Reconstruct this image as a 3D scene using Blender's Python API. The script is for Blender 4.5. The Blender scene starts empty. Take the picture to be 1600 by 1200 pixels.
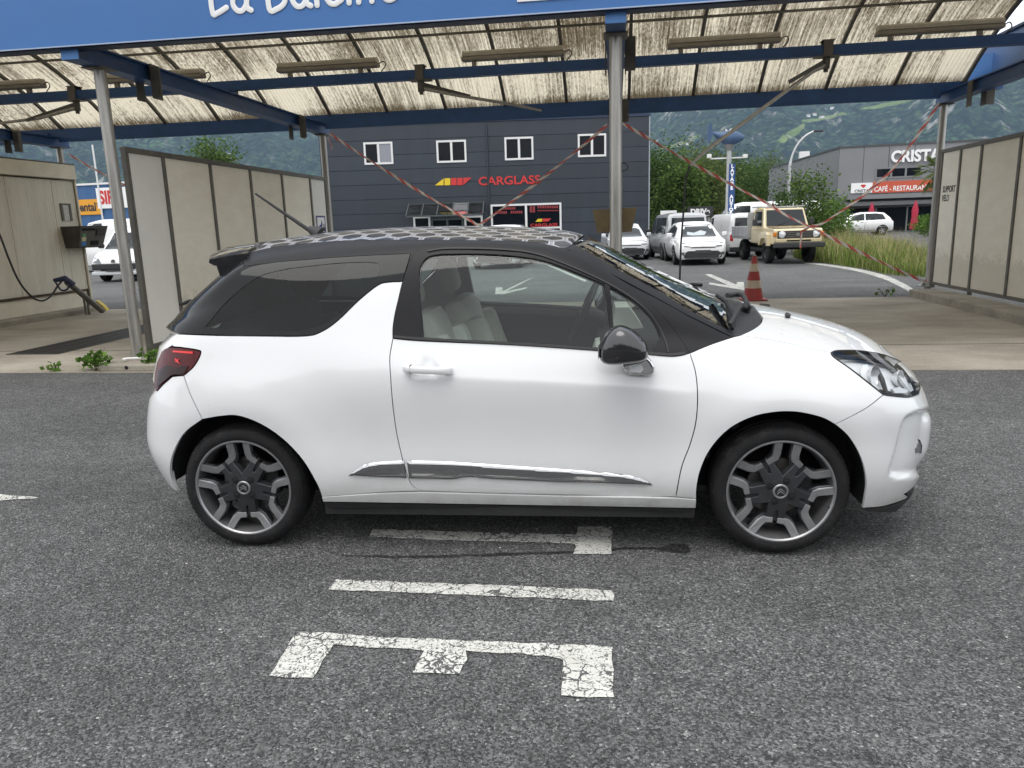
import bpy, bmesh, math, random
import numpy as np
from mathutils import Vector, Matrix, geometry
from mathutils.bvhtree import BVHTree
# ---------------------------------------------------------------- camera, sky, sun, exposure
S = bpy.context.scene
COL = S.collection
FPX = 1166.63                      # focal length in pixels of the 1600 px wide photograph
CAMH = 1.481
RW = np.array([[0.990448, -0.000745, -0.137883], [0.134648, -0.210193, 0.968343], [-0.029704, -0.977660, -0.208085]])
cd = bpy.data.cameras.new('camera'); cam = bpy.data.objects.new('camera', cd); COL.objects.link(cam)
cd.sensor_fit = 'HORIZONTAL'; cd.sensor_width = 36; cd.lens = FPX / 1600 * 36
cd.clip_start = 0.05; cd.clip_end = 30000
_m = Matrix.Identity(4)
for i in range(3):
    _m[i][0] = RW[i, 0]; _m[i][1] = -RW[i, 1]; _m[i][2] = -RW[i, 2]
_m[2][3] = CAMH
cam.matrix_world = _m
S.camera = cam
wd = bpy.data.worlds.new('World'); S.world = wd; wd.use_nodes = True
wn = wd.node_tree; wbg = wn.nodes['Background']
SUN_EL, SUN_AZ = math.radians(70), math.radians(205)      # azimuth clockwise from +Y: high sun behind thin cloud, behind the camera
sky = wn.nodes.new('ShaderNodeTexSky'); sky.sky_type = 'NISHITA'; sky.sun_disc = False
sky.sun_elevation = SUN_EL; sky.sun_rotation = SUN_AZ; sky.dust_density = 1.0; sky.air_density = 1.0; sky.ozone_density = 1.0
hs = wn.nodes.new('ShaderNodeHueSaturation'); hs.inputs['Saturation'].default_value = 0.15; hs.inputs['Value'].default_value = 1.0
wn.links.new(sky.outputs[0], hs.inputs['Color'])
mixw = wn.nodes.new('ShaderNodeMix'); mixw.data_type = 'RGBA'; mixw.inputs[0].default_value = 0.75; mixw.inputs[7].default_value = (4.95, 5.0, 5.05, 1)   # even cloud layer over the sky
wn.links.new(hs.outputs[0], mixw.inputs[6]); wn.links.new(mixw.outputs[2], wbg.inputs[0]); wbg.inputs[1].default_value = 0.15
sl = bpy.data.lights.new('sun', 'SUN'); sl.energy = 0.9; sl.angle = math.radians(45); sl.color = (1.0, 0.97, 0.92)
so = bpy.data.objects.new('sun', sl); COL.objects.link(so)
_d = Vector((math.sin(SUN_AZ) * math.cos(SUN_EL), math.cos(SUN_AZ) * math.cos(SUN_EL), math.sin(SUN_EL)))
so.rotation_euler = _d.to_track_quat('Z', 'Y').to_euler(); so.location = (0, -20, 40)
S.view_settings.view_transform = 'Standard'; S.view_settings.look = 'None'; S.view_settings.gamma = 1.0
S.view_settings.exposure = 1.08
S.render.engine = 'CYCLES'
S.cycles.use_denoising = True
S.cycles.max_bounces = 10; S.cycles.transparent_max_bounces = 24; S.cycles.glossy_bounces = 4; S.cycles.transmission_bounces = 8
S.cycles.caustics_reflective = False; S.cycles.caustics_refractive = False; S.cycles.volume_bounces = 0
S.cycles.sample_clamp_indirect = 8
random.seed(7); RNG = np.random.default_rng(7)

# ---------------------------------------------------------------- pixel helpers (a pixel gives a direction only)
CAMP = np.array([0, 0, CAMH])
def pray(px, py): return RW @ np.array([px - 800.0, py - 600.0, FPX])
def gpt(px, py, z=0.0):
    d = pray(px, py); t = (z - CAMH) / d[2]; q = CAMP + t * d; return (q[0], q[1], z)
def ypt(px, py, Y):
    d = pray(px, py); q = CAMP + d * (Y / d[1]); return tuple(q)
def xpt(px, py, X):
    d = pray(px, py); q = CAMP + d * (X / d[0]); return tuple(q)
def ppt(P):
    c = (np.asarray(P) - CAMP) @ RW; return c[..., :2] / c[..., 2:3] * FPX + np.array([800, 600])

# ---------------------------------------------------------------- mesh helpers
def mesh_obj(name, verts, faces, mat=None, parent=None, smooth=False, loc=None, rz=0.0):
    me = bpy.data.meshes.new(name)
    me.from_pydata([tuple(float(c) for c in v) for v in verts], [], [tuple(int(i) for i in f) for f in faces]); me.update()
    o = bpy.data.objects.new(name, me); COL.objects.link(o)
    if mat: me.materials.append(mat)
    if smooth:
        me.polygons.foreach_set('use_smooth', [True] * len(me.polygons))
    if parent: o.parent = parent
    if loc is not None: o.location = loc
    o.rotation_euler[2] = rz
    return o
def tag(o, label, cat, group=None, kind=None):
    if label: o['label'] = label
    if cat: o['category'] = cat
    if group: o['group'] = group
    if kind: o['kind'] = kind
    return o
def empty(name, loc=(0, 0, 0), rz=0.0, label=None, cat=None, group=None):
    o = bpy.data.objects.new(name, None); COL.objects.link(o); o.location = loc; o.rotation_euler = (0, 0, rz); o.empty_display_size = 0.1
    return tag(o, label, cat, group)
class MB:
    """collects shapes that make one part"""
    def __init__(s): s.v = []; s.f = []
    def add(s, v, f):
        n = len(s.v); s.v += [tuple(float(c) for c in q) for q in v]; s.f += [tuple(i + n for i in t) for t in f]; return s
    def box(s, a, b):
        (x0, y0, z0), (x1, y1, z1) = a, b
        return s.add([(x0,y0,z0),(x1,y0,z0),(x1,y1,z0),(x0,y1,z0),(x0,y0,z1),(x1,y0,z1),(x1,y1,z1),(x0,y1,z1)],
                     [(3,2,1,0),(4,5,6,7),(0,1,5,4),(1,2,6,5),(2,3,7,6),(3,0,4,7)])
    def cbox(s, a, b, c=0.01):
        """box with chamfered edges"""
        bm = bmesh.new(); bmesh.ops.create_cube(bm, size=1)
        for v in bm.verts:
            for k in range(3): v.co[k] = a[k] if v.co[k] < 0 else b[k]
        bmesh.ops.bevel(bm, geom=list(bm.edges), offset=c, segments=2, affect='EDGES', profile=0.5)
        bm.verts.ensure_lookup_table(); bm.verts.index_update()
        s.add([tuple(v.co) for v in bm.verts], [tuple(v.index for v in f.verts) for f in bm.faces]); bm.free(); return s
    def bar(s, p, q, w, h, up=(0, 0, 1)):
        """rectangular bar from p to q"""
        p, q = Vector(p), Vector(q); d = (q - p).normalized(); u = Vector(up); r = d.cross(u)
        if r.length < 1e-5: r = d.cross(Vector((1, 0, 0)))
        r.normalize(); u = r.cross(d); vs = []
        for c in (p, q):
            for a, b in ((-1, -1), (1, -1), (1, 1), (-1, 1)): vs.append(c + r * (a * w / 2) + u * (b * h / 2))
        return s.add(vs, [(0,1,2,3),(7,6,5,4),(0,4,5,1),(1,5,6,2),(2,6,7,3),(3,7,4,0)])
    def tube(s, pts, r, n=10, caps=True):
        pts = [Vector(p) for p in pts]; rs = r if hasattr(r, '__len__') else [r] * len(pts)
        k0 = len(s.v); ref = None
        for i, p in enumerate(pts):
            t = (pts[min(i + 1, len(pts) - 1)] - pts[max(i - 1, 0)]).normalized()
            if ref is None: ref = t.orthogonal().normalized()
            ref = (ref - t * ref.dot(t)).normalized(); b = t.cross(ref)
            for j in range(n):
                a = 2 * math.pi * j / n; s.v.append(tuple(p + (ref * math.cos(a) + b * math.sin(a)) * rs[i]))
        for i in range(len(pts) - 1):
            for j in range(n):
                a = k0 + i * n + j; b_ = k0 + i * n + (j + 1) % n; s.f.append((a, b_, b_ + n, a + n))
        if caps:
            s.f.append(tuple(k0 + j for j in range(n))[::-1]); e = k0 + (len(pts) - 1) * n; s.f.append(tuple(e + j for j in range(n)))
        return s
    def prism(s, poly, a, b, axis=2):
        """polygon (2d) extruded from a to b along axis"""
        n = len(poly); vs = []
        for t in (a, b):
            for p in poly:
                q = [p[0], p[1]]; q.insert(axis, t); vs.append(q)
        fs = [tuple(range(n))[::-1], tuple(range(n, 2 * n))] + [(i, (i + 1) % n, n + (i + 1) % n, n + i) for i in range(n)]
        return s.add(vs, fs)
    def lathe(s, prof, n=32, axis='z', c=(0, 0, 0)):
        k0 = len(s.v); m = len(prof)
        for j in range(n):
            a = 2 * math.pi * j / n
            for r, t in prof:
                x, y = r * math.cos(a), r * math.sin(a)
                q = (x, y, t) if axis == 'z' else ((x, t, y) if axis == 'y' else (t, x, y))
                s.v.append((q[0] + c[0], q[1] + c[1], q[2] + c[2]))
        for j in range(n):
            for i in range(m - 1):
                a = k0 + j * m + i; b = k0 + ((j + 1) % n) * m + i
                s.f.append((a, b, b + 1, a + 1))
        return s
    def build(s, name, mat=None, parent=None, smooth=False, **k):
        o = mesh_obj(name, s.v, s.f, mat, parent, False, **k)
        bm = bmesh.new(); bm.from_mesh(o.data); bmesh.ops.recalc_face_normals(bm, faces=bm.faces)
        if smooth:
            for f in bm.faces: f.smooth = True
            for e in bm.edges:
                if len(e.link_faces) == 2 and e.calc_face_angle(0) > math.radians(38): e.smooth = False
        bm.to_mesh(o.data); bm.free(); return o
def part(name, mat, parent, fn, smooth=False, **k):
    m = MB(); fn(m); return m.build(name, mat, parent, smooth, **k)
def box_part(name, a, b, mat, parent=None, c=0.0):
    m = MB(); (m.cbox(a, b, c) if c else m.box(a, b)); return m.build(name, mat, parent)
def copy_tree(o, parent=None):
    c = o.copy(); COL.objects.link(c); c.parent = parent
    for ch in list(o.children): copy_tree(ch, c)
    return c
def text_mesh(name, txt, size, mat, parent=None, extrude=0.01, offset=0.0, align='LEFT', xs=1.0, shear=0.0, spacing=1.0):
    """lettering as a flat mesh standing in the XZ plane, facing -Y"""
    cu = bpy.data.curves.new(name, 'FONT'); cu.body = txt; cu.size = size; cu.extrude = extrude; cu.offset = offset
    cu.align_x = align; cu.shear = shear; cu.space_character = spacing; cu.resolution_u = 4
    to = bpy.data.objects.new(name, cu); COL.objects.link(to)
    dg = bpy.context.evaluated_depsgraph_get(); me = bpy.data.meshes.new_from_object(to.evaluated_get(dg))
    bpy.data.objects.remove(to)
    co = np.empty(len(me.vertices) * 3); me.vertices.foreach_get('co', co); co = co.reshape(-1, 3)
    co = np.stack([co[:, 0] * xs, -co[:, 2], co[:, 1]], 1); me.vertices.foreach_set('co', co.ravel()); me.update()
    me.materials.clear(); me.materials.append(mat)
    o = bpy.data.objects.new(name, me); COL.objects.link(o)
    if parent: o.parent = parent
    return o
def crom(pts, n=6):
    """smooth open polyline through pts"""
    P = np.array(pts, float); 
    if len(P) < 3: 
        return [P[0] + (P[-1] - P[0]) * t for t in np.linspace(0, 1, n + 1)]
    Q = np.vstack([2 * P[0] - P[1], P, 2 * P[-1] - P[-2]]); out = []
    for i in range(1, len(Q) - 2):
        for t in np.linspace(0, 1, n, endpoint=False):
            a, b, c, d = Q[i-1], Q[i], Q[i+1], Q[i+2]
            out.append(0.5 * ((2*b) + (-a+c)*t + (2*a-5*b+4*c-d)*t*t + (-a+3*b-3*c+d)*t**3))
    out.append(P[-1]); return out
def ip(x, xs, ys): return float(np.interp(x, xs, ys))
def in_poly(P, poly):
    P = np.asarray(P); poly = np.asarray(poly); x, y = P[:, 0], P[:, 1]; r = np.zeros(len(P), bool)
    j = len(poly) - 1
    for i in range(len(poly)):
        xi, yi = poly[i]; xj, yj = poly[j]
        c = ((yi > y) != (yj > y)) & (x < (xj - xi) * (y - yi) / ((yj - yi) if yj != yi else 1e-12) + xi); r ^= c; j = i
    return r
def dist_poly(P, poly):
    P = np.asarray(P); poly = np.asarray(poly); d = np.full(len(P), 1e9)
    for i in range(len(poly)):
        a, b = poly[i - 1], poly[i]; ab = b - a; L = ab @ ab + 1e-18
        t = np.clip(((P - a) @ ab) / L, 0, 1); q = a + t[:, None] * ab; d = np.minimum(d, np.hypot(*(P - q).T))
    return d
def cdt_fill(loops, spacing):
    """triangles filling loops[0] minus the other loops, with inner points on a grid"""
    out = np.array(loops[0]); mn, mx = out.min(0), out.max(0)
    gx = np.arange(mn[0] + spacing * .5, mx[0], spacing); gy = np.arange(mn[1] + spacing * .5, mx[1], spacing)
    G = np.array([(x + (k % 2) * spacing * .5, y) for k, y in enumerate(gy) for x in gx]) if len(gx) and len(gy) else np.zeros((0, 2))
    if len(G):
        k = in_poly(G, out)
        for h in loops[1:]: k &= ~in_poly(G, h)
        G = G[k]
        for l in loops:
            if len(G): G = G[dist_poly(G, l) > spacing * .45]
    V = []; E_ = []
    for l in loops:
        n0 = len(V); V += [Vector((float(p[0]), float(p[1]))) for p in l]; E_ += [(n0 + i, n0 + (i + 1) % len(l)) for i in range(len(l))]
    V += [Vector((float(p[0]), float(p[1]))) for p in G]
    r = geometry.delaunay_2d_cdt(V, E_, [], 0, 1e-7)
    vs = np.array([tuple(v) for v in r[0]]); fs = np.array([f for f in r[2] if len(f) == 3])
    c = vs[fs].mean(1); k = in_poly(c, out)
    for h in loops[1:]: k &= ~in_poly(c, h)
    return vs, fs[k]
# ---------------------------------------------------------------- materials
def new_mat(name):
    m = bpy.data.materials.new(name); m.use_nodes = True; nt = m.node_tree; b = nt.nodes['Principled BSDF']; return m, nt, b
def sset(b, **k):
    for a, v in k.items():
        n = a.replace('_', ' ')
        if n in b.inputs: b.inputs[n].default_value = v
def rgba(c): return (c[0], c[1], c[2], 1.0) if hasattr(c, '__len__') else (c, c, c, 1.0)
def node(nt, typ, **k):
    n = nt.nodes.new(typ)
    for a, v in k.items(): setattr(n, a, v)
    return n
def inp(nt, n, key, v):
    if hasattr(v, 'is_output') or v.__class__.__name__.startswith('NodeSocket'): nt.links.new(v, n.inputs[key])
    else: n.inputs[key].default_value = v
def math_n(nt, op, a, b=0.0, c=0.0, clamp=False):
    n = node(nt, 'ShaderNodeMath', operation=op, use_clamp=clamp); inp(nt, n, 0, a); inp(nt, n, 1, b)
    if op in ('MULTIPLY_ADD', 'SMOOTH_MIN', 'SMOOTH_MAX', 'COMPARE'): inp(nt, n, 2, c)
    return n.outputs[0]
def coords(nt, kind='Object', scale=(1, 1, 1), loc=(0, 0, 0), rot=(0, 0, 0)):
    t = node(nt, 'ShaderNodeTexCoord'); m = node(nt, 'ShaderNodeMapping'); nt.links.new(t.outputs[kind], m.inputs[0])
    m.inputs['Scale'].default_value = scale; m.inputs['Location'].default_value = loc; m.inputs['Rotation'].default_value = rot; return m.outputs[0]
def noise(nt, vec, scale, detail=4, rough=0.6, out='Fac', dist=0.0):
    n = node(nt, 'ShaderNodeTexNoise'); nt.links.new(vec, n.inputs['Vector']); n.inputs['Scale'].default_value = scale
    n.inputs['Detail'].default_value = detail; n.inputs['Roughness'].default_value = rough; n.inputs['Distortion'].default_value = dist; return n.outputs[out]
def voro(nt, vec, scale, feature='F1', out='Distance', rnd=1.0):
    n = node(nt, 'ShaderNodeTexVoronoi', feature=feature); nt.links.new(vec, n.inputs['Vector']); n.inputs['Scale'].default_value = scale
    n.inputs['Randomness'].default_value = rnd; return n.outputs[out]
def ramp(nt, f, stops, interp='LINEAR'):
    n = node(nt, 'ShaderNodeValToRGB'); n.color_ramp.interpolation = interp; e = n.color_ramp.elements
    while len(e) < len(stops): e.new(0.5)
    for k, (p, c) in enumerate(stops): e[k].position = p; e[k].color = rgba(c)
    nt.links.new(f, n.inputs[0]); return n.outputs[0]
def mixc(nt, f, a, b, mode='MIX'):
    n = node(nt, 'ShaderNodeMix', data_type='RGBA', blend_type=mode); inp(nt, n, 0, f)
    for key, v in ((6, a), (7, b)):
        inp(nt, n, key, v if not isinstance(v, (tuple, list, float, int)) else rgba(v))
    return n.outputs[2]
def bump(nt, b, h, strength=0.3, dist=0.01):
    n = node(nt, 'ShaderNodeBump'); n.inputs['Strength'].default_value = strength; n.inputs['Distance'].default_value = dist
    nt.links.new(h, n.inputs['Height']); nt.links.new(n.outputs[0], b.inputs['Normal'])
def simple(name, c, rough=0.5, metal=0.0, var=0.0, vs=3.0, coat=0.0, spec=0.5, bumpy=0.0, bs=80.0, stretch=(1, 1, 1), dirt=None, grime=False):
    """plain surface colour with slight wear"""
    m, nt, b = new_mat(name); sset(b, Base_Color=rgba(c), Roughness=rough, Metallic=metal, Coat_Weight=coat, Coat_Roughness=0.03)
    b.inputs['Specular IOR Level'].default_value = spec
    v = coords(nt, 'Object', stretch) if (var or bumpy or dirt) else None
    if var:
        f = noise(nt, v, vs, 5, 0.65)
        hi = tuple(min(1, x * (1 + var)) for x in rgba(c)[:3]); lo = tuple(x * (1 - var) for x in rgba(c)[:3])
        cc = ramp(nt, f, [(0.3, lo), (0.7, hi)])
        if dirt:
            f2 = noise(nt, v, dirt[1], 6, 0.7); k = ramp(nt, f2, [(dirt[2], 0.0), (dirt[2] + .2, 1.0)])
            cc = mixc(nt, k, cc, dirt[0])
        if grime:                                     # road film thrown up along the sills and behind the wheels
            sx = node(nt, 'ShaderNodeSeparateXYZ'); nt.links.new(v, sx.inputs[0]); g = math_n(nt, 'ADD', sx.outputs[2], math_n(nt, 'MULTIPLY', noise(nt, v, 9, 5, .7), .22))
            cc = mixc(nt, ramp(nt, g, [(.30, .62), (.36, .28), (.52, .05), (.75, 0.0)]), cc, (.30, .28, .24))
        nt.links.new(cc, b.inputs['Base Color'])
        rr = math_n(nt, 'MULTIPLY_ADD', f, 0.25, rough - 0.12); nt.links.new(rr, b.inputs['Roughness'])
    if bumpy: bump(nt, b, noise(nt, v, bs, 4, 0.6), bumpy, 0.01)
    return m
def glass(name, tint=(0.75, 0.8, 0.78), refl=1.0, rough=0.0):
    """thin pane: tinted see-through plus mirror reflection by angle"""
    m, nt, b = new_mat(name); out = nt.nodes['Material Output']; nt.nodes.remove(b)
    tr = node(nt, 'ShaderNodeBsdfTransparent'); tr.inputs[0].default_value = rgba(tint)
    gl = node(nt, 'ShaderNodeBsdfGlossy'); gl.inputs['Roughness'].default_value = rough; gl.inputs[0].default_value = rgba(0.95)
    fr = node(nt, 'ShaderNodeFresnel'); fr.inputs[0].default_value = 1.5
    mx = node(nt, 'ShaderNodeMixShader'); nt.links.new(math_n(nt, 'MULTIPLY', fr.outputs[0], refl, clamp=True), mx.inputs[0])
    nt.links.new(tr.outputs[0], mx.inputs[1]); nt.links.new(gl.outputs[0], mx.inputs[2]); nt.links.new(mx.outputs[0], out.inputs[0]); return m
M = {}
M['white_paint'] = simple('white_car_paint', (0.72, 0.73, 0.74), 0.30, 0, 0.02, 1.5, coat=1.0, grime=True)
M['black_paint'] = simple('black_car_paint', (0.012, 0.012, 0.014), 0.25, 0, 0, coat=1.0)
M['satin_black'] = simple('satin_black_trim', (0.012, 0.012, 0.014), 0.42, 0, 0.1, 20, spec=.2)
M['dark_plastic'] = simple('dark_plastic', (0.02, 0.02, 0.021), 0.6, 0, 0.2, 12)
M['gap'] = simple('dark_cavity', (0.008, 0.008, 0.008), 0.9)
M['chrome'] = simple('chrome', (0.75, 0.75, 0.76), 0.07, 1.0)
M['dark_chrome'] = simple('dark_chrome', (0.46, 0.46, 0.47), 0.08, 1.0)
M['frit'] = simple('black_glass_border', (0.010, 0.011, 0.012), 0.05, 0, 0, spec=0.25)
M['side_glass'] = glass('side_window_glass', (0.84, 0.92, 0.89), 0.95)
M['privacy_glass'] = glass('privacy_window_glass', (0.19, 0.23, 0.23), 0.6)
M['windscreen'] = glass('windscreen_glass', (0.72, 0.80, 0.77), 1.3)
M['clear'] = glass('lamp_cover', (0.95, 0.96, 0.97), 0.6)
M['rubber'] = simple('tyre_rubber', (0.014, 0.014, 0.015), 0.75, 0, 0.35, 9, bumpy=0.25, bs=60, spec=.25, dirt=((0.045, 0.043, 0.04), 16, 0.55))
M['gunmetal'] = simple('gunmetal_alloy', (0.055, 0.057, 0.062), 0.36, 0.55, 0.12, 8)
M['alloy'] = simple('machined_alloy', (0.33, 0.33, 0.34), 0.40, 0.75, 0.12, 14)
M['barrel'] = simple('rim_barrel_grey', (0.20, 0.20, 0.205), 0.40, 0.7, 0.3, 7)
M['disc'] = simple('brake_disc_steel', (0.18, 0.17, 0.16), 0.45, 0.8, 0.3, 20)
M['leather'] = simple('cream_leather', (0.74, 0.72, 0.67), 0.5, 0, 0.06, 6, bumpy=0.1, bs=90)
M['dash'] = simple('dark_dashboard', (0.028, 0.029, 0.031), 0.6, 0, 0.15, 10)
M['tail_red'] = simple('red_lamp_lens', (0.075, 0.003, 0.006), 0.12, 0, 0.3, 9, spec=.3)
M['tail_dark'] = simple('dark_red_lamp_lens', (0.016, 0.002, 0.003), 0.12, 0, 0, spec=.3)
M['tail_lit'] = simple('bright_red_reflector', (0.75, 0.03, 0.03), 0.3)
M['lamp_silver'] = simple('lamp_reflector', (0.78, 0.79, 0.81), 0.22, 0.35)
M['lens_grey'] = simple('smoked_lamp_lens', (0.16, 0.17, 0.185), 0.12, 0.2)
M['lamp_white'] = simple('lamp_white', (0.80, 0.82, 0.84), 0.25)
# roof print: outlined cells in silver on black
def roof_print():
    m, nt, b = new_mat('printed_black_roof'); sset(b, Roughness=0.30, Coat_Weight=0.35, Coat_Roughness=0.06)
    v = coords(nt, 'Object', (8.2, 8.2, 0)); nz = noise(nt, coords(nt, 'Object', (3, 3, 0)), 1.0, 2, 0.5, 'Color')
    sx = node(nt, 'ShaderNodeSeparateXYZ'); nt.links.new(v, sx.inputs[0])
    X, Y = sx.outputs[0], sx.outputs[1]; R3 = 1.7320508
    def cell(ox, oy):
        a = math_n(nt, 'ABSOLUTE', math_n(nt, 'SUBTRACT', math_n(nt, 'FLOORED_MODULO', math_n(nt, 'ADD', X, ox), 1.0), 0.5))
        c = math_n(nt, 'ABSOLUTE', math_n(nt, 'SUBTRACT', math_n(nt, 'FLOORED_MODULO', math_n(nt, 'ADD', Y, oy), R3), R3 / 2))
        return math_n(nt, 'MAXIMUM', a, math_n(nt, 'MULTIPLY_ADD', c, 0.8660254, math_n(nt, 'MULTIPLY', a, 0.5)))
    h = math_n(nt, 'MINIMUM', cell(0, 0), cell(0.5, R3 / 2))
    f = ramp(nt, h, [(0.0, 0.0), (0.375, 0.0), (0.41, 1.0), (0.445, 1.0), (0.465, 0.25), (0.48, 0.25), (0.49, 0.8)])
    nt.links.new(mixc(nt, f, (0.010, 0.010, 0.012), (0.42, 0.42, 0.45)), b.inputs['Base Color']); return m
M['roof_print'] = roof_print()
# ---------------------------------------------------------------- the parked hatchback
CAR_O = np.array([-1.7465, 3.1421, 0.0]); CAR_PSI = 0.0344; RIMW = 0.835
_fw = np.array([math.cos(CAR_PSI), math.sin(CAR_PSI), 0]); _lf = np.array([-math.sin(CAR_PSI), math.cos(CAR_PSI), 0])
CAR_C = CAR_O + _lf * RIMW
WB = 2.464; HUBZ = 0.302
def car_world(L): L = np.asarray(L); return CAR_C + L[..., 0:1] * _fw + L[..., 1:2] * _lf + L[..., 2:3] * np.array([0, 0, 1.0])
def car_ray(px, py):
    d = pray(px, py); c = CAMP - CAR_C
    return Vector((c @ _fw, c @ _lf, c[2])), Vector((d @ _fw, d @ _lf, d[2])).normalized()
def spline(t, Y, tt):
    """natural cubic spline along axis 0"""
    t = np.asarray(t, float); n = len(t); h = np.diff(t); Y = np.asarray(Y, float); sh = (n,) + (1,) * (Y.ndim - 1)
    A = np.zeros((n, n)); R = np.zeros(Y.shape); A[0, 0] = A[-1, -1] = 1
    for i in range(1, n - 1):
        A[i, i-1] = h[i-1]; A[i, i] = 2 * (h[i-1] + h[i]); A[i, i+1] = h[i]
        R[i] = 6 * ((Y[i+1] - Y[i]) / h[i] - (Y[i] - Y[i-1]) / h[i-1])
    Mm = np.linalg.solve(A, R.reshape(n, -1)).reshape(Y.shape)
    k = np.clip(np.searchsorted(t, tt) - 1, 0, n - 2); a = (t[k+1] - tt) / h[k]; b = (tt - t[k]) / h[k]; hh = h[k]
    e = (slice(None),) + (None,) * (Y.ndim - 1); a, b, hh = a[e], b[e], hh[e]
    return a * Y[k] + b * Y[k+1] + ((a**3 - a) * Mm[k] + (b**3 - b) * Mm[k+1]) * hh**2 / 6
# control net: each row a station from tail to nose; columns: sill bottom, sill, lower door, upper door (widest), belt, glass middle, rail, roof edge, centre   (x, half width, z)
NET = [
 [(-.600,0,.26),(-.640,0,.38),(-.655,0,.55),(-.600,0,.80),(-.555,0,.985),(-.548,0,1.00),(-.545,0,1.01),(-.540,0,1.02),(-.530,0,1.03)],
 [(-.590,.26,.26),(-.632,.26,.38),(-.648,.26,.55),(-.592,.28,.80),(-.545,.27,.99),(-.530,.25,1.02),(-.510,.22,1.05),(-.480,.18,1.09),(-.440,0,1.13)],
 [(-.555,.46,.26),(-.605,.46,.38),(-.622,.47,.55),(-.560,.48,.80),(-.510,.46,1.00),(-.480,.44,1.045),(-.435,.41,1.10),(-.380,.30,1.17),(-.330,0,1.225)],
 [(-.490,.62,.255),(-.555,.61,.38),(-.577,.61,.55),(-.505,.63,.80),(-.450,.59,1.01),(-.400,.57,1.075),(-.330,.535,1.155),(-.265,.38,1.245),(-.215,0,1.305)],
 [(-.400,.725,.25),(-.480,.72,.38),(-.508,.72,.55),(-.430,.735,.80),(-.350,.70,1.025),(-.280,.665,1.11),(-.195,.615,1.225),(-.150,.46,1.315),(-.110,0,1.385)],
 [(-.290,.775,.24),(-.370,.785,.37),(-.400,.79,.54),(-.315,.80,.80),(-.225,.765,1.035),(-.150,.71,1.15),(-.070,.655,1.285),(-.040,.50,1.37),(-.010,0,1.432)],
 [(-.10,.795,.22),(-.16,.82,.34),(-.18,.825,.54),(-.10,.838,.80),(-.05,.792,1.035),(.02,.725,1.19),(.07,.645,1.335),(.09,.515,1.395),(.12,0,1.462)],
 [(.25,.80,.20),(.22,.832,.31),(.20,.842,.54),(.25,.850,.82),(.28,.80,1.02),(.32,.73,1.20),(.34,.635,1.352),(.35,.52,1.415),(.36,0,1.480)],
 [(.60,.80,.20),(.60,.834,.30),(.60,.843,.54),(.60,.852,.84),(.60,.80,1.01),(.60,.73,1.20),(.60,.63,1.368),(.60,.52,1.428),(.60,0,1.487)],
 [(1.0,.80,.20),(1.0,.836,.30),(1.0,.842,.54),(1.0,.850,.84),(1.0,.798,.985),(1.0,.725,1.19),(1.0,.625,1.385),(1.0,.52,1.430),(1.0,0,1.484)],
 [(1.35,.80,.20),(1.35,.837,.29),(1.35,.842,.53),(1.35,.848,.82),(1.35,.797,.962),(1.35,.72,1.17),(1.35,.63,1.365),(1.36,.53,1.408),(1.38,0,1.462)],
 [(1.65,.80,.20),(1.65,.838,.29),(1.65,.843,.52),(1.65,.846,.80),(1.65,.797,.938),(1.65,.725,1.10),(1.62,.660,1.275),(1.62,.55,1.352),(1.62,0,1.412)],
 [(1.90,.80,.20),(1.90,.838,.29),(1.90,.844,.51),(1.90,.846,.78),(1.90,.798,.918),(1.87,.735,1.03),(1.83,.685,1.163),(1.82,.56,1.248),(1.82,0,1.305)],
 [(2.10,.80,.20),(2.10,.838,.30),(2.10,.845,.51),(2.10,.848,.76),(2.08,.798,.905),(2.06,.745,.985),(2.04,.690,1.080),(2.02,.56,1.155),(2.02,0,1.212)],
 [(2.30,.80,.21),(2.30,.836,.32),(2.30,.845,.52),(2.30,.850,.75),(2.27,.798,.888),(2.26,.745,.945),(2.25,.675,.998),(2.24,.53,1.060),(2.24,0,1.105)],
 [(2.46,.80,.21),(2.46,.834,.33),(2.46,.838,.53),(2.46,.848,.74),(2.44,.798,.868),(2.43,.74,.918),(2.42,.645,.955),(2.42,.49,1.000),(2.42,0,1.050)],
 [(2.66,.80,.22),(2.66,.830,.34),(2.66,.838,.53),(2.66,.843,.72),(2.65,.795,.838),(2.64,.735,.885),(2.63,.635,.918),(2.62,.47,.958),(2.62,0,1.008)],
 [(2.84,.775,.20),(2.84,.810,.32),(2.86,.820,.52),(2.87,.820,.69),(2.86,.775,.795),(2.85,.710,.842),(2.84,.605,.875),(2.83,.44,.912),(2.82,0,.958)],
 [(2.97,.715,.17),(2.99,.755,.30),(3.01,.765,.50),(3.01,.755,.66),(3.00,.705,.750),(2.99,.640,.798),(2.98,.545,.830),(2.98,.39,.864),(2.98,0,.905)],
 [(3.06,.630,.15),(3.09,.665,.29),(3.115,.670,.48),(3.11,.655,.63),(3.09,.610,.715),(3.09,.555,.757),(3.08,.470,.788),(3.08,.33,.815),(3.09,0,.848)],
 [(3.13,.505,.14),(3.165,.540,.28),(3.195,.540,.47),(3.185,.525,.61),(3.165,.480,.690),(3.16,.430,.720),(3.16,.37,.745),(3.16,.26,.765),(3.17,0,.788)],
 [(3.18,.330,.14),(3.225,.360,.28),(3.255,.360,.47),(3.245,.345,.60),(3.22,.310,.672),(3.22,.275,.690),(3.22,.235,.702),(3.22,.16,.715),(3.225,0,.728)],
 [(3.20,0,.14),(3.25,0,.28),(3.285,0,.47),(3.275,0,.60),(3.25,0,.665),(3.25,0,.668),(3.25,0,.671),(3.25,0,.674),(3.25,0,.677)],
]
NET = np.array(NET, float)
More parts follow.
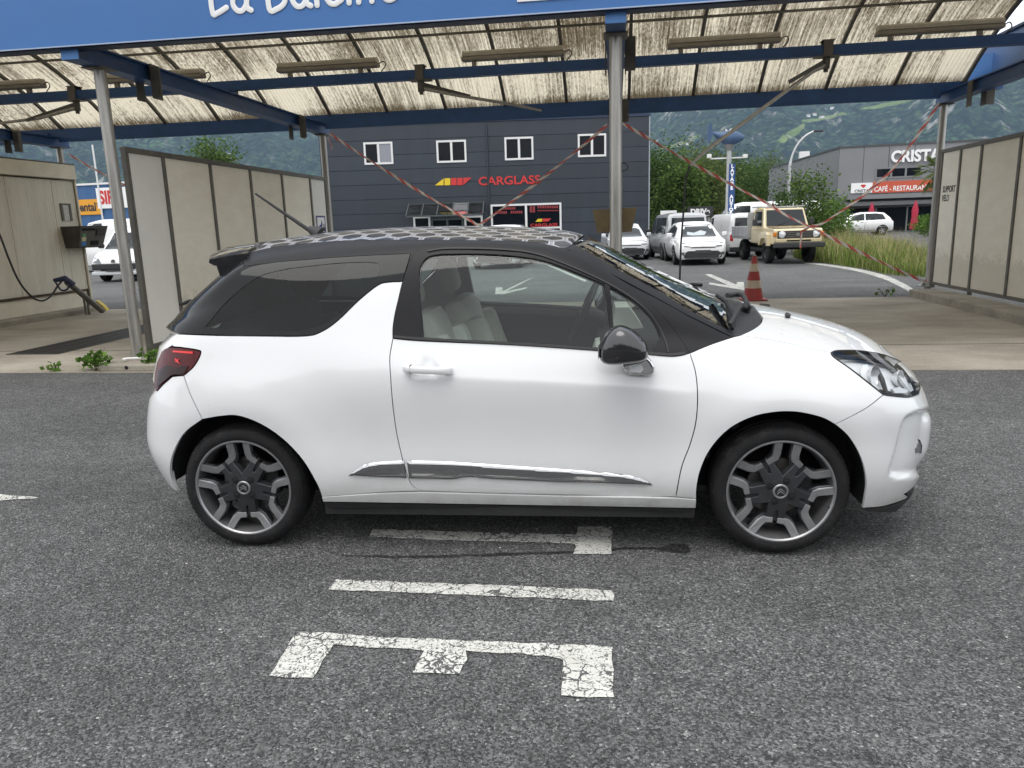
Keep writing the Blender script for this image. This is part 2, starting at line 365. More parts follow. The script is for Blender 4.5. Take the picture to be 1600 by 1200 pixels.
_tu = np.concatenate([[0], np.cumsum(np.linalg.norm(np.diff(NET, axis=0), axis=2)[:, 1:6].mean(1))])
_tv = np.concatenate([[0], np.cumsum(np.linalg.norm(np.diff(NET, axis=1), axis=2)[7:16].mean(0))])
NU, NV = 420, 200
LU, LV = _tu[-1], _tv[-1]
_uu = np.linspace(0, LU, NU); _vv = np.linspace(0, LV, NV)
G1 = spline(_tu, NET, _uu)
GP = np.moveaxis(spline(_tv, np.moveaxis(G1, 1, 0), _vv), 0, 1)          # NU x NV x (x, w, z)
GP[..., 1] = np.maximum(GP[..., 1], 0)
GP[:, -1, 1] = 0; GP[0, :, 1] = 0; GP[-1, :, 1] = 0
def sstep(a, b, x): t = np.clip((x - a) / (b - a), 0, 1); return t * t * (3 - 2 * t)
_x, _w, _z = GP[..., 0].copy(), GP[..., 1].copy(), GP[..., 2].copy()
for cx, amp in ((0.0, .020), (WB, .018)):                                 # flared arches
    r = np.hypot(_x - cx, (_z - HUBZ) * 1.0)
    GP[..., 1] += amp * sstep(.70, .38, r) * sstep(.45, .7, _w) * sstep(1.0, .8, _z) + .007 * sstep(.53, .38, r) * sstep(.6, .75, _w)
_zl = np.interp(_x, [.7, 2.1], [.845, .765])                              # pressed line along the door
_d = _z - _zl
GP[..., 1] += .0075 * np.where(_d < 0, np.exp(_d / .10), np.exp(-_d / .022)) * sstep(.72, .95, _x) * sstep(2.15, 1.95, _x) * (_z < 1.0)
def to_car(g): return np.stack([g[..., 0], -g[..., 1], g[..., 2]], -1)
def project_grid(): return ppt(car_world(to_car(GP)))
PX = project_grid().reshape(-1, 2)
def dent(poly, depth, soft):
    """press a traced shape into the sheet"""
    poly = np.array(poly, float); ins = in_poly(PX, poly) & (GP[..., 1].ravel() > .15); d = dist_poly(PX, poly)
    k = np.where(ins, sstep(0, soft, d), 0) * depth; du = np.gradient(GP, axis=0); dv = np.gradient(GP, axis=1)
    n = np.cross(du, dv); n /= np.linalg.norm(n, axis=2, keepdims=True) + 1e-9
    n *= np.where(n[..., 1:2] < 0, -1, 1)
    GP[...] -= n * k.reshape(NU, NV)[..., None]
dent(crom([(1458,634),(1432,642),(1416,650),(1409,662),(1398,705),(1389,736),(1393,745),(1410,749),(1430,746),(1448,742)], 4), .026, 7)
dent([(668 + 22 * math.cos(a), 577 + 17 * math.sin(a)) for a in np.linspace(0, 6.283, 24)], .011, 9)
_du = np.gradient(GP, axis=0); _dv = np.gradient(GP, axis=1); GN = np.cross(_du, _dv); GN /= np.linalg.norm(GN, axis=2, keepdims=True) + 1e-12
if GN[NU // 2, NV // 3, 1] < 0: GN = -GN
GN[:, -1, 1] = 0; GN[:, -1] /= np.linalg.norm(GN[:, -1], axis=1, keepdims=True) + 1e-12
GN[0] = (-1, 0, 0); GN[-1] = (1, 0, 0)
def samp(A, uv):
    uv = np.asarray(uv, float); a = np.clip(uv[:, 0] / LU * (NU - 1), 0, NU - 1.000001); b = np.clip(uv[:, 1] / LV * (NV - 1), 0, NV - 1.000001)
    i, j = a.astype(int), b.astype(int); f, g = (a - i)[:, None], (b - j)[:, None]
    return A[i, j]*(1-f)*(1-g) + A[i+1, j]*f*(1-g) + A[i, j+1]*(1-f)*g + A[i+1, j+1]*f*g
_cv = to_car(GP).reshape(-1, 3)
_cf = [(i*NV+j, (i+1)*NV+j, (i+1)*NV+j+1, i*NV+j+1) for i in range(NU-1) for j in range(NV-1)]
CAR_BVH = BVHTree.FromPolygons([tuple(v) for v in _cv], _cf)
def px_uv(px, py, toward=None):
    for t in np.linspace(0, .5, 26):
        q = (px, py) if toward is None else (px + (toward[0] - px) * t, py + (toward[1] - py) * t)
        o, d = car_ray(*q); loc, n, idx, dist = CAR_BVH.ray_cast(o, d)
        if loc is not None:
            i, j = idx // (NV - 1), idx % (NV - 1)
            a, b, c, e = (_cv[i*NV+j], _cv[(i+1)*NV+j], _cv[(i+1)*NV+j+1], _cv[i*NV+j+1]); L = np.array(loc)
            s = t_ = .5
            for _ in range(6):
                P = a*(1-s)*(1-t_) + b*s*(1-t_) + c*s*t_ + e*(1-s)*t_; A1 = (b-a)*(1-t_) + (c-e)*t_; B1 = (e-a)*(1-s) + (c-b)*s
                sol = np.linalg.lstsq(np.stack([A1, B1], 1), L - P, rcond=None)[0]; s += sol[0]; t_ += sol[1]
            return ((i + min(max(s, 0), 1)) / (NU - 1) * LU, (j + min(max(t_, 0), 1)) / (NV - 1) * LV)
        if toward is None: break
    raise ValueError('missed %s' % ((px, py),))
def uv_x(x, v):
    """parameter of the point at length x on the line v (0..1)"""
    j = int(round(v * (NV - 1))); col = GP[:, j, 0]; i = int(np.argmin(np.abs(col - x))); return (i / (NU - 1) * LU, v * LV)
def loop_uv(segs, toward=(800, 620), n=5):
    """segs: each a list of pixels, or ('uv', [...]); neighbours meet in corners"""
    out = []
    for s in segs:
        if isinstance(s, tuple) and s[0] == 'uv': pts = [np.array(q) for q in s[1]]
        elif isinstance(s, tuple) and s[0] == 'straight': pts = [np.array(px_uv(*q, toward)) for q in s[1]]
        else: pts = [np.array(px_uv(*q, toward)) for q in crom(s, n)]
        for q in pts:
            if not out or np.hypot(*(q - out[-1])) > .002: out.append(q)
    if np.hypot(*(out[0] - out[-1])) < .002: out.pop()
    return np.array(out)
def inset(L, d):
    L = np.asarray(L); a = np.roll(L, 1, 0); b = np.roll(L, -1, 0); A = 0.5 * np.sum(a[:, 0] * L[:, 1] - L[:, 0] * a[:, 1])
    e1 = L - a; e2 = b - L; n1 = np.stack([-e1[:, 1], e1[:, 0]], 1); n2 = np.stack([-e2[:, 1], e2[:, 0]], 1)
    n1 /= np.linalg.norm(n1, axis=1, keepdims=True) + 1e-9; n2 /= np.linalg.norm(n2, axis=1, keepdims=True) + 1e-9
    n = n1 + n2; n /= np.maximum(np.linalg.norm(n, axis=1, keepdims=True), .5); return L + n * d * (1 if A > 0 else -1)
car = empty('hatchback_car', tuple(CAR_C), CAR_PSI, 'white three door hatchback with black roof parked across the painted asphalt', 'car')
def sheet(name, loops, mat, off=0.0, shrink=.0022, spacing=.035, rim=.014, side=0, parent=None, center=False, pillow=0.0, flatten=1.0):
    """one body panel cut from the surface. side 0 near, 1 far; center: both halves joined"""
    loops = [inset(loops[0], shrink)] + [inset(h, -abs(shrink) * .5) for h in loops[1:]]
    if center: loops[0][:, 1] = np.where(loops[0][:, 1] > LV - .012, LV, loops[0][:, 1])
    vs, fs = cdt_fill(loops, spacing); P = samp(GP, vs); N = samp(GN, vs); N[:, 1] *= flatten; N /= np.linalg.norm(N, axis=1, keepdims=True) + 1e-12
    P = P + N * off; n = len(P)
    if pillow:
        dd = np.minimum(dist_poly(vs, loops[0]) / .014, 1); P = P + N * (pillow * np.sqrt(1 - (1 - dd) ** 2))[:, None]
    e = {}
    for f in fs:
        for a, b in ((f[0], f[1]), (f[1], f[2]), (f[2], f[0])):
            k = (min(a, b), max(a, b)); e[k] = None if k in e else (a, b)
    be = [v for v in e.values() if v]
    if center: be = [(a, b) for a, b in be if not ((P[a][1] < .002 and P[b][1] < .002))]
    nf0 = len(fs); F = [tuple(f) for f in fs]; V = [tuple(p) for p in P]; VN = list(N)
    if rim:
        idx = {}
        for a, b in be:
            q = []
            for k in (a, b):
                if ('o', k) not in idx:
                    idx[('o', k)] = len(V); V.append(tuple(P[k])); idx[('i', k)] = len(V); V.append(tuple(P[k] - N[k] * rim))
            F.append((idx[('o', b)], idx[('o', a)], idx[('i', a)], idx[('i', b)]))
    V = np.array(V); 
    test = V[list(F[0])]; flip = np.cross(test[1] - test[0], test[2] - test[0]) @ N[F[0][0]] < 0
    if flip: F = [f[::-1] for f in F]
    sides = [0, 1] if center else [side]; AV = []; AF = []; ALN = []
    for sd in sides:
        o0 = len(AV); s = 1 if sd else -1
        AV += [(v[0], s * v[1], v[2]) for v in V]
        # (x, w, z) with w -> -y keeps handedness reversed
        FF = [f[::-1] for f in F] if sd == 0 else F
        AF += [tuple(i + o0 for i in f) for f in FF]
        for k, f in enumerate(FF):
            if k < nf0:
                for i in f: ALN.append((N[i][0], s * N[i][1], N[i][2]))
            else:
                q = np.array([(V[i][0], s * V[i][1], V[i][2]) for i in f]); c = np.cross(q[1] - q[0], q[2] - q[0]); c = c / (np.linalg.norm(c) + 1e-12)
                ALN += [tuple(c)] * len(f)
    o = mesh_obj(name, AV, AF, mat, parent or car, True)
    if not pillow: o.data.normals_split_custom_set([tuple(map(float, c)) for c in ALN])
    return o
def both(name, loops, mat, **k):
    a = sheet(name, loops, mat, side=0, **k); b = sheet(name, loops, mat, side=1, **k); return a, b
# traced seams
glassbot = [(280,522),(340,524),(410,525),(477,525),(503,518),(529,500),(560,470),(590,446),(607,441),(629,440)]
frame_rear = [(629,440),(623,466),(617,492),(614,513),(614,529)]
door_rear = [(614,529),(610,550),(609,565),(611,600),(614,635),(620,678),(629,717),(638,747),(646,760),(659,767)]
door_bot = [(659,767),(750,770),(880,773),(993,775),(1056,776)]
door_front = [(1056,776),(1065,730),(1078,695),(1087,661),(1090,622),(1087,583),(1078,552)]
frame_bot = [(1078,552),(1062,556),(1045,557),(1011,554),(935,548),(803,539),(664,533),(614,529)]
frame_out = [(629,440),(638,414),(649,394),(664,385),(690,382),(777,383),(837,390),(907,414),(972,446),(1015,474),(1045,505),(1065,531),(1078,552)]
fender_top = [(1078,552),(1107,540),(1136,530),(1155,525),(1172,526)]
hood_edge = [(1172,526),(1220,534),(1260,543),(1298,551)]
lamp_top = [(1298,551),(1307,548),(1336,547.6),(1365,551),(1383,555)]
lamp_front = [(1383,555),(1413,568),(1430,585),(1437,602),(1435,616)]
lamp_bot = [(1435,616),(1419,621),(1393,619),(1380,617)]
lamp_left = [(1380,617),(1356,598),(1328,576.5),(1303,559),(1298,551)]
bump_seam = [(1380,617),(1356,636),(1331,650),(1305,663)]
arch_fa = [(1088,779),(1089,760),(1094,736),(1106,708),(1126,682),(1150,663),(1180,650),(1210,644),(1236,643),(1260,646),(1286,653),(1305,663)]
arch_fb = [(1305,663),(1324,680),(1340,704),(1350,730),(1353.6,756),(1351,778),(1348,794)]
arch_ra = [(503,776),(495,756),(473,719),(443,687),(408,663),(373,650),(347,650),(316,655)]
arch_rb = [(316,655),(287,678),(269,713),(267,743),(278,768)]
tail_top = [(254,549),(263,543),(282,543),(308,547),(314,552),(305,570),(293,582),(287,586.5)]
rear_seam = [(287,586.5),(293,605),(300,622),(316,655)]
rail_line = [(380,416),(460,407),(560,400),(642,396)]
ws_near = [(890,385),(967,431.5),(1032,466),(1075,490),(1142,524)]
roof_near = [(881,388),(850,381),(820,377),(733,375),(560,375),(470,381),(417,388),(382,397)]
R_ = lambda s: s[::-1]
def uvl(*a): return ('uv', list(a))
pu = lambda *q: px_uv(*q, (800, 620))
# side panels
rq = loop_uv([glassbot, frame_rear, door_rear, [(659,767),(600,769),(503,776)], arch_ra, R_(rear_seam), R_(tail_top)[:6], [(282,543),(269,540),(280,522)]])
both('rear_quarter_panel', [rq], M['white_paint'])
dl = loop_uv([R_(frame_bot), R_(door_front), R_(door_bot), R_(door_rear)])
door_panels = both('door', [dl], M['white_paint'])
fl = loop_uv([fender_top, hood_edge, R_(lamp_left), bump_seam, R_(arch_fa), ('straight', [(1088,779),(1056,776)]), door_front])
both('front_wing', [fl], M['white_paint'])
pA = pu(1436, 606); pB = pu(1424, 775)
bl = loop_uv([R_(bump_seam), R_(lamp_bot), uvl(pA, (pA[0] + (LU - pA[0]) * .5, LV * .47), (LU, LV * .47), (LU, pB[1]), (pB[0] + (LU - pB[0]) * .5, pB[1]), (pB[0] + .03, pB[1])),
              [(1424,775),(1407,783),(1379,791),(1348,794)], R_(arch_fb)])
sheet('front_bumper', [bl], M['white_paint'], spacing=.016, center=True)
bb = loop_uv([uvl(*[(px_uv(*q, (800,620))) for q in ((287,586.5),(270,588),(256,600),(244,613))]),
              uvl((pu(240,618)[0] * .5, pu(250,612)[1]), (0, pu(250,612)[1]), (0, .06), (.52, .05), (.66, .032), (.75, .024), (.80, .018), (.826, .015)), R_(arch_rb), R_(rear_seam)])
sheet('rear_bumper', [bb], M['white_paint'], center=True)
tl = loop_uv([tail_top, [(287,586.5),(270,588),(256,600),(245,612)], [(245,612),(242,596),(246,570),(254,549)]])
both('tail_lamp', [tl], M['tail_red'], off=.004, spacing=.02)
for nm, poly, mt in (('lamp_segment', [(249,580),(262,571),(296,572),(290,583),(270,586),(256,598),(247,606)], M['tail_dark']),
                     ('lamp_strip', [(272,548),(303,549.5),(303,553),(272,550.5)], M['tail_lit']),
                     ('emblem', [(274.5,561),(277,560),(279,562.5),(283,560),(280,564),(284,569),(279,566),(275,565),(277,563)], M['tail_lit'])):
    q = np.array([px_uv(*c, (300, 570)) for c in poly])
    a, b = both(nm, [q], mt, off=.008, spacing=.02, shrink=0, rim=0)
hl = loop_uv([lamp_top, lamp_front, lamp_bot, lamp_left])
lamp_gl = both('headlamp', [hl], M['clear'], off=.003, spacing=.022)
both('headlamp_housing', [inset(hl, .004)], M['lamp_white'], off=-.045, spacing=.03, rim=-.044, shrink=0)
both('headlamp_seal', [hl, inset(hl, .0045)], M['dark_plastic'], off=.0035, shrink=.0, rim=.05)
for nm, poly, mt, off in (('lamp_bezel', [(1308,552.5),(1345,549.5),(1378,555.5),(1400,565),(1384,561.5),(1350,554.5)], M['dark_plastic'], -.010),
                     ('lamp_reflector', [(1350,566),(1358,565),(1366,590),(1378,608),(1372,612),(1352,595),(1347,580)], M['lamp_white'], -.014),
                     ('lamp_divider', [(1372,572),(1375,571),(1385,590),(1391,612),(1388,613),(1381,594)], M['dark_plastic'], -.010),
                     ('lamp_bulb_hood', [(1398,606),(1408,603),(1424,608),(1420,613),(1402,613)], M['lamp_white'], -.012),
                     ('lamp_shadow_box', [(1358,598),(1368,600),(1374,610),(1368,608)], M['lens_grey'], -.016),
                     ('lamp_step', [(1410,574),(1424,590),(1432,608),(1427,611),(1416,596),(1404,580)], M['lamp_white'], -.012)):
    q = np.array([px_uv(*c, (1370, 590)) for c in poly]); both(nm, [q], mt, off=off, spacing=.02, shrink=0, rim=.012)
for s in (0, 1):                                                          # projector bowls behind the cover
    for (px, py, r) in ((1372, 588, .048), (1412, 592, .040)):
        uv = np.array([px_uv(px, py)]); c = samp(GP, uv)[0]; nn = samp(GN, uv)[0]; sg = 1 if s else -1
        c = Vector((c[0], sg * c[1], c[2])); dv = Vector((.75, sg * .66, .1)).normalized(); m = MB()
        m.lathe([(r, -.012), (r * .92, -.02), (r * .6, -.04), (r * .25, -.048), (.001, -.05)], 24)
        q = dv.to_track_quat('Z', 'Y'); m.v = [tuple(q @ Vector(v) + c) for v in m.v]
        m.build('lamp_bowl', M['lamp_silver'], car, True)
# glazing
qg = loop_uv([glassbot, [(629,440),(642,396)], R_(rail_line), [(380,416),(341,446),(280,522)]])
qi = loop_uv([[(321,511),(356,470),(404,433),(451,420)], [(451,420),(529,411.5),(586,411),(592,422)], [(592,422),(581,444),(542,483),(503,507),(469,516)], [(469,516),(400,516),(321,511)]])
both('quarter_window_border', [qg, qi], M['frit'], off=.001, rim=.008)
both('quarter_window', [qi], M['privacy_glass'], off=-.001, shrink=-.002, rim=0)
fr = loop_uv([frame_out, frame_bot, R_(frame_rear)])
g1 = loop_uv([[(661,523),(654.5,435),(660,411.5),(670.5,401),(690,397)], [(690,397),(755,397),(811,401),(863,411.5),(944,444)], [(944,444),(952,507),(950,520),(935,543)], [(935,543),(820,536.5),(661,527)]])
g2 = loop_uv([[(953,448),(989,470),(1015,496),(1029,520),(1030,530),(1024,540)], [(1024,540),(1003,548),(966,546),(953,448)]])
both('window_frame', [fr, g1, g2], M['satin_black'], off=.002, shrink=.001, rim=.03)
both('door_window', [g1], M['side_glass'], off=-.006, shrink=-.003, rim=0)
both('front_quarter_window', [g2], M['side_glass'], off=-.006, shrink=-.003, rim=0)
def strip_px(pts, w): 
    P = np.array(crom(pts, 5)); t = np.gradient(P, axis=0); n = np.stack([-t[:, 1], t[:, 0]], 1); n /= np.linalg.norm(n, axis=1, keepdims=True)
    return [tuple(q) for q in np.vstack([P + n * w / 2, (P - n * w / 2)[::-1]])]
for nm, pts, w in (('window_seal', [(616,526),(664,530),(803,537),(935,546),(1011,552),(1048,554.5),(1070,552)], 4),
                   ('frame_edge', [(668,393),(700,389),(777,390),(837,397),(900,420),(960,449),(1003,478),(1026,505),(1040,535),(1044,551)], 2.0)):
    q = np.array([px_uv(*c) for c in strip_px(pts, w)]); both(nm, [q], M['dark_plastic'], off=.006, spacing=.03, shrink=0, rim=.006)
pl = loop_uv([rail_line, frame_out[1:], fender_top[:4], R_(ws_near), [(890,385),(881,388)], roof_near, [(382,397),(380,416)]])
both('roof_rail', [pl], M['satin_black'], off=.0, shrink=.0015)
rr = uv_x(-.165, 1); rf = uv_x(1.60, 1)
rl = loop_uv([R_(roof_near), [(881,388),(890,385)], uvl(uv_x(1.605, .93), rf, *[uv_x(x, 1) for x in np.linspace(1.4, 0, 14)], rr, uv_x(-.13, .94))])
sheet('roof_panel', [rl], M['roof_print'], shrink=.001, center=True)
wb = uv_x(2.36, 1)
wl = loop_uv([ws_near, uvl(uv_x(2.32, .9), wb, *[uv_x(x, 1) for x in np.linspace(2.25, 1.7, 10)], uv_x(1.61, 1), uv_x(1.615, .93))])
sheet('windscreen', [wl], M['windscreen'], off=-.004, shrink=.001, rim=0, center=True, flatten=.45)
fw_px = [(886,390),(967,434.5),(1032,469),(1075,493),(1143,526),(1147,521),(1078,486),(1036,459),(972,425.5),(896,382)]
both('windscreen_masking_band', [np.array([px_uv(*q, (1000, 470)) for q in fw_px])], M['satin_black'], off=.002, shrink=0, rim=.004, spacing=.03)  # dark band added wide to hide the blue reflection along this edge
cf = uv_x(2.485, 1)
cl = loop_uv([[(1142,524),(1155,525)], [(1155,525),(1175,515.5),(1188,506),(1192,497)], uvl(cf, wb, uv_x(2.32, .9)), ])
sheet('scuttle_cowl', [cl], M['dark_plastic'], off=-.006, center=True)
hfx = uv_x(3.135, 1)
ho = loop_uv([hood_edge, lamp_top, uvl(uv_x(3.11, .88), hfx, *[uv_x(x, 1) for x in np.linspace(3.05, 2.6, 8)], cf), [(1192,497),(1188,506),(1175,515.5),(1155,525)], [(1155,525),(1164,525),(1172,526)]])
sheet('bonnet', [ho], M['white_paint'], center=True)
gq = [pu(1383, 555), uv_x(3.115, .88), hfx, uv_x(3.2, 1), (LU, LV * .99), (LU, LV * .485), (pA[0] + (LU - pA[0]) * .5, LV * .485), pA] + [px_uv(*q, (800, 620)) for q in R_(lamp_front)[1:-1]]
sheet('nose_panel', [np.array(gq)], M['white_paint'], center=True)
# tail
hq = [pu(280,522), pu(269,540), pu(254,549), pu(246,570), pu(244,606)]
ht = np.array(hq + [(hq[-1][0] * .5, hq[-1][1]), (0, hq[-1][1]), (0, LV * .40), (hq[0][0] * .45, hq[0][1] - .01)])
sheet('tailgate', [ht], M['white_paint'], center=True)
rw = loop_uv([[(380,416),(341,446),(280,522)], uvl((hq[0][0] * .45, hq[0][1] + .0), (0, LV * .41), (0, LV), *[uv_x(x, 1) for x in np.linspace(-.45, -.2, 8)], rr, uv_x(-.13, .94)), [(382,397),(380,416)]])
sheet('rear_window', [rw], M['frit'], off=-.002, center=True)
# sills
both('sill', [loop_uv([('straight', [(503,776),(600,770),(659,768.5),(880,774.5),(1056,777.5),(1088,780)]), ('straight', [(1088,780),(1087,793)]), ('straight', [(1087,793),(800,788),(505,783)])])], M['white_paint'], off=.004, rim=.03)
both('lower_sill', [loop_uv([('straight', [(505,785),(800,790),(1087,795)]), ('straight', [(1087,808),(800,803),(508,798)])])], M['dark_plastic'], off=.0, rim=.05)
for s in (-1, 1): box_part('underbody_rail', (.38, min(s * .70, s * .80), .165), (2.10, max(s * .70, s * .80), .24), M['dark_plastic'], car)
lq = loop_uv([[(1346,796),(1379,793.5),(1407,785),(1420,778)], uvl((pB[0] + .03, pB[1] - .006), (pB[0] + (LU - pB[0]) * .5, pB[1] - .006), (LU, pB[1] - .006), (LU, 0), (pB[0], 0)), [(1387,804),(1353,812),(1346,810)]])
sheet('chin_spoiler', [lq], M['dark_plastic'], off=.004, center=True)
# mouldings and badges
both('side_moulding', [loop_uv([[(544,743),(556,732),(570,725),(594,720.5),(632,718.5)], [(632,718.5),(636,747)], [(636,747),(590,746),(544,743)]])], M['dark_chrome'], off=.004, spacing=.008, rim=.008, pillow=.010)
sm = loop_uv([[(635,718.5),(700,720),(777,725),(850,730),(907,734),(972,740),(1005,747),(1019,756)], [(1019,756),(1010,758),(907,755),(780,749.5),(733,746),(707,749.5),(680,749),(639,748)], [(639,748),(635,718.5)]])
both('side_moulding', [sm], M['dark_chrome'], off=.004, spacing=.008, rim=.008, pillow=.010)
# handle
for sg in (-1, 1):
    def hbar(m):
        n = 22; na = 12; rows = []
        for i in range(n + 1):
            t = i / n; x = .815 + .222 * t; z = .8775 - .012 * t; w0 = .868 + .020 * math.sin(math.pi * min(1, max(0, t))) ** .5
            e = min(1, 4 * t + .35, 4 * (1 - t) + .35); hz_, hw = .0165 * (.82 + .18 * e), .013 * e
            for j in range(na):
                a = 2 * math.pi * j / na; ca, sa = math.cos(a), math.sin(a)
                m.v.append((x, sg * (w0 + hw * (abs(ca) ** .6) * (1 if ca > 0 else -1)), z + hz_ * (abs(sa) ** .6) * (1 if sa > 0 else -1)))
        for i in range(n):
            for j in range(na): a = i * na + j; b = i * na + (j + 1) % na; m.f.append((a, b, b + na, a + na))
        m.f.append(tuple(range(na))); m.f.append(tuple(n * na + j for j in range(na)))
    hd = part('door_handle', M['white_paint'], car, hbar, True)
    for x_, z_ in ((.818, .862), (1.0, .852)): part('handle_mount', M['white_paint'], hd, lambda m: m.cbox((x_, min(sg * .84, sg * .872), z_), (x_ + .03, max(sg * .84, sg * .872), z_ + .029), .004))
    part('handle_seam', M['gap'], hd, lambda m: m.box((.852, min(sg * .86, sg * .8945), .860), (.8535, max(sg * .86, sg * .8945), .8945)))
# fog lamp slot and bonnet jet
q = np.array([px_uv(*c) for c in [(1430,700),(1434,689),(1437.5,694),(1438,706),(1430,707)]]); both('fog_lamp', [q], M['lens_grey'], off=.004, spacing=.01, shrink=0, rim=.01)
q = np.array([px_uv(*c) for c in [(1434,686),(1437,688),(1440,696),(1439,708),(1436,707),(1438,697)]]); both('fog_lamp_rim', [q], M['gap'], off=.003, spacing=.01, shrink=0, rim=.01)
q = np.array([px_uv(*c) for c in [(1226,493),(1229,491.5),(1235,495),(1233.5,497.5),(1227,497)]]); both('washer_jet', [q], M['dark_plastic'], off=.012, spacing=.02, shrink=0, rim=.012)
# ---- spoiler, mirrors, aerial, wipers
def spoiler(m):
    n = 33; rows = []
    for i in range(n):
        t = i / (n - 1) * 2 - 1; y = t * .585; e = abs(t)
        xf = -.08 + .10 * e ** 2.2; xr = -.375 + .205 * e ** 1.4
        zc = 1.436 - .048 * e ** 2; zr = zc - .026 - .022 * (1 - e)
        top = [(xf, y, zc), (xf * .6 + xr * .4, y, zc - .008), (xf * .25 + xr * .75, y, zc - .018), (xr, y, zr)]
        bot = [(xr - .004, y, zr - .014), (xr + .02, y, zr - .028), (xf * .4 + xr * .6, y, zr - .036), (xf, y, zc - .060)]
        rows.append(top + bot)
    k = len(rows[0]); m.add([q for r in rows for q in r], [(i*k+j, (i+1)*k+j, (i+1)*k+(j+1) % k, i*k+(j+1) % k) for i in range(n-1) for j in range(k)] + [tuple(range(k)), tuple((n-1)*k+j for j in range(k))])
part('roof_spoiler', M['black_paint'], car, spoiler, True)
for s in (-1, 1): part('spoiler_end_plate', M['satin_black'], car, lambda m: m.prism([(.0, 1.345), (-.13, 1.335), (-.115, 1.27), (-.03, 1.31)], s * .60, s * .57, 1))
MIR = [(1.674, .981), (1.676, .927), (1.711, .905), (1.79, .908), (1.863, .922), (1.876, .962), (1.85, 1.012), (1.803, 1.051), (1.751, 1.063), (1.706, 1.034)]
def pod(m, sg, outline, w0, w1, n=14, flat=.0):
    O2 = np.array(crom(outline + [outline[0]], 4)[:-1]); c = O2.mean(0); k = len(O2)
    for i in range(n + 1):
        t = -1 + 2 * i / n; sc = max(.02, (1 - abs(t) ** 3.0)) ** (1 / 2.4)
        for q in O2: p_ = c + (q - c) * sc; m.v.append((p_[0] + (.012 * (1 - sc)), sg * ((w0 + w1) / 2 + t * (w1 - w0) / 2), p_[1]))
    for i in range(n):
        for j in range(k): a = i * k + j; b = i * k + (j + 1) % k; m.f.append((a, b, b + k, a + k))
    m.f.append(tuple(range(k))); m.f.append(tuple(n * k + j for j in range(k)))
for s in (-1, 1):
    mir = part('wing_mirror', M['black_paint'], car, lambda m: pod(m, s, MIR, .865, 1.045), True)
    part('mirror_seam', M['gap'], mir, lambda m: pod(m, s, [(1.672, .978), (1.676, .975), (1.77, .968), (1.878, .962), (1.878, .965), (1.77, .972)], .863, 1.047), True)
    m = MB(); m.prism([(1.767, .889), (1.848, .905), (1.875, .921), (1.895, .90), (1.908, .877), (1.911, .848), (1.889, .835), (1.808, .841), (1.781, .856)], s * .80, s * .885, 1); o = m.build('mirror_foot', M['chrome'], car); bv = o.modifiers.new('b', 'BEVEL'); bv.width = .014; bv.segments = 3
    m = MB(); m.prism([(1.80, .882), (1.855, .884), (1.862, .866), (1.85, .852), (1.805, .855)], s * .884, s * .889, 1); m.build('mirror_lamp', M['lamp_white'], o)
    m = MB(); m.box((1.669, min(s * .91, s * 1.0), .935), (1.6735, max(s * .91, s * 1.0), .978)); m.build('mirror_glass', M['chrome'], mir)
def aerial(m):
    m.tube([(.17, 0, 1.462), (.14, 0, 1.480), (.11, 0, 1.496)], [.045, .03, .014], 10)
    m.tube([(.11, 0, 1.49), (-.01, 0, 1.575), (-.17, 0, 1.69)], [.012, .009, .006], 8)
part('roof_aerial', M['dark_plastic'], car, aerial, True)
def on_surf(x, w, up=0.012):
    """point on the outer skin at length x and half width w (upper side)"""
    o = Vector((x, -abs(w), 2.2)); loc, n, i, d = CAR_BVH.ray_cast(o, Vector((0, 0, -1)))
    return Vector((x, w, (loc.z if loc else 1.0) + up))
def skin(px, py, up):
    uv = np.array([px_uv(px, py, (1152, 508))]); q = samp(GP, uv)[0]; n_ = samp(GN, uv)[0]; q = q + n_ * up; return Vector((q[0], -q[1], q[2]))
def mir_y(v): return Vector((v.x, -v.y, v.z))
part('wiper_arm', M['dark_plastic'], car, lambda m: m.tube(crom([skin(1163,486,.02), skin(1152,488,.035), skin(1144,500,.03), skin(1137,513,.02)], 4), .010, 8), True)
part('wiper_blade', M['satin_black'], car, lambda m: m.tube([skin(1142,517,.012), skin(1146,503,.016), skin(1131,476,.016), skin(1118,466,.014)], .009, 8), True)
part('wiper_arm', M['dark_plastic'], car, lambda m: m.tube(crom([skin(1166,484,.02), skin(1157,474,.04), skin(1146,468,.035), skin(1132,462,.02)], 4), .013, 8), True)
part('wiper_blade', M['satin_black'], car, lambda m: m.tube([on_surf(2.25, .20, .016), on_surf(2.23, .40, .016), on_surf(2.20, .55, .014)], .010, 8), True)
part('wiper_pivot', M['satin_black'], car, lambda m: m.tube([skin(1164,485,-.01), skin(1164,485,.03)], .024, 12), True)
part('rear_wiper', M['dark_plastic'], car, lambda m: m.tube([(-.50, .0, 1.10), (-.545, .02, 1.10), (-.51, -.2, 1.13), (-.47, -.36, 1.13)], [.02, .02, .012, .008], 8), True)
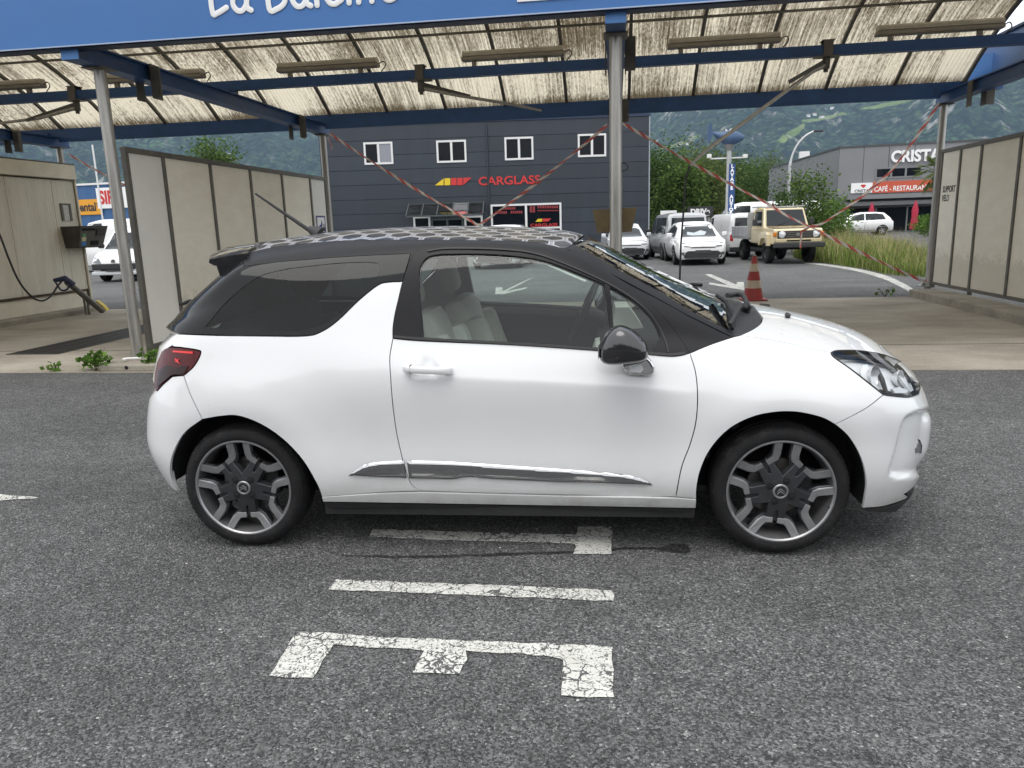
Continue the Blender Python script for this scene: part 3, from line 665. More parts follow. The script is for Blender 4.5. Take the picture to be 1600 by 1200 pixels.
# ---- wheels: built about the hub, axle along y, outer face towards -y
def wheel_parts(parent, s):
    """s=-1 faces -y, s=1 faces +y"""
    t = lambda v: (v[0], v[1] * -s, v[2])
    def emit(name, m, mat, par, smooth=True):
        m.v = [t(v) for v in m.v]; return m.build(name, mat, par, smooth)
    tyre = MB(); R = .304
    tyre.lathe([(.222, .045), (.228, .012), (.240, .003), (.259, .0), (.275, .005), (.287, .015), (.295, .028), (.300, .044), (.3015, .055), (.297, .058), (.297, .064), (.3015, .067), (.302, .095), (.297, .098), (.297, .106), (.302, .109), (.301, .140), (.297, .165), (.280, .19), (.260, .198), (.235, .19), (.222, .16)], 72, 'y')
    ty = emit('tyre', tyre, M['rubber'], parent)
    m = MB()
    for k in range(72):                                                    # shoulder blocks of the tread
        a = 2 * math.pi * k / 72
        c, sn = math.cos(a), math.sin(a); c2, s2 = math.cos(a + .05), math.sin(a + .05)
        m.add([(.286*c, .0155, .286*sn), (.299*c, .042, .299*sn), (.299*c2, .042, .299*s2), (.286*c2, .0155, .286*s2),
               (.2885*c, .0138, .2885*sn), (.3015*c, .0405, .3015*sn), (.3015*c2, .0405, .3015*s2), (.2885*c2, .0138, .2885*s2)],
              [(0,1,2,3),(4,5,6,7),(0,1,5,4),(2,3,7,6),(1,2,6,5),(0,3,7,4)])
    emit('tread_blocks', m, M['rubber'], ty, False)
    rim = MB(); rim.lathe([(.2335, .030), (.2365, .012), (.2345, .004), (.228, .0035), (.2225, .010)], 72, 'y'); rr_ = emit('rim', rim, M['alloy'], parent)
    m = MB(); m.lathe([(.2225, .010), (.2205, .022), (.212, .045), (.208, .10), (.212, .17), (.225, .19)], 72, 'y'); emit('rim_barrel', m, M['barrel'], rr_)
    m = MB(); m.lathe([(.0, .0128), (.050, .0128), (.062, .0165), (.074, .030), (.080, .05), (.0, .05)], 40, 'y'); emit('hub', m, M['gunmetal'], rr_)
    for k in range(5):
        a0 = -math.pi / 2 + k * 2 * math.pi / 5 + (-.11 if parent.get('front') else .03)
        ca, sa = math.cos(a0), math.sin(a0)
        def P(r, q, d): return (ca * r - sa * q, d, sa * r + ca * q)
        m = MB()
        # dark trunk: outline in (r, lateral); raised flanks and a centre groove
        out = [(.045, -.042), (.080, -.040), (.115, -.037), (.143, -.040), (.143, -.010), (.098, -.006), (.090, 0), (.098, .006), (.143, .010), (.143, .040), (.115, .037), (.080, .040), (.045, .042)]
        n = len(out); top = [P(r, q, .013 + .014 * max(0, (r - .05)) / .09) for r, q in out]; bot = [P(r, q * 1.25, .050) for r, q in out]
        m.add(top + bot, [tuple(range(n)), tuple(range(n, 2*n))[::-1]] + [(i, (i+1) % n, n + (i+1) % n, n + i) for i in range(n)])
        g = [(.092, 0), (.100, -.006), (.145, -.010), (.145, .010), (.100, .006)]
        m.add([P(r, q, .034) for r, q in g], [(0, 1, 2, 3, 4)])
        sp = emit('spoke', m, M['gunmetal'], rr_, False); bv = sp.modifiers.new('b', 'BEVEL'); bv.width = .003; bv.segments = 2; bv.limit_method = 'ANGLE'
        for q in (-1, 1):
            m = MB(); arm = [(.128, .010), (.128, .057), (.144, .078), (.199, .116), (.219, .086), (.168, .053), (.154, .040), (.152, .010)]
            n = len(arm); dpt = lambda r: .024 - .018 * min(1, max(0, (r - .14) / .08))
            top = [P(r, q * w, dpt(r)) for r, w in arm]; bot = [P(r, q * w, dpt(r) + .03) for r, w in arm]
            m.add(top + bot, [tuple(range(n)), tuple(range(n, 2*n))[::-1]] + [(i, (i+1) % n, n + (i+1) % n, n + i) for i in range(n)])
            arm_o = emit('spoke_arm', m, M['alloy'], rr_, False); bv = arm_o.modifiers.new('b', 'BEVEL'); bv.width = .002; bv.segments = 2; bv.limit_method = 'ANGLE'
            m = MB(); w2 = [(.110, .034), (.150, .014), (.170, .055), (.219, .092), (.198, .121), (.140, .082), (.116, .054)]
            n = len(w2); top = [P(r, q * w, dpt(r) + .012) for r, w in w2]; bot = [P(r, q * w, dpt(r) + .045) for r, w in w2]
            m.add(top + bot, [tuple(range(n)), tuple(range(n, 2*n))[::-1]] + [(i, (i+1) % n, n + (i+1) % n, n + i) for i in range(n)])
            emit('spoke_web', m, M['gunmetal'], rr_, False)
    for k in range(4):
        a = math.pi / 4 + k * math.pi / 2 + (.32 if parent.get('front') else 0)
        m = MB(); m.lathe([(.0165, .0118), (.0165, .0124), (.0115, .0122), (.0105, .0115), (.0, .011)], 14, 'y', (.052 * math.cos(a), 0, .052 * math.sin(a))); emit('wheel_bolt', m, M['gap'], rr_)
    cap = MB(); cap.lathe([(.034, .016), (.034, .010), (.031, .007), (.026, .007), (.024, .010)], 32, 'y'); c_ = emit('centre_cap', cap, M['alloy'], parent)
    m = MB(); m.lathe([(.025, .0095), (.0, .0085)], 28, 'y'); emit('cap_face', m, M['black_paint'], c_)
    m = MB()
    for dz in (.004, -.007):
        z0 = dz
        m.prism([(-.016, z0 - .006), (0, z0 + .006), (.016, z0 - .006), (.016, z0 - .001), (0, z0 + .012), (-.016, z0 - .001)], .0055, .009, 1)
    emit('cap_chevrons', m, M['chrome'], c_, False)
    m = MB(); m.lathe([(.07, .085), (.130, .085), (.132, .09), (.132, .105), (.07, .105)], 48, 'y'); emit('brake_disc', m, M['disc'], parent)
    m = MB(); m.cbox((.075, .07, -.05), (.150, .12, .06), .01); emit('brake_calliper', m, M['dark_plastic'], parent, False)
for (cx, nm, fr_) in ((0.0, 'rear', 0), (WB, 'front', 1)):
    for s in (-1, 1):
        w = empty('wheel', (cx, s * (RIMW + .004), HUBZ)); w.parent = car
        if fr_: w['front'] = 1
        wheel_parts(w, s)
        m = MB()                                                           # arch liner
        prof = []
        na = 28
        for i in range(na + 1):
            a = math.radians((-12 if fr_ else -18) + (205 if fr_ else 196) * i / na)
            lx, lz = cx + .372 * math.cos(a), HUBZ + .372 * math.sin(a); hit = CAR_BVH.ray_cast(Vector((lx, -3, lz)), Vector((0, 1, 0)))
            yo = (-hit[0].y - .03) if hit[0] is not None else .72
            for y in (max(.62, min(yo, .82)), .60): m.v.append((lx, s * y, lz))
        for i in range(na): m.f.append((2*i, 2*i+1, 2*i+3, 2*i+2))
        c0 = len(m.v); m.v.append((cx, s * .60, HUBZ)); m.f += [(c0, 2*i+1, 2*i+3) for i in range(na)]
        m.build('wheel_arch_liner', M['gap'], car)
# ---- inside
j4 = int(round(_tv[4] / LV * (NV - 1)))
V, F = [], []
iu = list(range(20, NU - 20, 6)); jv = list(range(2, j4 - 4, 6)); 
for sg in (-1, 1):
    k0 = len(V)
    for i in iu:
        for j in jv:
            pnt = GP[i, j] - GN[i, j] * .022; V.append((pnt[0], sg * max(pnt[1], 0), pnt[2]))
    for a in range(len(iu) - 1):
        for b in range(len(jv) - 1):
            q = [k0 + a * len(jv) + b, k0 + (a+1) * len(jv) + b, k0 + (a+1) * len(jv) + b + 1, k0 + a * len(jv) + b + 1]
            c = np.mean([V[i] for i in q], 0)
            if min(math.hypot(c[0], c[2] - HUBZ), math.hypot(c[0] - WB, c[2] - HUBZ)) > .395: F.append(q)
mesh_obj('inner_structure', V, F, M['gap'], car)
part('cabin_floor', M['dash'], car, lambda m: (m.box((-.30, -.66, .24), (2.25, .66, .27)), m.box((2.28, -.66, .30), (2.31, .66, .88)), m.box((-.40, -.58, .27), (.05, .58, .90))))
def dashb(m):
    prof = [(2.28, .62), (1.72, .60), (1.66, .72), (1.68, .86), (1.78, .935), (2.0, .945), (2.25, .93)]
    m.prism(prof, -.68, .68, 1)
part('dashboard', M['dash'], car, dashb)
part('dashboard_trim', M['leather'], car, lambda m: m.prism([(1.655, .74), (1.645, .80), (1.665, .86), (1.70, .87), (1.69, .82), (1.67, .74)], -.70, .05, 1))
part('centre_screen', M['leather'], car, lambda m: m.prism([(1.74, .90), (1.77, 1.05), (1.84, 1.05), (1.92, .93)], -.16, .14, 1))
part('dial_cowl', M['dash'], car, lambda m: m.prism([(1.72, .93), (1.75, 1.02), (1.86, 1.02), (1.90, .93)], .20, .54, 1))
def seat(y, x0, name, wide=.27, rear=False):
    s = empty(name, (x0, y, .27)); s.parent = car
    def soft(pn, a, b, c, tilt=0, sub=2):
        m = MB(); m.cbox(a, b, c); o = m.build(pn, M['leather'], s, True)
        for pl_ in o.data.polygons: pl_.use_smooth = True
        return o
    soft('seat_cushion', (-.22, -wide, .12), (.30, wide, .30), .07)
    o = soft('seat_backrest', (-.075, -wide * .92, 0), (.075, wide * .92, .62), .06); o.location = (-.20, 0, .22); o.rotation_euler = (0, -.33, 0)
    for q in (-1, 1):
        o = soft('seat_bolster', (-.05, -.05, .02), (.11, .05, .48), .045); o.location = (-.17, q * (wide - .05), .24); o.rotation_euler = (0, -.33, 0)
    for q in ([0] if not rear else [-.3, .3]):
        o = soft('headrest', (-.05, -.13, 0), (.05, .13, .20), .045); o.location = (-.435, q, .83 if not rear else .72); o.rotation_euler = (0, -.22, 0)
    return s
for y in (-.37, .37): seat(y, 1.20 if y < 0 else 1.26, 'front_seat')
seat(0, .26, 'rear_seat', .62, True)
m = MB(); c0 = Vector((1.60, .37, .97)); ax = Vector((-.90, 0, .42)).normalized(); u_ = ax.orthogonal().normalized(); v_ = ax.cross(u_)
ring = [c0 + (u_ * math.cos(t) + v_ * math.sin(t)) * .185 for t in np.linspace(0, 2 * math.pi, 33)]; m.tube(ring, .016, 8, False)
for t in (0.2, 2.94, 4.71): m.bar(c0, c0 + (u_ * math.cos(t) + v_ * math.sin(t)) * .18, .03, .02, ax)
m.tube([c0 + ax * .02, c0 - ax * .30], .05, 12); m.build('steering_wheel', M['dash'], car, True)
part('interior_mirror', M['dash'], car, lambda m: m.cbox((1.60, -.11, 1.29), (1.64, .11, 1.35), .015))
part('parcel_shelf', M['dash'], car, lambda m: m.box((-.40, -.66, .90), (.08, .66, .93)))
both('door_lining', [inset(np.array([px_uv(*q) for q in [(622,545),(700,548),(803,553),(935,561),(1040,570),(1076,575),(1078,640),(1050,760),(700,755),(640,740),(620,640)]]), 0)], M['dash'], off=-.045, rim=0, spacing=.08)
def headliner(m):
    xs = np.linspace(0.1, 1.5, 8); ys = np.linspace(-.55, .55, 7)
    vs = []
    for x in xs:
        for y in ys: q = on_surf(x, y, -.035); vs.append(tuple(q))
    m.add(vs, [(i*7+j, (i+1)*7+j, (i+1)*7+j+1, i*7+j+1) for i in range(7) for j in range(6)])
part('headliner', simple('grey_headliner', (.25, .25, .24), .9), car, headliner)
# ---------------------------------------------------------------- ground
def asphalt_mat():
    m, nt, b = new_mat('worn_asphalt'); v = coords(nt, 'Object')
    cell = node(nt, 'ShaderNodeTexVoronoi'); nt.links.new(v, cell.inputs['Vector']); cell.inputs['Scale'].default_value = 140
    sx = node(nt, 'ShaderNodeSeparateColor'); nt.links.new(cell.outputs['Color'], sx.inputs[0])
    stone = ramp(nt, sx.outputs[0], [(0.0, (.038, .039, .040)), (.5, (.102, .103, .103)), (.90, (.19, .19, .19)), (.985, (.26, .26, .26)), (1.0, (.42, .42, .41))])
    big = noise(nt, v, .55, 5, .6); mid = noise(nt, v, 9, 4, .6)
    trk = noise(nt, coords(nt, 'Object', (.16, 1.5, 1)), 1.0, 4, .55); shade = mixc(nt, 1.0, ramp(nt, big, [(.3, .78), (.7, 1.16)]), ramp(nt, trk, [(.3, .84), (.65, 1.10)]), 'MULTIPLY'); c = mixc(nt, 1.0, stone, shade, 'MULTIPLY')
    c = mixc(nt, 1.0, c, ramp(nt, mid, [(.3, .80), (.7, 1.15)]), 'MULTIPLY')
    fine = noise(nt, v, 330, 3, .7); c = mixc(nt, 1.0, c, ramp(nt, fine, [(.3, .72), (.7, 1.25)]), 'MULTIPLY')
    sp = node(nt, 'ShaderNodeTexVoronoi'); nt.links.new(v, sp.inputs['Vector']); sp.inputs['Scale'].default_value = 26
    s2 = node(nt, 'ShaderNodeSeparateColor'); nt.links.new(sp.outputs['Color'], s2.inputs[0])
    k = math_n(nt, 'MULTIPLY', math_n(nt, 'GREATER_THAN', s2.outputs[1], .955), math_n(nt, 'LESS_THAN', sp.outputs['Distance'], math_n(nt, 'MULTIPLY', s2.outputs[0], .17)))
    c = mixc(nt, k, c, (.52, .52, .50)); nt.links.new(c, b.inputs['Base Color'])
    crack = voro(nt, mixv(nt, v, noise(nt, v, 3, 3, .6, 'Color'), .25), .42, 'DISTANCE_TO_EDGE')
    ck = ramp(nt, crack, [(.0, .72), (.0025, 1.0)]); c2 = mixc(nt, 1.0, c, ck, 'MULTIPLY'); nt.links.new(c2, b.inputs['Base Color'])
    sset(b, Roughness=.82); b.inputs['Specular IOR Level'].default_value = .35
    h = math_n(nt, 'ADD', math_n(nt, 'MULTIPLY', cell.outputs['Distance'], -1.0), math_n(nt, 'MULTIPLY', fine, .4)); bump(nt, b, h, 1.0, .008); return m
def mixv(nt, v, nz, a):
    n = node(nt, 'ShaderNodeMix', data_type='VECTOR'); n.inputs[0].default_value = a; nt.links.new(v, n.inputs[4]); nt.links.new(nz, n.inputs[5]); return n.outputs[1]
M['asphalt'] = asphalt_mat()
def road_paint():
    m, nt, b = new_mat('cracked_road_paint'); v = coords(nt, 'Object')
    w = mixv(nt, v, noise(nt, v, 14, 4, .7, 'Color'), .05)
    e = voro(nt, w, 24, 'DISTANCE_TO_EDGE'); dens = noise(nt, v, 6, 4, .7)
    k1 = math_n(nt, 'LESS_THAN', e, ramp(nt, dens, [(.42, 0.0), (.70, .10)]))
    big = voro(nt, w, 6, 'DISTANCE_TO_EDGE'); k2 = math_n(nt, 'LESS_THAN', big, ramp(nt, noise(nt, v, 11, 3, .6), [(.45, 0.0), (.7, .03)]))
    chip = math_n(nt, 'GREATER_THAN', math_n(nt, 'MULTIPLY_ADD', noise(nt, v, 2.5, 3, .6), .22, noise(nt, v, 95, 5, .8)), .665)
    k = math_n(nt, 'MAXIMUM', math_n(nt, 'MAXIMUM', k1, k2), chip)
    c = ramp(nt, noise(nt, v, 5, 4, .6), [(.3, (.47, .465, .43)), (.7, (.62, .615, .58))])
    nt.links.new(mixc(nt, k, c, (.075, .075, .075)), b.inputs['Base Color']); sset(b, Roughness=.75)
    bump(nt, b, math_n(nt, 'SUBTRACT', noise(nt, v, 110, 3, .6), k), .5, .004); return m
M['road_paint'] = road_paint()
tag(mesh_obj('asphalt_ground', [(-400,-60,0),(400,-60,0),(400,700,0),(-400,700,0)], [(0,1,2,3)], M['asphalt']), 'dark grey asphalt with pale aggregate', None, kind='structure')
def flat(name, pts, z, mat, label=None, jag=0.0, parent=None):
    P = []
    n = len(pts)
    for i in range(n):
        a, b = np.array(pts[i][:2]), np.array(pts[(i + 1) % n][:2]); L = np.hypot(*(b - a)); k = max(1, int(L / .035)) if jag else 1
        for t in range(k):
            q = a + (b - a) * t / k; P.append((q[0] + random.uniform(-jag, jag), q[1] + random.uniform(-jag, jag)))
    vs, fs = cdt_fill([np.array(P)], 1e3 if not jag else 5)
    o = mesh_obj(name, [(x, y, z) for x, y in vs], fs, mat)
    bm = bmesh.new(); bm.from_mesh(o.data)
    for f in bm.faces:
        if f.normal.z < 0: f.normal_flip()
    bm.to_mesh(o.data); bm.free()
    o['kind'] = 'structure'
    if label: o['label'] = label
    if parent: o.parent = parent
    return o
zp = lambda x, y: gpt(360 + x / 2.105, 780 + y / 2.105)
ms = [('road_marking', [(470,100),(700,107),(1140,119),(1140,92),(1255,92),(1256,183),(1130,183),(1136,148),(700,136),(455,125)], 'worn white paint stroke with a square end under the car sill'),
      ('road_marking', [(345,267),(800,283),(1258,302),(1260,338),(800,318),(325,300)], 'single straight worn white paint bar on the asphalt'),
      ('road_marking', [(235,440),(300,442),(480,455),(780,468),(960,475),(1258,487),(1260,655),(1088,650),(1095,530),(1075,522),(960,512),(775,503),(775,530),(755,578),(605,572),(640,500),(585,495),(450,490),(335,482),(320,510),(270,592),(130,585),(205,455)], 'large cracked white painted letter with three arms')]
for nm, pts, lb in ms: flat(nm, [zp(*q) for q in pts], .004, M['road_paint'], lb, .005)
flat('road_marking', [gpt(*q) for q in ((-40,770),(0,773),(55,777),(61,779),(0,783),(-40,784))], .004, M['road_paint'], 'tip of a white painted line behind the car', .006)
dz = lambda x, y: gpt(880 + x / 4.615, 360 + y / 4.615)
flat('road_arrow', [dz(*q) for q in ((1020,318),(1062,316),(1250,392),(1252,374),(1302,374),(1308,434),(1225,420),(1052,390),(1055,377),(1190,396))], .004, M['road_paint'], 'white painted direction arrow on the yard behind the bay', .01)
def stain_mat(spot=False):
    m, nt, b = new_mat('oil_stain'); out = nt.nodes['Material Output']; sset(b, Base_Color=rgba((.022, .022, .023)), Roughness=.5)
    tr = node(nt, 'ShaderNodeBsdfTransparent'); mx = node(nt, 'ShaderNodeMixShader'); v = coords(nt, 'Object')
    f = math_n(nt, 'ADD', noise(nt, v, 70, 4, .7), math_n(nt, 'MULTIPLY', noise(nt, v, 9, 3, .6), .5)); al = ramp(nt, f, [(.55, .25), (.92, .9)])
    if spot:
        g = node(nt, 'ShaderNodeTexCoord'); sb = node(nt, 'ShaderNodeVectorMath', operation='DISTANCE'); nt.links.new(g.outputs['Generated'], sb.inputs[0]); sb.inputs[1].default_value = (.5, .5, .0)
        al = math_n(nt, 'MULTIPLY', al, ramp(nt, math_n(nt, 'MULTIPLY_ADD', noise(nt, v, 40, 3, .6), .35, sb.outputs['Value']), [(.35, 1.0), (.62, 0.0)]))
    nt.links.new(al, mx.inputs[0])
    nt.links.new(tr.outputs[0], mx.inputs[1]); nt.links.new(b.outputs[0], mx.inputs[2]); nt.links.new(mx.outputs[0], out.inputs[0]); return m
wet = stain_mat()
sz = lambda x, y: gpt(640 + x / 3.97, 380 + y / 3.97)
flat('road_arrow', [sz(*q) for q in ((530,318),(535,275),(576,275),(578,298),(740,222),(768,212),(605,298),(727,274),(727,281),(580,318))], .004, M['road_paint'], 'white painted arrow on the yard seen through the car windows', .01)
flat('road_edge_line', [sz(*q) for q in ((815,120),(835,120),(1100,232),(1085,240))], .004, M['road_paint'], 'white line on the yard seen through the car windows', .01)
flat('oil_stain', [zp(*q) for q in crom([(360,184),(600,186),(850,180),(1130,172),(1300,160),(1410,160),(1440,150),(1480,148),(1510,160),(1500,180),(1440,176),(1400,167),(1300,167),(1130,180),(850,188),(620,196),(380,190)], 3)], .003, wet, 'thin dark wet streak beside the painted letters', .006)
spot_m = stain_mat(True)
for q, r in (((408,1087), .085), ((572,1127), .05), ((478,870), .05), ((1440,948), .06), ((760,1150), .05)):
    c = gpt(*q); flat('oil_stain', [(c[0] + r * math.cos(a) * random.uniform(.8, 1.15), c[1] + r * .7 * math.sin(a) * random.uniform(.8, 1.2)) for a in np.linspace(0, 6.28, 16, endpoint=False)], .003, spot_m, 'small dark oil spot soaked into the asphalt')
# wash bay slab
def concrete(name, c, stain, sc=.8):
    m, nt, b = new_mat(name); v = coords(nt, 'Object'); vs_ = coords(nt, 'Object', (.55, .9, 1))
    f = noise(nt, vs_, sc * 1.4, 6, .65); cc = ramp(nt, f, [(.3, stain), (.68, c)])
    cc = mixc(nt, 1.0, cc, ramp(nt, noise(nt, v, 38, 4, .7), [(.3, .82), (.7, 1.12)]), 'MULTIPLY')
    sp = ramp(nt, noise(nt, v, 6, 5, .75), [(.62, 0.0), (.74, .55)]); cc = mixc(nt, sp, cc, tuple(x * .55 for x in stain)); nt.links.new(cc, b.inputs['Base Color'])
    sset(b, Roughness=.85); bump(nt, b, noise(nt, v, 160, 3, .6), .25, .005); return m
M['slab'] = concrete('stained_concrete', (.40, .365, .305), (.205, .178, .140))
M['kerb'] = concrete('kerb_concrete', (.36, .325, .265), (.20, .18, .15), 2)
slab = box_part('concrete_slab', (-17, 7.5, -.2), (5.25, 14.35, .006), M['slab']); slab['kind'] = 'structure'; slab['label'] = 'stained tan concrete floor of the wash bays'
gm = simple('joint_line', (.07, .062, .05), .9)
for x in (-4.2, -.1):
    o = box_part('slab_joint', (x, 7.52, .0), (x + .015, 14.3, .0085), gm, slab)
for y in (9.0,):
    o = box_part('slab_joint', (-16, y, .0), (5.2, y + .014, .0088), gm, slab)
k = box_part('kerb', (5.25, 8.6, -.1), (5.78, 14.4, .135), M['kerb'], None, .015); k['kind'] = 'structure'; k['label'] = 'raised concrete kerb along the tall partition'
k = box_part('kerb', (-11.0, 7.6, -.1), (-10.52, 14.3, .10), M['kerb'], None, .015); k['kind'] = 'structure'; k['label'] = 'low concrete kerb in front of the wash cabin'
flat('road_edge_line', [gpt(*q)[:2] for q in crom([(1256,409),(1300,414),(1345,421),(1385,431),(1412,443),(1432,455)], 5)] + [gpt(*q)[:2] for q in crom([(1424,458),(1404,447),(1380,436),(1342,425),(1300,417),(1256,411.5)], 5)], .004, M['road_paint'], 'curved white edge line beside the tall grass')
# drain grate
gr = empty('drain_grate', (-7.6, 8.75, .007), 0, 'long steel drain grate sunk in the wash bay floor', 'grate')
st = simple('grate_steel', (.05, .048, .045), .55, .6, .3, 10)
box_part('pit', (-.36, 0, -.004), (.36, 2.9, .001), M['gap'], gr)
part('grate_frame', st, gr, lambda m: (m.box((-.38, -.02, 0), (-.345, 2.92, .006)), m.box((.345, -.02, 0), (.38, 2.92, .006)), m.box((-.345, -.02, 0), (.345, .015, .006)), m.box((-.345, 2.885, 0), (.345, 2.92, .006))))
b0 = box_part('slat', (-.344, 0, 0.001), (.344, .022, .0055), st, gr)
for i in range(1, 46):
    c = b0.copy(); COL.objects.link(c); c.parent = gr; c.location = (0, .03 + i * .0615, 0)
b0.location = (0, .03, 0)
for x in (-.11, .11): box_part('grate_rail', (x - .008, .016, .0), (x + .008, 2.884, .0048), st, gr)
# ---------------------------------------------------------------- wash bay canopy
M['steel'] = simple('brushed_steel', (.40, .385, .36), .38, .85, .22, 4, stretch=(6, 6, .5))
M['frame_grey'] = simple('weathered_frame', (.13, .122, .105), .5, .35, .25, 5)
M['blue'] = simple('blue_beam_paint', (.022, .075, .215), .45, 0, .18, 3, dirt=((.02, .04, .09), 5, .6))
M['blue_dark'] = simple('dark_blue_edge', (.015, .03, .075), .5, 0, .15, 3)
M['fascia'] = simple('blue_fascia', (.040, .150, .40), .42, 0, .05, .8)
M['white_sign'] = simple('white_lettering', (.82, .82, .82), .5)
YF, YR, YM = 8.25, 14.85, 11.35
CX = (-17.25, -11.5, -5.75, 0.0, 5.75)
can = empty('wash_bay_canopy', (0, 0, 0), 0, 'blue steel canopy with a vaulted dirty roof over the wash bays', 'canopy')
for x in CX:
    for y in (YF, YR):
        if (x == 5.75 and y == YF): pass
        def colm(m):
            m.lathe([(.066, 0.01), (.066, 3.33)], 28, 'z', (x, y, 0))
        c = part('column', M['steel'], can, colm, True)
        part('base_plate', M['steel'], c, lambda m: (m.box((x - .15, y - .15, .0 if y == YF else .0), (x + .15, y + .15, .02)), m.prism([(x - .14, .02), (x - .065, .02), (x - .065, .15)], y - .006, y + .006, 1), m.prism([(x + .14, .02), (x + .065, .02), (x + .065, .15)], y - .006, y + .006, 1)), loc=(0, 0, .135 if (x == 5.75) else .008))
        part('cap_plate', M['frame_grey'], c, lambda m: m.box((x - .12, y - .14, 3.325), (x + .12, y + .14, 3.342)))
    part('cross_beam', M['blue'], can, lambda m: (m.box((x - .10, 7.80, 3.343), (x + .10, 15.1, 3.360)), m.box((x - .045, 7.805, 3.36), (x + .045, 15.1, 3.52)), m.box((x - .10, 7.80, 3.52), (x + .10, 15.1, 3.538))))
    part('beam_end', simple('lit_blue_end', (.10, .27, .62), .5), can, lambda m: m.box((x - .10, 7.785, 3.345), (x + .10, 7.798, 3.537)))  # brighter blue puts the light on the beam front face into its colour
    for y in (9.15, 13.6):                                                # hose brackets
        part('hanger_bracket', M['frame_grey'], can, lambda m: (m.box((x + .102, y - .10, 3.14), (x + .118, y + .10, 3.54)), m.box((x + .118, y - .10, 3.14), (x + .22, y - .085, 3.50))))
        part('hanger_bracket', M['frame_grey'], can, lambda m: m.box((x - .12, y - .08, 3.13), (x - .104, y + .08, 3.53)))
for (nm, y, z0, z1, w) in (('rear_beam', YR, 3.545, 3.70, .16), ('mid_beam', YM, 3.60, 3.735, .12), ('front_beam', 8.0, 3.545, 3.70, .16)):
    for i in range(len(CX) - 1):
        part(nm, M['blue'], can, lambda m: m.box((CX[i] + (.001 if i else -.3), y - w / 2, z0), (CX[i + 1] - .001 + (.9 if i == len(CX) - 2 else 0), y + w / 2, z1)))
for i in range(len(CX) - 1):
    part('rear_valance', M['blue'], can, lambda m: m.box((CX[i] + .12, YR - .13, 3.43), (CX[i + 1] - .12, YR - .085, 3.62)))
for x in CX: part('beam_post', M['blue'], can, lambda m: m.box((x - .05, YM - .05, 3.539), (x + .05, YM + .05, 3.599)))
# vaulted roof
VY, VH, VZ, VS = 11.40, 3.52, 3.66, 1.27
def vault(t): y = VY + VH * t; return y, VZ + VS * (1 - t * t)
SHW = 1.157; NX, NA = 34, 22
def sheet_mat():
    m, nt, b = new_mat('mossy_corrugated_plastic'); out = nt.nodes['Material Output']; nt.nodes.remove(b)
    oi = node(nt, 'ShaderNodeObjectInfo'); tc = node(nt, 'ShaderNodeTexCoord')
    ad = node(nt, 'ShaderNodeVectorMath', operation='ADD'); nt.links.new(tc.outputs['Object'], ad.inputs[0])
    rv = node(nt, 'ShaderNodeCombineXYZ'); nt.links.new(math_n(nt, 'MULTIPLY', oi.outputs['Random'], 57.0), rv.inputs[0]); nt.links.new(math_n(nt, 'MULTIPLY', oi.outputs['Random'], 31.0), rv.inputs[1]); nt.links.new(rv.outputs[0], ad.inputs[1])
    def mp(sc):
        q = node(nt, 'ShaderNodeMapping'); nt.links.new(ad.outputs[0], q.inputs[0]); q.inputs['Scale'].default_value = sc; return q.outputs[0]
    streak = noise(nt, mp((34, .6, .6)), 1.0, 6, .78, dist=.5); grain = noise(nt, mp((34, 13, 13)), 1.0, 4, .75)
    patch = noise(nt, mp((1.1, .55, .55)), 1.0, 3, .55)
    mott = math_n(nt, 'GREATER_THAN', math_n(nt, 'FRACT', math_n(nt, 'MULTIPLY', oi.outputs['Random'], 7.3)), .5)
    f = math_n(nt, 'ADD', math_n(nt, 'MULTIPLY', streak, .62), math_n(nt, 'MULTIPLY', grain, math_n(nt, 'MULTIPLY_ADD', mott, .16, .30)))
    f = math_n(nt, 'ADD', f, math_n(nt, 'MULTIPLY', math_n(nt, 'SUBTRACT', patch, .5), .30))
    sx = node(nt, 'ShaderNodeSeparateXYZ'); nt.links.new(tc.outputs['Object'], sx.inputs[0])
    edge = ramp(nt, math_n(nt, 'MULTIPLY_ADD', sx.outputs[1], 1 / 7.04, .5), [(0.0, .55), (.05, .52), (.5, .54), (.80, .52), (.90, .44), (.965, .46), (.99, .60), (1.0, .68)])
    f = math_n(nt, 'ADD', f, math_n(nt, 'SUBTRACT', edge, .5)); f = math_n(nt, 'ADD', f, math_n(nt, 'MULTIPLY', mott, -.065))
    k = ramp(nt, f, [(.40, 0.0), (.48, .6), (.56, 1.0)])
    c = mixc(nt, k, (.70, .64, .51), (.115, .088, .054))
    di = node(nt, 'ShaderNodeBsdfDiffuse'); tr = node(nt, 'ShaderNodeBsdfTranslucent'); nt.links.new(c, di.inputs[0]); nt.links.new(c, tr.inputs[0])
    mx = node(nt, 'ShaderNodeMixShader'); mx.inputs[0].default_value = .80; nt.links.new(di.outputs[0], mx.inputs[1]); nt.links.new(tr.outputs[0], mx.inputs[2]); nt.links.new(mx.outputs[0], out.inputs[0]); return m
M['roof_sheet'] = sheet_mat()
V = []
for i in range(NX + 1):
    for j in range(NA + 1):
        y, z = vault(-1 + 2 * j / NA); V.append((SHW * i / NX, y - VY, z + .018 * (1 if i % 2 else -1) * (1 if 0 < i < NX else 0)))
s0 = mesh_obj('roof_sheet', V, [(i*(NA+1)+j, (i+1)*(NA+1)+j, (i+1)*(NA+1)+j+1, i*(NA+1)+j+1) for i in range(NX) for j in range(NA)], M['roof_sheet'], can)
rv_ = MB(); P = [vault(-1 + 2 * j / NA) for j in range(NA + 1)]
for j in range(NA): rv_.bar((0, P[j][0] - VY, P[j][1] - .055), (0, P[j + 1][0] - VY, P[j + 1][1] - .055), .055, .05)
r0 = rv_.build('rafter', M['frame_grey'], can)
XR = [6.03 - SHW * i for i in range(20)]
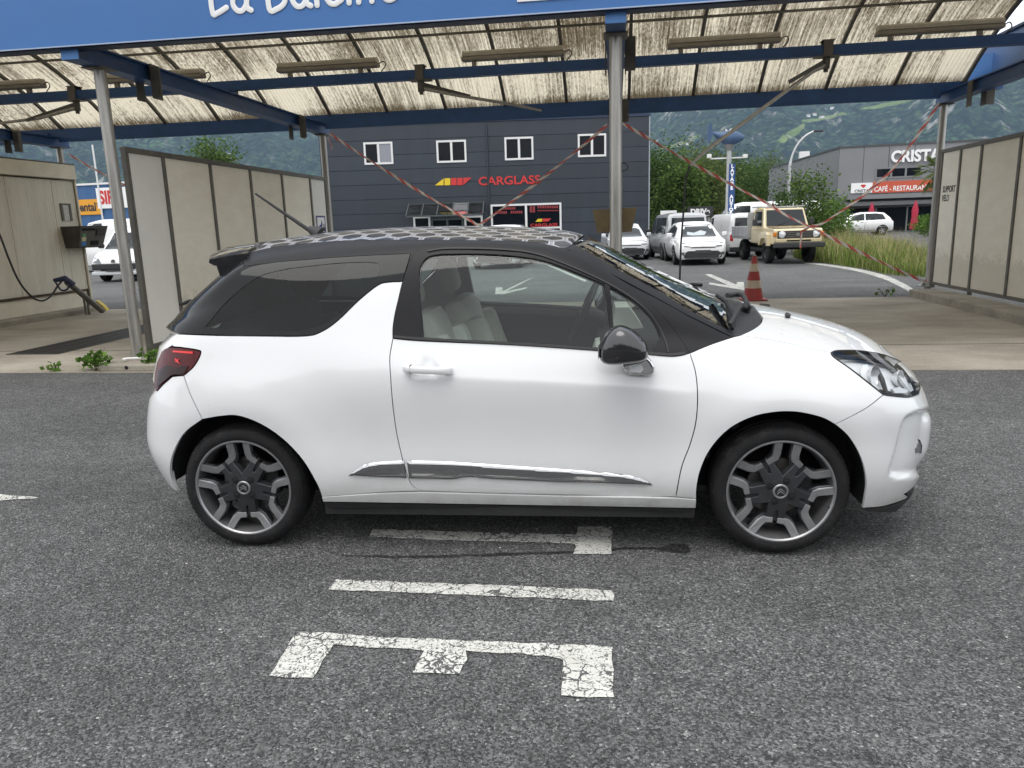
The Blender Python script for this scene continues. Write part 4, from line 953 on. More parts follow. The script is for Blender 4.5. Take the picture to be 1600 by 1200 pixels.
for i, x in enumerate(XR):
    if i: 
        o = s0 if i == 1 else s0.copy()
        if i > 1: COL.objects.link(o); o.parent = can
        o.location = (x, VY, 0)
    o = r0 if i == 0 else r0.copy()
    if i: COL.objects.link(o); o.parent = can
    o.location = (x, VY, 0)
for t in (.44, -.1):
    y, z = vault(t); part('purlin', M['frame_grey'], can, lambda m: m.bar((-13.6, y, z - .10), (6.03, y, z - .10), .035, .035))
# fascia board with its lettering
FY = 7.70
part('fascia_board', M['fascia'], can, lambda m: m.box((-17.5, FY, 3.452), (6.75, FY + .03, 4.75)))
part('fascia_edge', M['blue_dark'], can, lambda m: m.box((-17.5, FY + .031, 3.44), (6.75, FY + .20, 3.475)))
part('fascia_lip', simple('light_edge_trim', (.35, .42, .55), .4, .3), can, lambda m: m.box((-17.5, FY - .012, 3.446), (6.75, FY - .001, 3.458)))
a = ypt(329, 22, FY); b = ypt(622, 0, FY)
PXM = (b[0] - a[0]) / (622 - 329)
GLY = {'L': [[(4,48),(5,4),(12,2),(28,9)]], 'a': [[(26,26),(16,30),(6,24),(3,13),(9,4),(18,4),(25,14),(26,26)], [(26,28),(25,8),(31,3)]], 'B': [[(4,46),(4,3),(16,2),(27,8),(30,16),(24,24),(6,26)], [(6,26),(22,28),(27,36),(22,45),(4,46)]],
       'l': [[(4,50),(5,3)]], 'e': [[(4,16),(24,18),(24,25),(15,30),(6,25),(3,14),(8,5),(16,3),(26,8)]], 'i': [[(4,28),(4,3)], [(4,39),(4,40.5)]], 'n': [[(4,29),(4,3)], [(4,18),(10,28),(19,29),(24,22),(24,3)]]}
for chn, px0 in zip('LaBaleine', (328, 363, 418, 456, 492, 509, 543, 558, 596)):
    m = MB()
    for st_ in GLY[chn]: m.tube([(x * PXM, 0, z * PXM) for x, z in crom(st_, 5)], 4.1 * PXM, 10); [m.lathe([(.001, -4.1 * PXM), (2.9 * PXM, -2.9 * PXM), (4.1 * PXM, 0), (2.9 * PXM, 2.9 * PXM), (.001, 4.1 * PXM)], 10, 'y', (st_[q][0] * PXM, 0, st_[q][1] * PXM)) for q in (0, -1)]
    m.v = [(x, y * .12, z) for x, y, z in m.v]; q = ypt(px0, 21, FY)
    o = m.build('fascia_letter', M['white_sign'], can, True); o.location = (q[0], FY - .008, ypt(345, 23, FY)[2])
a = ypt(808, 4, FY); part('fascia_plaque', M['white_sign'], can, lambda m: m.cbox((a[0], FY - .012, a[2]), (a[0] + 1.7, FY - .002, a[2] + .7), .004))
# side fascia beyond the last roof rib
M['blue_sheet'] = simple('blue_side_sheet', (.03, .10, .28), .35, 0, .08, 1.5)
part('side_fascia', M['blue_sheet'], can, lambda m: m.box((6.35, FY + .25, 3.545), (6.38, 15.1, 4.31)))
part('side_fascia_cap', M['blue_dark'], can, lambda m: m.box((6.30, FY + .25, 4.311), (6.42, 15.1, 4.35)))
part('corner_sheet', M['fascia'], can, lambda m: m.prism([(6.349, 14.98), (6.349, 14.55), (6.22, 14.72), (6.12, 14.86), (6.08, 14.98)], 3.705, 4.10, 2))
# ---------------------------------------------------------------- lamps on the middle beam
lg = simple('lamp_housing_grey', (.26, .23, .185), .5, 0, .25, 6); ld = simple('lamp_diffuser', (.46, .42, .34), .35, 0, .2, 5)
for (x0, y0, x1, y1, lb) in ((-60,148,70,143,'grimy fluorescent batten over the cabin at the edge of the photo'), (165,134,320,128,'grimy fluorescent batten behind the round front column'), (435,118,592,104,'grimy fluorescent batten left of the hanging boom pivot'),
                             (722,99,882,88,'grimy fluorescent batten just left of the middle column'), (1043,79,1220,66,'grimy fluorescent batten right of the middle column'), (1368,58,1568,42,'grimy fluorescent batten at the open end of the roof')):
    a, b = ypt(x0, y0, YM), ypt(x1, y1, YM); L = b[0] - a[0]; z = 3.737
    e = empty('fluorescent_lamp', (a[0], YM, z), 0, lb, 'lamp', 'fluorescent lamps on the middle beam')
    part('housing', lg, e, lambda m: m.cbox((0, -.075, .075), (L, .075, .135), .015)); 
    part('diffuser', ld, e, lambda m: m.prism([(-.08, .136), (-.085, .175), (-.05, .205), (.05, .205), (.085, .175), (.08, .136)], .02, L - .02, 0))
    for x in (.12, .82): part('bracket', lg, e, lambda m: m.box((L * x - .03, -.03, 0), (L * x + .03, .03, .0745)))
    part('cable', M['dark_plastic'], e, lambda m: m.tube(crom([(L, 0, .12), (L + .07, 0, .15), (L + .10, 0, .09), (L + .03, 0, .012)], 4), .008, 6), True)
# swinging hose booms
def boom(px, py, pts, lb, hose=None):
    p = ypt(px, py, YM); base = Vector((p[0], YM, 3.598)); e = empty('hose_boom', tuple(base), 0, lb, 'boom', 'swinging hose booms')
    part('pivot', M['frame_grey'], e, lambda m: (m.box((-.16, -.1, -.012), (.16, .1, -.001)), m.tube([(0, 0, -.012), (0, 0, -.16)], .05, 14), m.tube([(0, 0, -.16), (0, 0, -.20)], .03, 12)), True)
    part('clamp', M['frame_grey'], e, lambda m: (m.box((-.06, -.09, .0), (.06, -.065, .19)), m.box((-.06, .065, .0), (.06, .09, .19)), m.box((-.08, -.09, .19), (.08, .09, .20))))
    q = [Vector(ypt(*c[:2], c[2])) - base for c in pts]; q[0] = Vector((0, 0, -.11))
    part('arm', M['steel'], e, lambda m: m.tube(q, [.032] + [.024] * (len(q) - 2) + [.016], 10), True)
    d = (q[1] - q[0]).normalized(); part('stay', M['frame_grey'], e, lambda m: m.bar(Vector((0, 0, -.05)), q[0] + d * .75 + Vector((0, 0, .02)), .02, .05))
    if hose: part('hose', M['dark_plastic'], e, lambda m: m.tube([Vector(ypt(*c)) - base for c in hose], .012, 8), True)
boom(120, 165, [(0,0,0), (60,185,11.0), (-60,200,10.6)], 'steel hose boom swung towards the cabin')
boom(657, 118, [(0,0,0), (720,150,11.6), (800,163,11.9), (846,173,12.0)], 'steel hose boom swung level beside the middle column')
boom(1291, 95, [(0,0,0), (1270,112,11.2), (1180,178,10.6), (1100,238,10.1), (1078,259,9.9)], 'long steel hose boom slanting down over the bonnet', [(1078,259,9.9), (1072,275,9.9), (1068,330,9.9), (1064,380,9.9), (1062,440,9.95), (1060,480,10.0)])
# mat hanger on the rear of the middle column
e = empty('mat_hanger', (0, 8.33, 1.2), 0, 'rusty brown sheet bracket behind the middle column', 'bracket')
rust = simple('rusty_sheet', (.10, .070, .030), .7, .2, .35, 6)
q = [Vector(ypt(*c, 8.40)) for c in ((926,328),(995,324),(987,362),(933,364))]
part('plate', rust, e, lambda m: m.prism([(c.x, c.z - 1.2) for c in q], .06, .075, 1))
part('fixing_arm', M['frame_grey'], e, lambda m: m.box((-.02, -.03, .10), (.02, .059, .16)))
e = empty('hose_hook', (0, 8.25, 2.0), 0, 'small bent black hook on the middle column', 'hook')
q = [Vector(ypt(*c, 8.25)) - Vector((0, 8.25, 2.0)) for c in ((970,277),(971,268),(977,266),(981,262),(979,256),(972,254))]
part('hook_rod', M['dark_plastic'], e, lambda m: m.tube(crom(q, 4), .009, 8), True)
# ---------------------------------------------------------------- partitions
def pan_mat():
    m, nt, b = new_mat('cream_panel'); v = coords(nt, 'Object', (.6, 1, 2.5)); oi = node(nt, 'ShaderNodeObjectInfo')
    c = ramp(nt, noise(nt, v, 2.2, 6, .7), [(.3, (.79, .745, .64)), (.7, (.88, .845, .755))])
    c = mixc(nt, 1.0, c, ramp(nt, oi.outputs['Random'], [(0, .92), (1, 1.08)]), 'MULTIPLY')
    sp = ramp(nt, noise(nt, coords(nt, 'Object', (9, 9, 3)), 1.0, 5, .8), [(.66, 0.0), (.78, .5)]); c = mixc(nt, sp, c, (.25, .21, .15))
    sz_ = node(nt, 'ShaderNodeSeparateXYZ'); nt.links.new(coords(nt, 'Object'), sz_.inputs[0]); spl = math_n(nt, 'ADD', sz_.outputs[2], math_n(nt, 'MULTIPLY', noise(nt, coords(nt, 'Object', (3, 3, 3)), 2.5, 6, .8), -.9)); c = mixc(nt, ramp(nt, spl, [(-.45, .42), (.1, .16), (.9, 0.0)]), c, (.33, .28, .20)); nt.links.new(c, b.inputs['Base Color']); sset(b, Roughness=.6)
    b.inputs['Subsurface Weight'].default_value = 0; return m
M['panel'] = pan_mat(); M['panel_white'] = simple('backlit_white_panel', (.76, .75, .71), .5, 0, .05, 2)  # whiter panels put light from behind into the colour
def partition(name, X, ys, z0, z1, lb, white=(), feet=False):
    e = empty(name, (X, ys[0], z0), 0, lb, 'partition')
    for i, y in enumerate(ys):
        part('post', M['frame_grey'], e, lambda m: m.box((-.03, y - ys[0] - .03, 0.0), (.03, y - ys[0] + .03, z1 - z0 - .061)))
    L = ys[-1] - ys[0]
    part('top_rail', M['frame_grey'], e, lambda m: m.box((-.035, -.03, z1 - z0 - .06), (.035, L + .03, z1 - z0)))
    part('bottom_rail', M['frame_grey'], e, lambda m: m.box((-.032, -.03, -.05), (.032, L + .03, -.001)))
    for i in range(len(ys) - 1):
        box_part('infill_panel', (-.012, ys[i] - ys[0] + .032, .002), (.012, ys[i + 1] - ys[0] - .032, z1 - z0 - .064), M['panel_white'] if i in white else M['panel'], e)
    if feet:
        for y in ys[::2]: part('foot', M['frame_grey'], e, lambda m: m.box((-.028, y - ys[0] - .028, .136 - z0), (.028, y - ys[0] + .028, -.051)))
    else:
        part('plinth_rail', M['frame_grey'], e, lambda m: m.box((-.04, -.02, .008 - z0), (.04, L + .02, -.052)))
    return e
partition('partition_screen', -5.75, [8.50, 9.24, 10.38, 11.58, 12.74, 13.97, 14.72], .16, 2.52, 'cream panelled partition in a grey frame beside the round front column', (0, 5))
pr = partition('partition_screen', 5.75, [8.6, 9.8, 10.9, 12.02, 13.2, 13.94, 14.68], .24, 2.56, 'cream panelled partition on a kerb with a bike support notice', (), True)
a = xpt(1473, 299, 5.735); t = text_mesh('stencil_lettering', 'SUPPORT\nVELO', .15, M['dash'], pr, .001, .004, xs=.8); t.rotation_euler = (0, 0, -math.pi / 2); t.location = (-.0135, a[1] - 8.6 + .01, a[2] - .24 - .02)
# plaque on the left partition
a = xpt(493.5, 337, -5.73); b = xpt(509.5, 364, -5.73)
e = empty('notice_plaque', (-5.735, a[1], b[2]), 0, 'small framed blue whale notice on the last partition panel', 'notice')
L, H = b[1] - a[1], a[2] - b[2]
box_part('board', (0, 0, 0), (.006, L, H), M['white_sign'], e); nb = simple('navy_print', (.02, .03, .20), .5)
part('border', nb, e, lambda m: (m.box((.0062, 0, H - .03), (.009, L, H)), m.box((.0062, 0, 0), (.009, L, .02)), m.box((.0062, 0, .02), (.009, .04, H - .03)), m.box((.0062, L - .03, .02), (.009, L, H - .03))))
m = MB(); m.prism([(L * .25 + L * .4 * u, H * .2 + H * .55 * v) for u, v in ((0, .3), (.3, .15), (.7, .2), (1, .45), (.95, .8), (.8, 1), (.7, .7), (.5, .5), (.2, .5))], .0062, .009, 0); m.build('print', nb, e)
part('print', simple('black_print', (.02, .02, .02), .5), e, lambda m: m.prism([(L * .72 + L * .2 * u, H * .1 + H * .45 * v) for u, v in ((0, 0), (1, 0), (1.1, .4), (.7, .6), (.6, 1), (.2, 1), (.1, .4))], .0062, .009, 0))
# ---------------------------------------------------------------- wash cabin at the left
def rib_mat():
    m, nt, b = new_mat('ribbed_cream_sheet'); v = coords(nt, 'Object'); s = node(nt, 'ShaderNodeSeparateXYZ'); nt.links.new(v, s.inputs[0])
    w = math_n(nt, 'ABSOLUTE', math_n(nt, 'SUBTRACT', math_n(nt, 'FRACT', math_n(nt, 'MULTIPLY', s.outputs[1], 16)), .5))
    c = ramp(nt, noise(nt, coords(nt, 'Object', (1, 3, .5)), 1.6, 5, .7), [(.3, (.62, .575, .475)), (.7, (.76, .72, .62))])
    c = mixc(nt, ramp(nt, noise(nt, coords(nt, 'Object', (1, 8, .6)), 1.0, 6, .75), [(.58, 0.0), (.75, .6)]), c, (.22, .18, .12))
    nt.links.new(c, b.inputs['Base Color']); sset(b, Roughness=.6); bump(nt, b, ramp(nt, w, [(.36, 0.0), (.42, 1.0)]), .5, .01); return m
M['rib'] = rib_mat(); M['cream'] = simple('cream_trim', (.74, .69, .57), .6, 0, .12, 2)
XC = -10.9; YC = 14.35
cb = empty('wash_cabin', (XC, YC, .1), 0, 'cream ribbed equipment cabin at the edge of the wash bay', 'cabin')
ysm = [xpt(112, 263, XC)[1], xpt(77, 263, XC)[1], xpt(3.5, 256, XC)[1]]; ysm += [ysm[2] - 1.2, ysm[2] - 2.4, ysm[2] - 3.6, ysm[2] - 4.8]
zt = 2.92
box_part('core', (-3.0, -6.5, .0), (-.06, -.02, zt - .1 - .3), M['cream'], cb)
for i in range(len(ysm) - 1): box_part('wall_panel', (-.058, ysm[i + 1] - YC + .006, .35), (-.02, ysm[i] - YC - .006, zt - .42), M['rib'], cb)
part('corner_post', M['cream'], cb, lambda m: m.cbox((-.16, ysm[0] - YC + .03, 0), (.02, 0, zt - .38), .01))
part('corner_joint', M['frame_grey'], cb, lambda m: m.box((-.05, ysm[0] - YC - .003, .1), (-.018, ysm[0] - YC + .026, zt - .42)))
part('fascia', M['cream'], cb, lambda m: m.cbox((-3.05, -6.6, zt - .375), (.05, .03, zt - .10), .01))
part('roof_slab', M['frame_grey'], cb, lambda m: m.box((-3.04, -6.58, zt - .099), (.04, .02, zt - .07)))
part('plinth', M['cream'], cb, lambda m: m.box((-.057, -6.5, 0.0), (-.005, -.17, .30)))
part('plinth_rail', simple('rusty_rail', (.07, .045, .03), .8, 0, .3, 10), cb, lambda m: m.bar((-.0, -6.5, .325), (-.0, -.14, .325), .045, .04))
e = empty('wall_notice', (XC - .018, xpt(96, 331, XC)[1], 0), 0, 'small framed notice sheet on the ribbed cabin wall', 'notice')
y0, y1 = 0, xpt(112, 331, XC)[1] - xpt(96, 331, XC)[1]; z0, z1 = xpt(104, 345, XC)[2], xpt(104, 318, XC)[2]
part('frame', M['frame_grey'], e, lambda m: (m.box((0, y0, z0), (.02, y0 + .06, z1)), m.box((0, y1 - .06, z0), (.02, y1, z1)), m.box((0, y0 + .061, z1 - .03), (.019, y1 - .061, z1))))
box_part('paper', (0, y0 + .062, z0), (.012, y1 - .062, z1 - .032), simple('printed_notice', (.55, .54, .50), .7, 0, .25, 25), e)
# coin machine
ya, za, zb = xpt(98, 372, XC)[1], xpt(110, 388, XC)[2], xpt(105, 354, XC)[2]
e = empty('coin_machine', (XC - .018, ya, za), 0, 'dark steel coin machine box fixed to the cabin wall', 'coin machine')
H = zb - za; Lm = .85
cs = simple('dark_brushed_box', (.075, .07, .062), .45, .5, .25, 8)
m = MB(); m.add([(0, .06, 0), (.28, .06, 0), (.42, 0, H), (0, 0, H), (0, Lm - .06, 0), (.28, Lm - .06, 0), (.42, Lm, H), (0, Lm, H)], [(0,1,2,3),(7,6,5,4),(0,4,5,1),(1,5,6,2),(2,6,7,3),(3,7,4,0)]); m.build('box', cs, e)
def on_front(u, v, d=.004): return (.28 + .14 * v + d, .06 * (1 - v) + u * (Lm - .12 * (1 - v)), H * v)
def plate(nm, mt, u0, u1, v0, v1, d):
    part(nm, mt, e, lambda m: m.add([on_front(u0, v0, d), on_front(u1, v0, d), on_front(u1, v1, d), on_front(u0, v1, d), on_front(u0, v0, .001), on_front(u1, v0, .001), on_front(u1, v1, .001), on_front(u0, v1, .001)], [(0,1,2,3),(0,4,5,1),(1,5,6,2),(2,6,7,3),(3,7,4,0)]))
plate('front_plate', M['frame_grey'], .03, .97, .05, .95, .006); plate('slot_panel', M['gap'], .08, .55, .78, .90, .012); plate('card_reader', cs, .60, .92, .55, .88, .03)
plate('sticker', simple('blue_sticker', (.05, .22, .55), .4), .10, .28, .10, .28, .010); plate('sticker', simple('cream_sticker', (.6, .55, .35), .4), .10, .26, .30, .50, .010); plate('sticker', simple('green_sticker', (.12, .32, .12), .4), .12, .24, .52, .66, .010); plate('coin_tray', M['gap'], .45, .75, .12, .32, .02)
# pressure lance in its holder
e = empty('lance_holder', gpt(140, 484), 0, 'slanting steel tube holding the pressure lance by the cabin', 'lance holder')
b0 = Vector(gpt(140, 484)); A = Vector(xpt(104, 440, XC + .55)) - b0; Bq = Vector(gpt(161, 489)) - b0 + Vector((0, 0, .03))
part('tube', M['frame_grey'], e, lambda m: m.tube([A, Bq], .055, 16), True)
for t in (.45, .55): 
    q = A.lerp(Bq, t); part('leg', M['frame_grey'], e, lambda m: m.tube([q, Vector((q.x, q.y, 0.008))], .022, 8), True)
part('yellow_foot', simple('yellow_foot', (.55, .42, .03), .5, 0, .2, 8), e, lambda m: (m.prism([(-.30, 0.008), (.16, 0.008), (.10, .10), (-.05, .22), (-.10, .05)], -.05, .05, 1)), loc=(.45, -.25, 0))
e = empty('wash_gun', tuple(b0 + A), 0, 'dark blue pressure gun resting in the slanted holder', 'spray gun')
part('gun_body', simple('navy_plastic', (.02, .03, .08), .4), e, lambda m: (m.tube([(.12, .03, -.06), (-.02, 0, .06), (-.22, -.05, .03)], [.05, .06, .035], 10), m.tube(crom([(-.02, 0, .04), (.02, 0, -.12), (-.12, -.02, -.16), (-.20, -.04, .0)], 4), .018, 8)), True)
hz = [Vector(xpt(*c, XC + .5)) for c in ((-60,300),(-10,352),(0,368),(14,405),(30,440),(50,464),(66,470),(80,462),(90,447),(97,439))]
tag(part('pressure_hose', M['dark_plastic'], None, lambda m: m.tube(crom(hz, 5), .017, 8), True), 'black hose sagging across the cabin wall to the spray gun', 'hose')
# stone pad with a shackle at the foot of the front column
e = empty('anchor_block', (-5.42, 7.62, 0), 0, 'small pale concrete block at the foot of the front column', 'block')
part('block', M['kerb'], e, lambda m: m.cbox((-.34, -.08, .0), (.36, .40, .085), .02)); part('drain_hole', M['gap'], e, lambda m: m.tube([(.0, -.083, .05), (.0, -.05, .05)], .022, 12))
e2 = empty('shackle', (-5.40, 7.82, .09), 0, 'white bent shackle lying on the concrete block', 'shackle')
part('ring', M['white_sign'], e2, lambda m: m.tube(crom([(-.02, 0, .02), (-.16, -.02, .02), (-.20, -.06, .02), (-.15, -.10, .02)], 5), .012, 8), True); part('pin', M['steel'], e2, lambda m: m.tube([(.0, 0, .02), (-.03, 0, .16)], .014, 8), True)
# traffic cone
c = gpt(1178, 470); e = empty('traffic_cone', (c[0], c[1] + .1, .007), 0, 'red and cream striped traffic cone behind the bonnet', 'cone')
cr = simple('cone_red', (.30, .028, .022), .5, 0, .2, 8); cw = simple('cone_cream', (.46, .38, .29), .5, 0, .15, 8)
zs = [.03, .22, .36, .52, .66, .80]; rad = lambda z: .185 - .15 * (z / .8)
for i in range(5): part('band', cr if i % 2 == 0 else cw, e, lambda m: m.lathe([(rad(zs[i]), zs[i]), (rad(zs[i + 1]), zs[i + 1])] + ([(.0, .80)] if i == 4 else []), 28), True)
part('base', cr, e, lambda m: m.cbox((-.22, -.22, 0), (.22, .22, .03), .01))
# barrier tapes
def tape_mat():
    m, nt, b = new_mat('red_white_tape'); t = node(nt, 'ShaderNodeUVMap'); s = node(nt, 'ShaderNodeSeparateXYZ'); nt.links.new(t.outputs[0], s.inputs[0])
    k = math_n(nt, 'GREATER_THAN', math_n(nt, 'FRACT', math_n(nt, 'MULTIPLY_ADD', s.outputs[1], .5, math_n(nt, 'MULTIPLY', s.outputs[0], 3.2))), .5)
    nt.links.new(mixc(nt, k, (.90, .88, .87), (.74, .16, .14)), b.inputs['Base Color']); sset(b, Roughness=.45); return m
M['tape'] = tape_mat()
def tape(pts, lb, w=.058, sag=.05, twist=1.3):
    P = []
    for a, b in zip(pts[:-1], pts[1:]):
        for t in np.linspace(0, 1, 30, endpoint=False): q = np.array(a) * (1 - t) + np.array(b) * t; q[2] -= sag * 4 * t * (1 - t); P.append(q)
    P.append(np.array(pts[-1])); P = np.array(P); L = np.concatenate([[0], np.cumsum(np.linalg.norm(np.diff(P, axis=0), axis=1))])
    V, uv = [], []
    for i, q in enumerate(P):
        t = Vector(P[min(i + 1, len(P) - 1)] - P[max(i - 1, 0)]).normalized(); n = t.cross(Vector((0, 1, 0))).normalized(); b = t.cross(n)
        a = .6 * math.sin(L[i] * twist + pts[0][0]); d = n * math.cos(a) + b * math.sin(a); ww = w * (.55 + .45 * abs(math.sin(L[i] * 2.1 + 1)))
        V += [tuple(Vector(q) - d * ww / 2), tuple(Vector(q) + d * ww / 2)]; uv += [(L[i], 0), (L[i], 1)]
    o = mesh_obj('barrier_tape', V, [(2*i, 2*i+2, 2*i+3, 2*i+1) for i in range(len(P) - 1)], M['tape'])
    ul = o.data.uv_layers.new(name='UVMap')
    for lp in o.data.loops: ul.data[lp.index].uv = uv[lp.vertex_index]
    sol = o.modifiers.new('s', 'SOLIDIFY'); sol.thickness = .002
    return tag(o, lb, 'tape', 'red and white barrier tapes')
Yt = YR - .12
tape([ypt(514,208,Yt), ypt(739,347,Yt), ypt(755,347,Yt), ypt(949,195,Yt)], 'striped tape hanging in a deep V before the dark building')
tape([ypt(972,192,Yt), ypt(1200,318,Yt), ypt(1266,354,Yt), ypt(1447,441,Yt)], 'striped tape running from the middle column down to the kerb column foot', sag=.03)
tape([ypt(1468,160,Yt), ypt(1390,270,Yt), ypt(1302,338,Yt), ypt(1266,354,Yt)], 'striped tape slanting from the kerb column top to the tape knot', sag=.04)
tape([ypt(1266,354,Yt), ypt(1252,362,Yt), ypt(1251,388,Yt)], 'short loose tape end dangling from the knot', w=.045, sag=.0)
tape([ypt(106,239,Yt), ypt(118,247,Yt), ypt(200,292,Yt)], 'short striped tape between cabin top and round front column', sag=.02)
tape([ypt(512,214,Yt - .05), ypt(517,226,Yt - .05), ypt(519,234,Yt - .05)], 'tiny tape end fluttering at the partition column top', w=.03, sag=.0)
# ---------------------------------------------------------------- buildings behind
class Face:
    """vertical facade through pixel column pxc at depth Y, turned by ang; pixels -> (s, z) on it"""
    def __init__(s, px, Y, ang):
        p = ypt(px, 350, Y); s.o = np.array([p[0], p[1], 0.0]); s.d = np.array([math.cos(ang), math.sin(ang), 0]); s.n = np.array([-math.sin(ang), math.cos(ang), 0]); s.ang = ang
    def at(s, px, py):
        r = pray(px, py); t = ((s.o - CAMP) @ s.n) / (r @ s.n); q = CAMP + t * r; return float((q - s.o) @ s.d), float(q[2])
    def rect(s, x0, y0, x1, y1):
        a, b = s.at(x0, y0), s.at(x1, y1); c, d = s.at(x0, y1), s.at(x1, y0)
        return min(a[0], c[0]), max(b[0], d[0]), (c[1] + b[1]) / 2, (a[1] + d[1]) / 2
def clad_mat():
    m, nt, b = new_mat('slate_blue_cladding'); oi = node(nt, 'ShaderNodeObjectInfo'); v = coords(nt, 'Object', (1, 1, .12))
    c = mixc(nt, 1.0, (.030, .038, .052), ramp(nt, oi.outputs['Random'], [(0, .88), (1, 1.12)]), 'MULTIPLY')
    c = mixc(nt, 1.0, c, ramp(nt, noise(nt, v, 1.6, 6, .7), [(.3, .86), (.7, 1.12)]), 'MULTIPLY'); nt.links.new(c, b.inputs['Base Color']); sset(b, Roughness=.48, Metallic=.1); return m
M['navy_panel'] = clad_mat()
M['white_frame'] = simple('white_window_frame', (.72, .72, .72), .45)
M['dark_pane'] = simple('dark_window_pane', (.008, .010, .014), .06, 0, 0, spec=.12)
M['pale_pane'] = simple('blind_behind_pane', (.25, .26, .30), .25)
M['red_print'] = simple('red_print', (.55, .03, .03), .5); M['yellow_print'] = simple('yellow_print', (.72, .52, .02), .5)
fc = Face(508, 40, math.radians(6.3))
W = fc.at(1014, 250)[0]; HT = fc.at(1014, 181)[1]
bd = empty('glass_repair_hall', tuple(fc.o), fc.ang, 'dark slate hall with red lettering and a row of four white windows', 'building')
box_part('core', (0.02, .06, 0), (W - .02, 14, HT - .02), M['navy_panel'], bd)
xm = fc.at(762, 250)[0]; rows = 9; ph = HT / rows
for i in range(rows):
    for (a, b) in ((0, xm), (xm, W)):
        box_part('cladding_panel', (a + .012, 0, i * ph + .01), (b - .012, .058, (i + 1) * ph - .012), M['navy_panel'], bd)
part('downpipe', M['navy_panel'], bd, lambda m: m.tube([(xm, -.05, 0), (xm, -.05, HT - .2)], .045, 8), True)
part('corner_trim', simple('pale_trim', (.30, .33, .37), .4), bd, lambda m: m.box((W - .012, -.03, 0), (W + .05, .1, HT)))
part('parapet', M['blue_dark'], bd, lambda m: m.box((-.05, -.05, HT), (W + .06, 14, HT + .12)))
def window(par, f, box, nx=2, ny=1, pale=(), fw_=.10, dep=.05, name='window', pm=None, frame=None):
    s0, s1, z0, z1 = f.rect(*box); fm = frame or M['white_frame']
    w = part(name, fm, par, lambda m: (m.box((s0, -dep, z0), (s1, -.002, z0 + fw_)), m.box((s0, -dep, z1 - fw_), (s1, -.002, z1)), m.box((s0, -dep, z0 + fw_), (s0 + fw_, -.002, z1 - fw_)), m.box((s1 - fw_, -dep, z0 + fw_), (s1, -.002, z1 - fw_))))
    cw = (s1 - s0 - 2 * fw_) / nx; ch = (z1 - z0 - 2 * fw_) / ny
    for i in range(1, nx): part('mullion', fm, w, lambda m: m.box((s0 + fw_ + i * cw - fw_ * .6, -dep + .006, z0 + fw_), (s0 + fw_ + i * cw + fw_ * .6, -.003, z1 - fw_)))
    for i in range(1, ny): part('transom', fm, w, lambda m: m.box((s0 + fw_, -dep + .008, z0 + fw_ + i * ch - fw_ * .5), (s1 - fw_, -.004, z0 + fw_ + i * ch + fw_ * .5)))
    for i in range(nx):
        for j in range(ny): part('pane', M['pale_pane'] if (i, j) in pale else (pm or M['dark_pane']), w, lambda m: m.box((s0 + fw_ + i * cw + .01, -.02, z0 + fw_ + j * ch + .01), (s0 + fw_ + (i + 1) * cw - .01, -.005, z0 + fw_ + (j + 1) * ch - .01)))
    return w
for k, bx in enumerate(((570,222,613,257), (683,219,728,254), (789,214,833,250), (903,209,947,245))): window(bd, fc, bx, pale=((1, 0),) if k == 0 else ())
window(bd, fc, (769,318,877,395), 2, 2)
zf = lambda x, y: fc.at(500 + x / 3.478, 170 + y / 3.478)
for pts, mt in (([(625,416),(672,379),(672,416)], 'yellow_print'), ([(677,378),(708,377),(708,415),(677,415.5)], 'yellow_print'), ([(712,377),(742,376),(742,415),(712,415)], 'red_print'), ([(746,376),(775,375),(775,414.5),(746,415)], 'red_print'), ([(779,375),(825,374),(779,414)], 'red_print')):
    m = MB(); m.prism([zf(*q) for q in pts], -.03, -.003, 1); m.build('logo_segment', M[mt], bd)
def letters(par, f, txt, box, mat, name='lettering', off=.01, d=.03, dy=-.004, fontbold=.02):
    s0, s1, z0, z1 = f.rect(*box); t = text_mesh(name, txt, 1.0, mat, par, d / 2, fontbold)
    xs = [v.co.x for v in t.data.vertices]; zs = [v.co.z for v in t.data.vertices]; sx_ = (s1 - s0) / (max(xs) - min(xs)); sz_ = (z1 - z0) / (max(zs) - min(zs))
    t.scale = (sx_, 1, sz_); t.location = (s0 - min(xs) * sx_, dy - d / 2, z0 - min(zs) * sz_); return t
letters(bd, fc, 'CARGLASS', (748,275,844,288.5), M['red_print'])
M['dim_red'] = simple('dim_red_print', (.24, .03, .035), .6)  # darker red stands in for print dimmed behind glass
for (x0, y0, x1, y1, n_) in ((786,323.5,806,327.5,6), (774,330,793,334,6), (798,329.5,817,333.5,6), (840,321,873,325.5,9), (840,328,873,330,11), (828,322,837,332,2)):
    for i in range(n_):
        a, b, c, d = fc.rect(x0 + (x1 - x0) * i / n_, y0, x0 + (x1 - x0) * (i + .72) / n_, y1); part('dim_letter', M['dim_red'], bd, lambda m: m.box((a, -.058, c), (b, -.052, d)))
for pts, mt in (([(1170,614),(1185,598),(1208,597),(1206,613)], 'yellow_print'), ([(1210,597),(1256,596),(1240,612),(1209,613)], 'red_print')):
    m = MB(); m.prism([zf(*q) for q in pts], -.06, -.052, 1); m.build('logo_segment', M[mt], bd)
letters(bd, fc, 'CARGLASS', (829,349,871,354), M['red_print'], dy=-.055, d=.006)
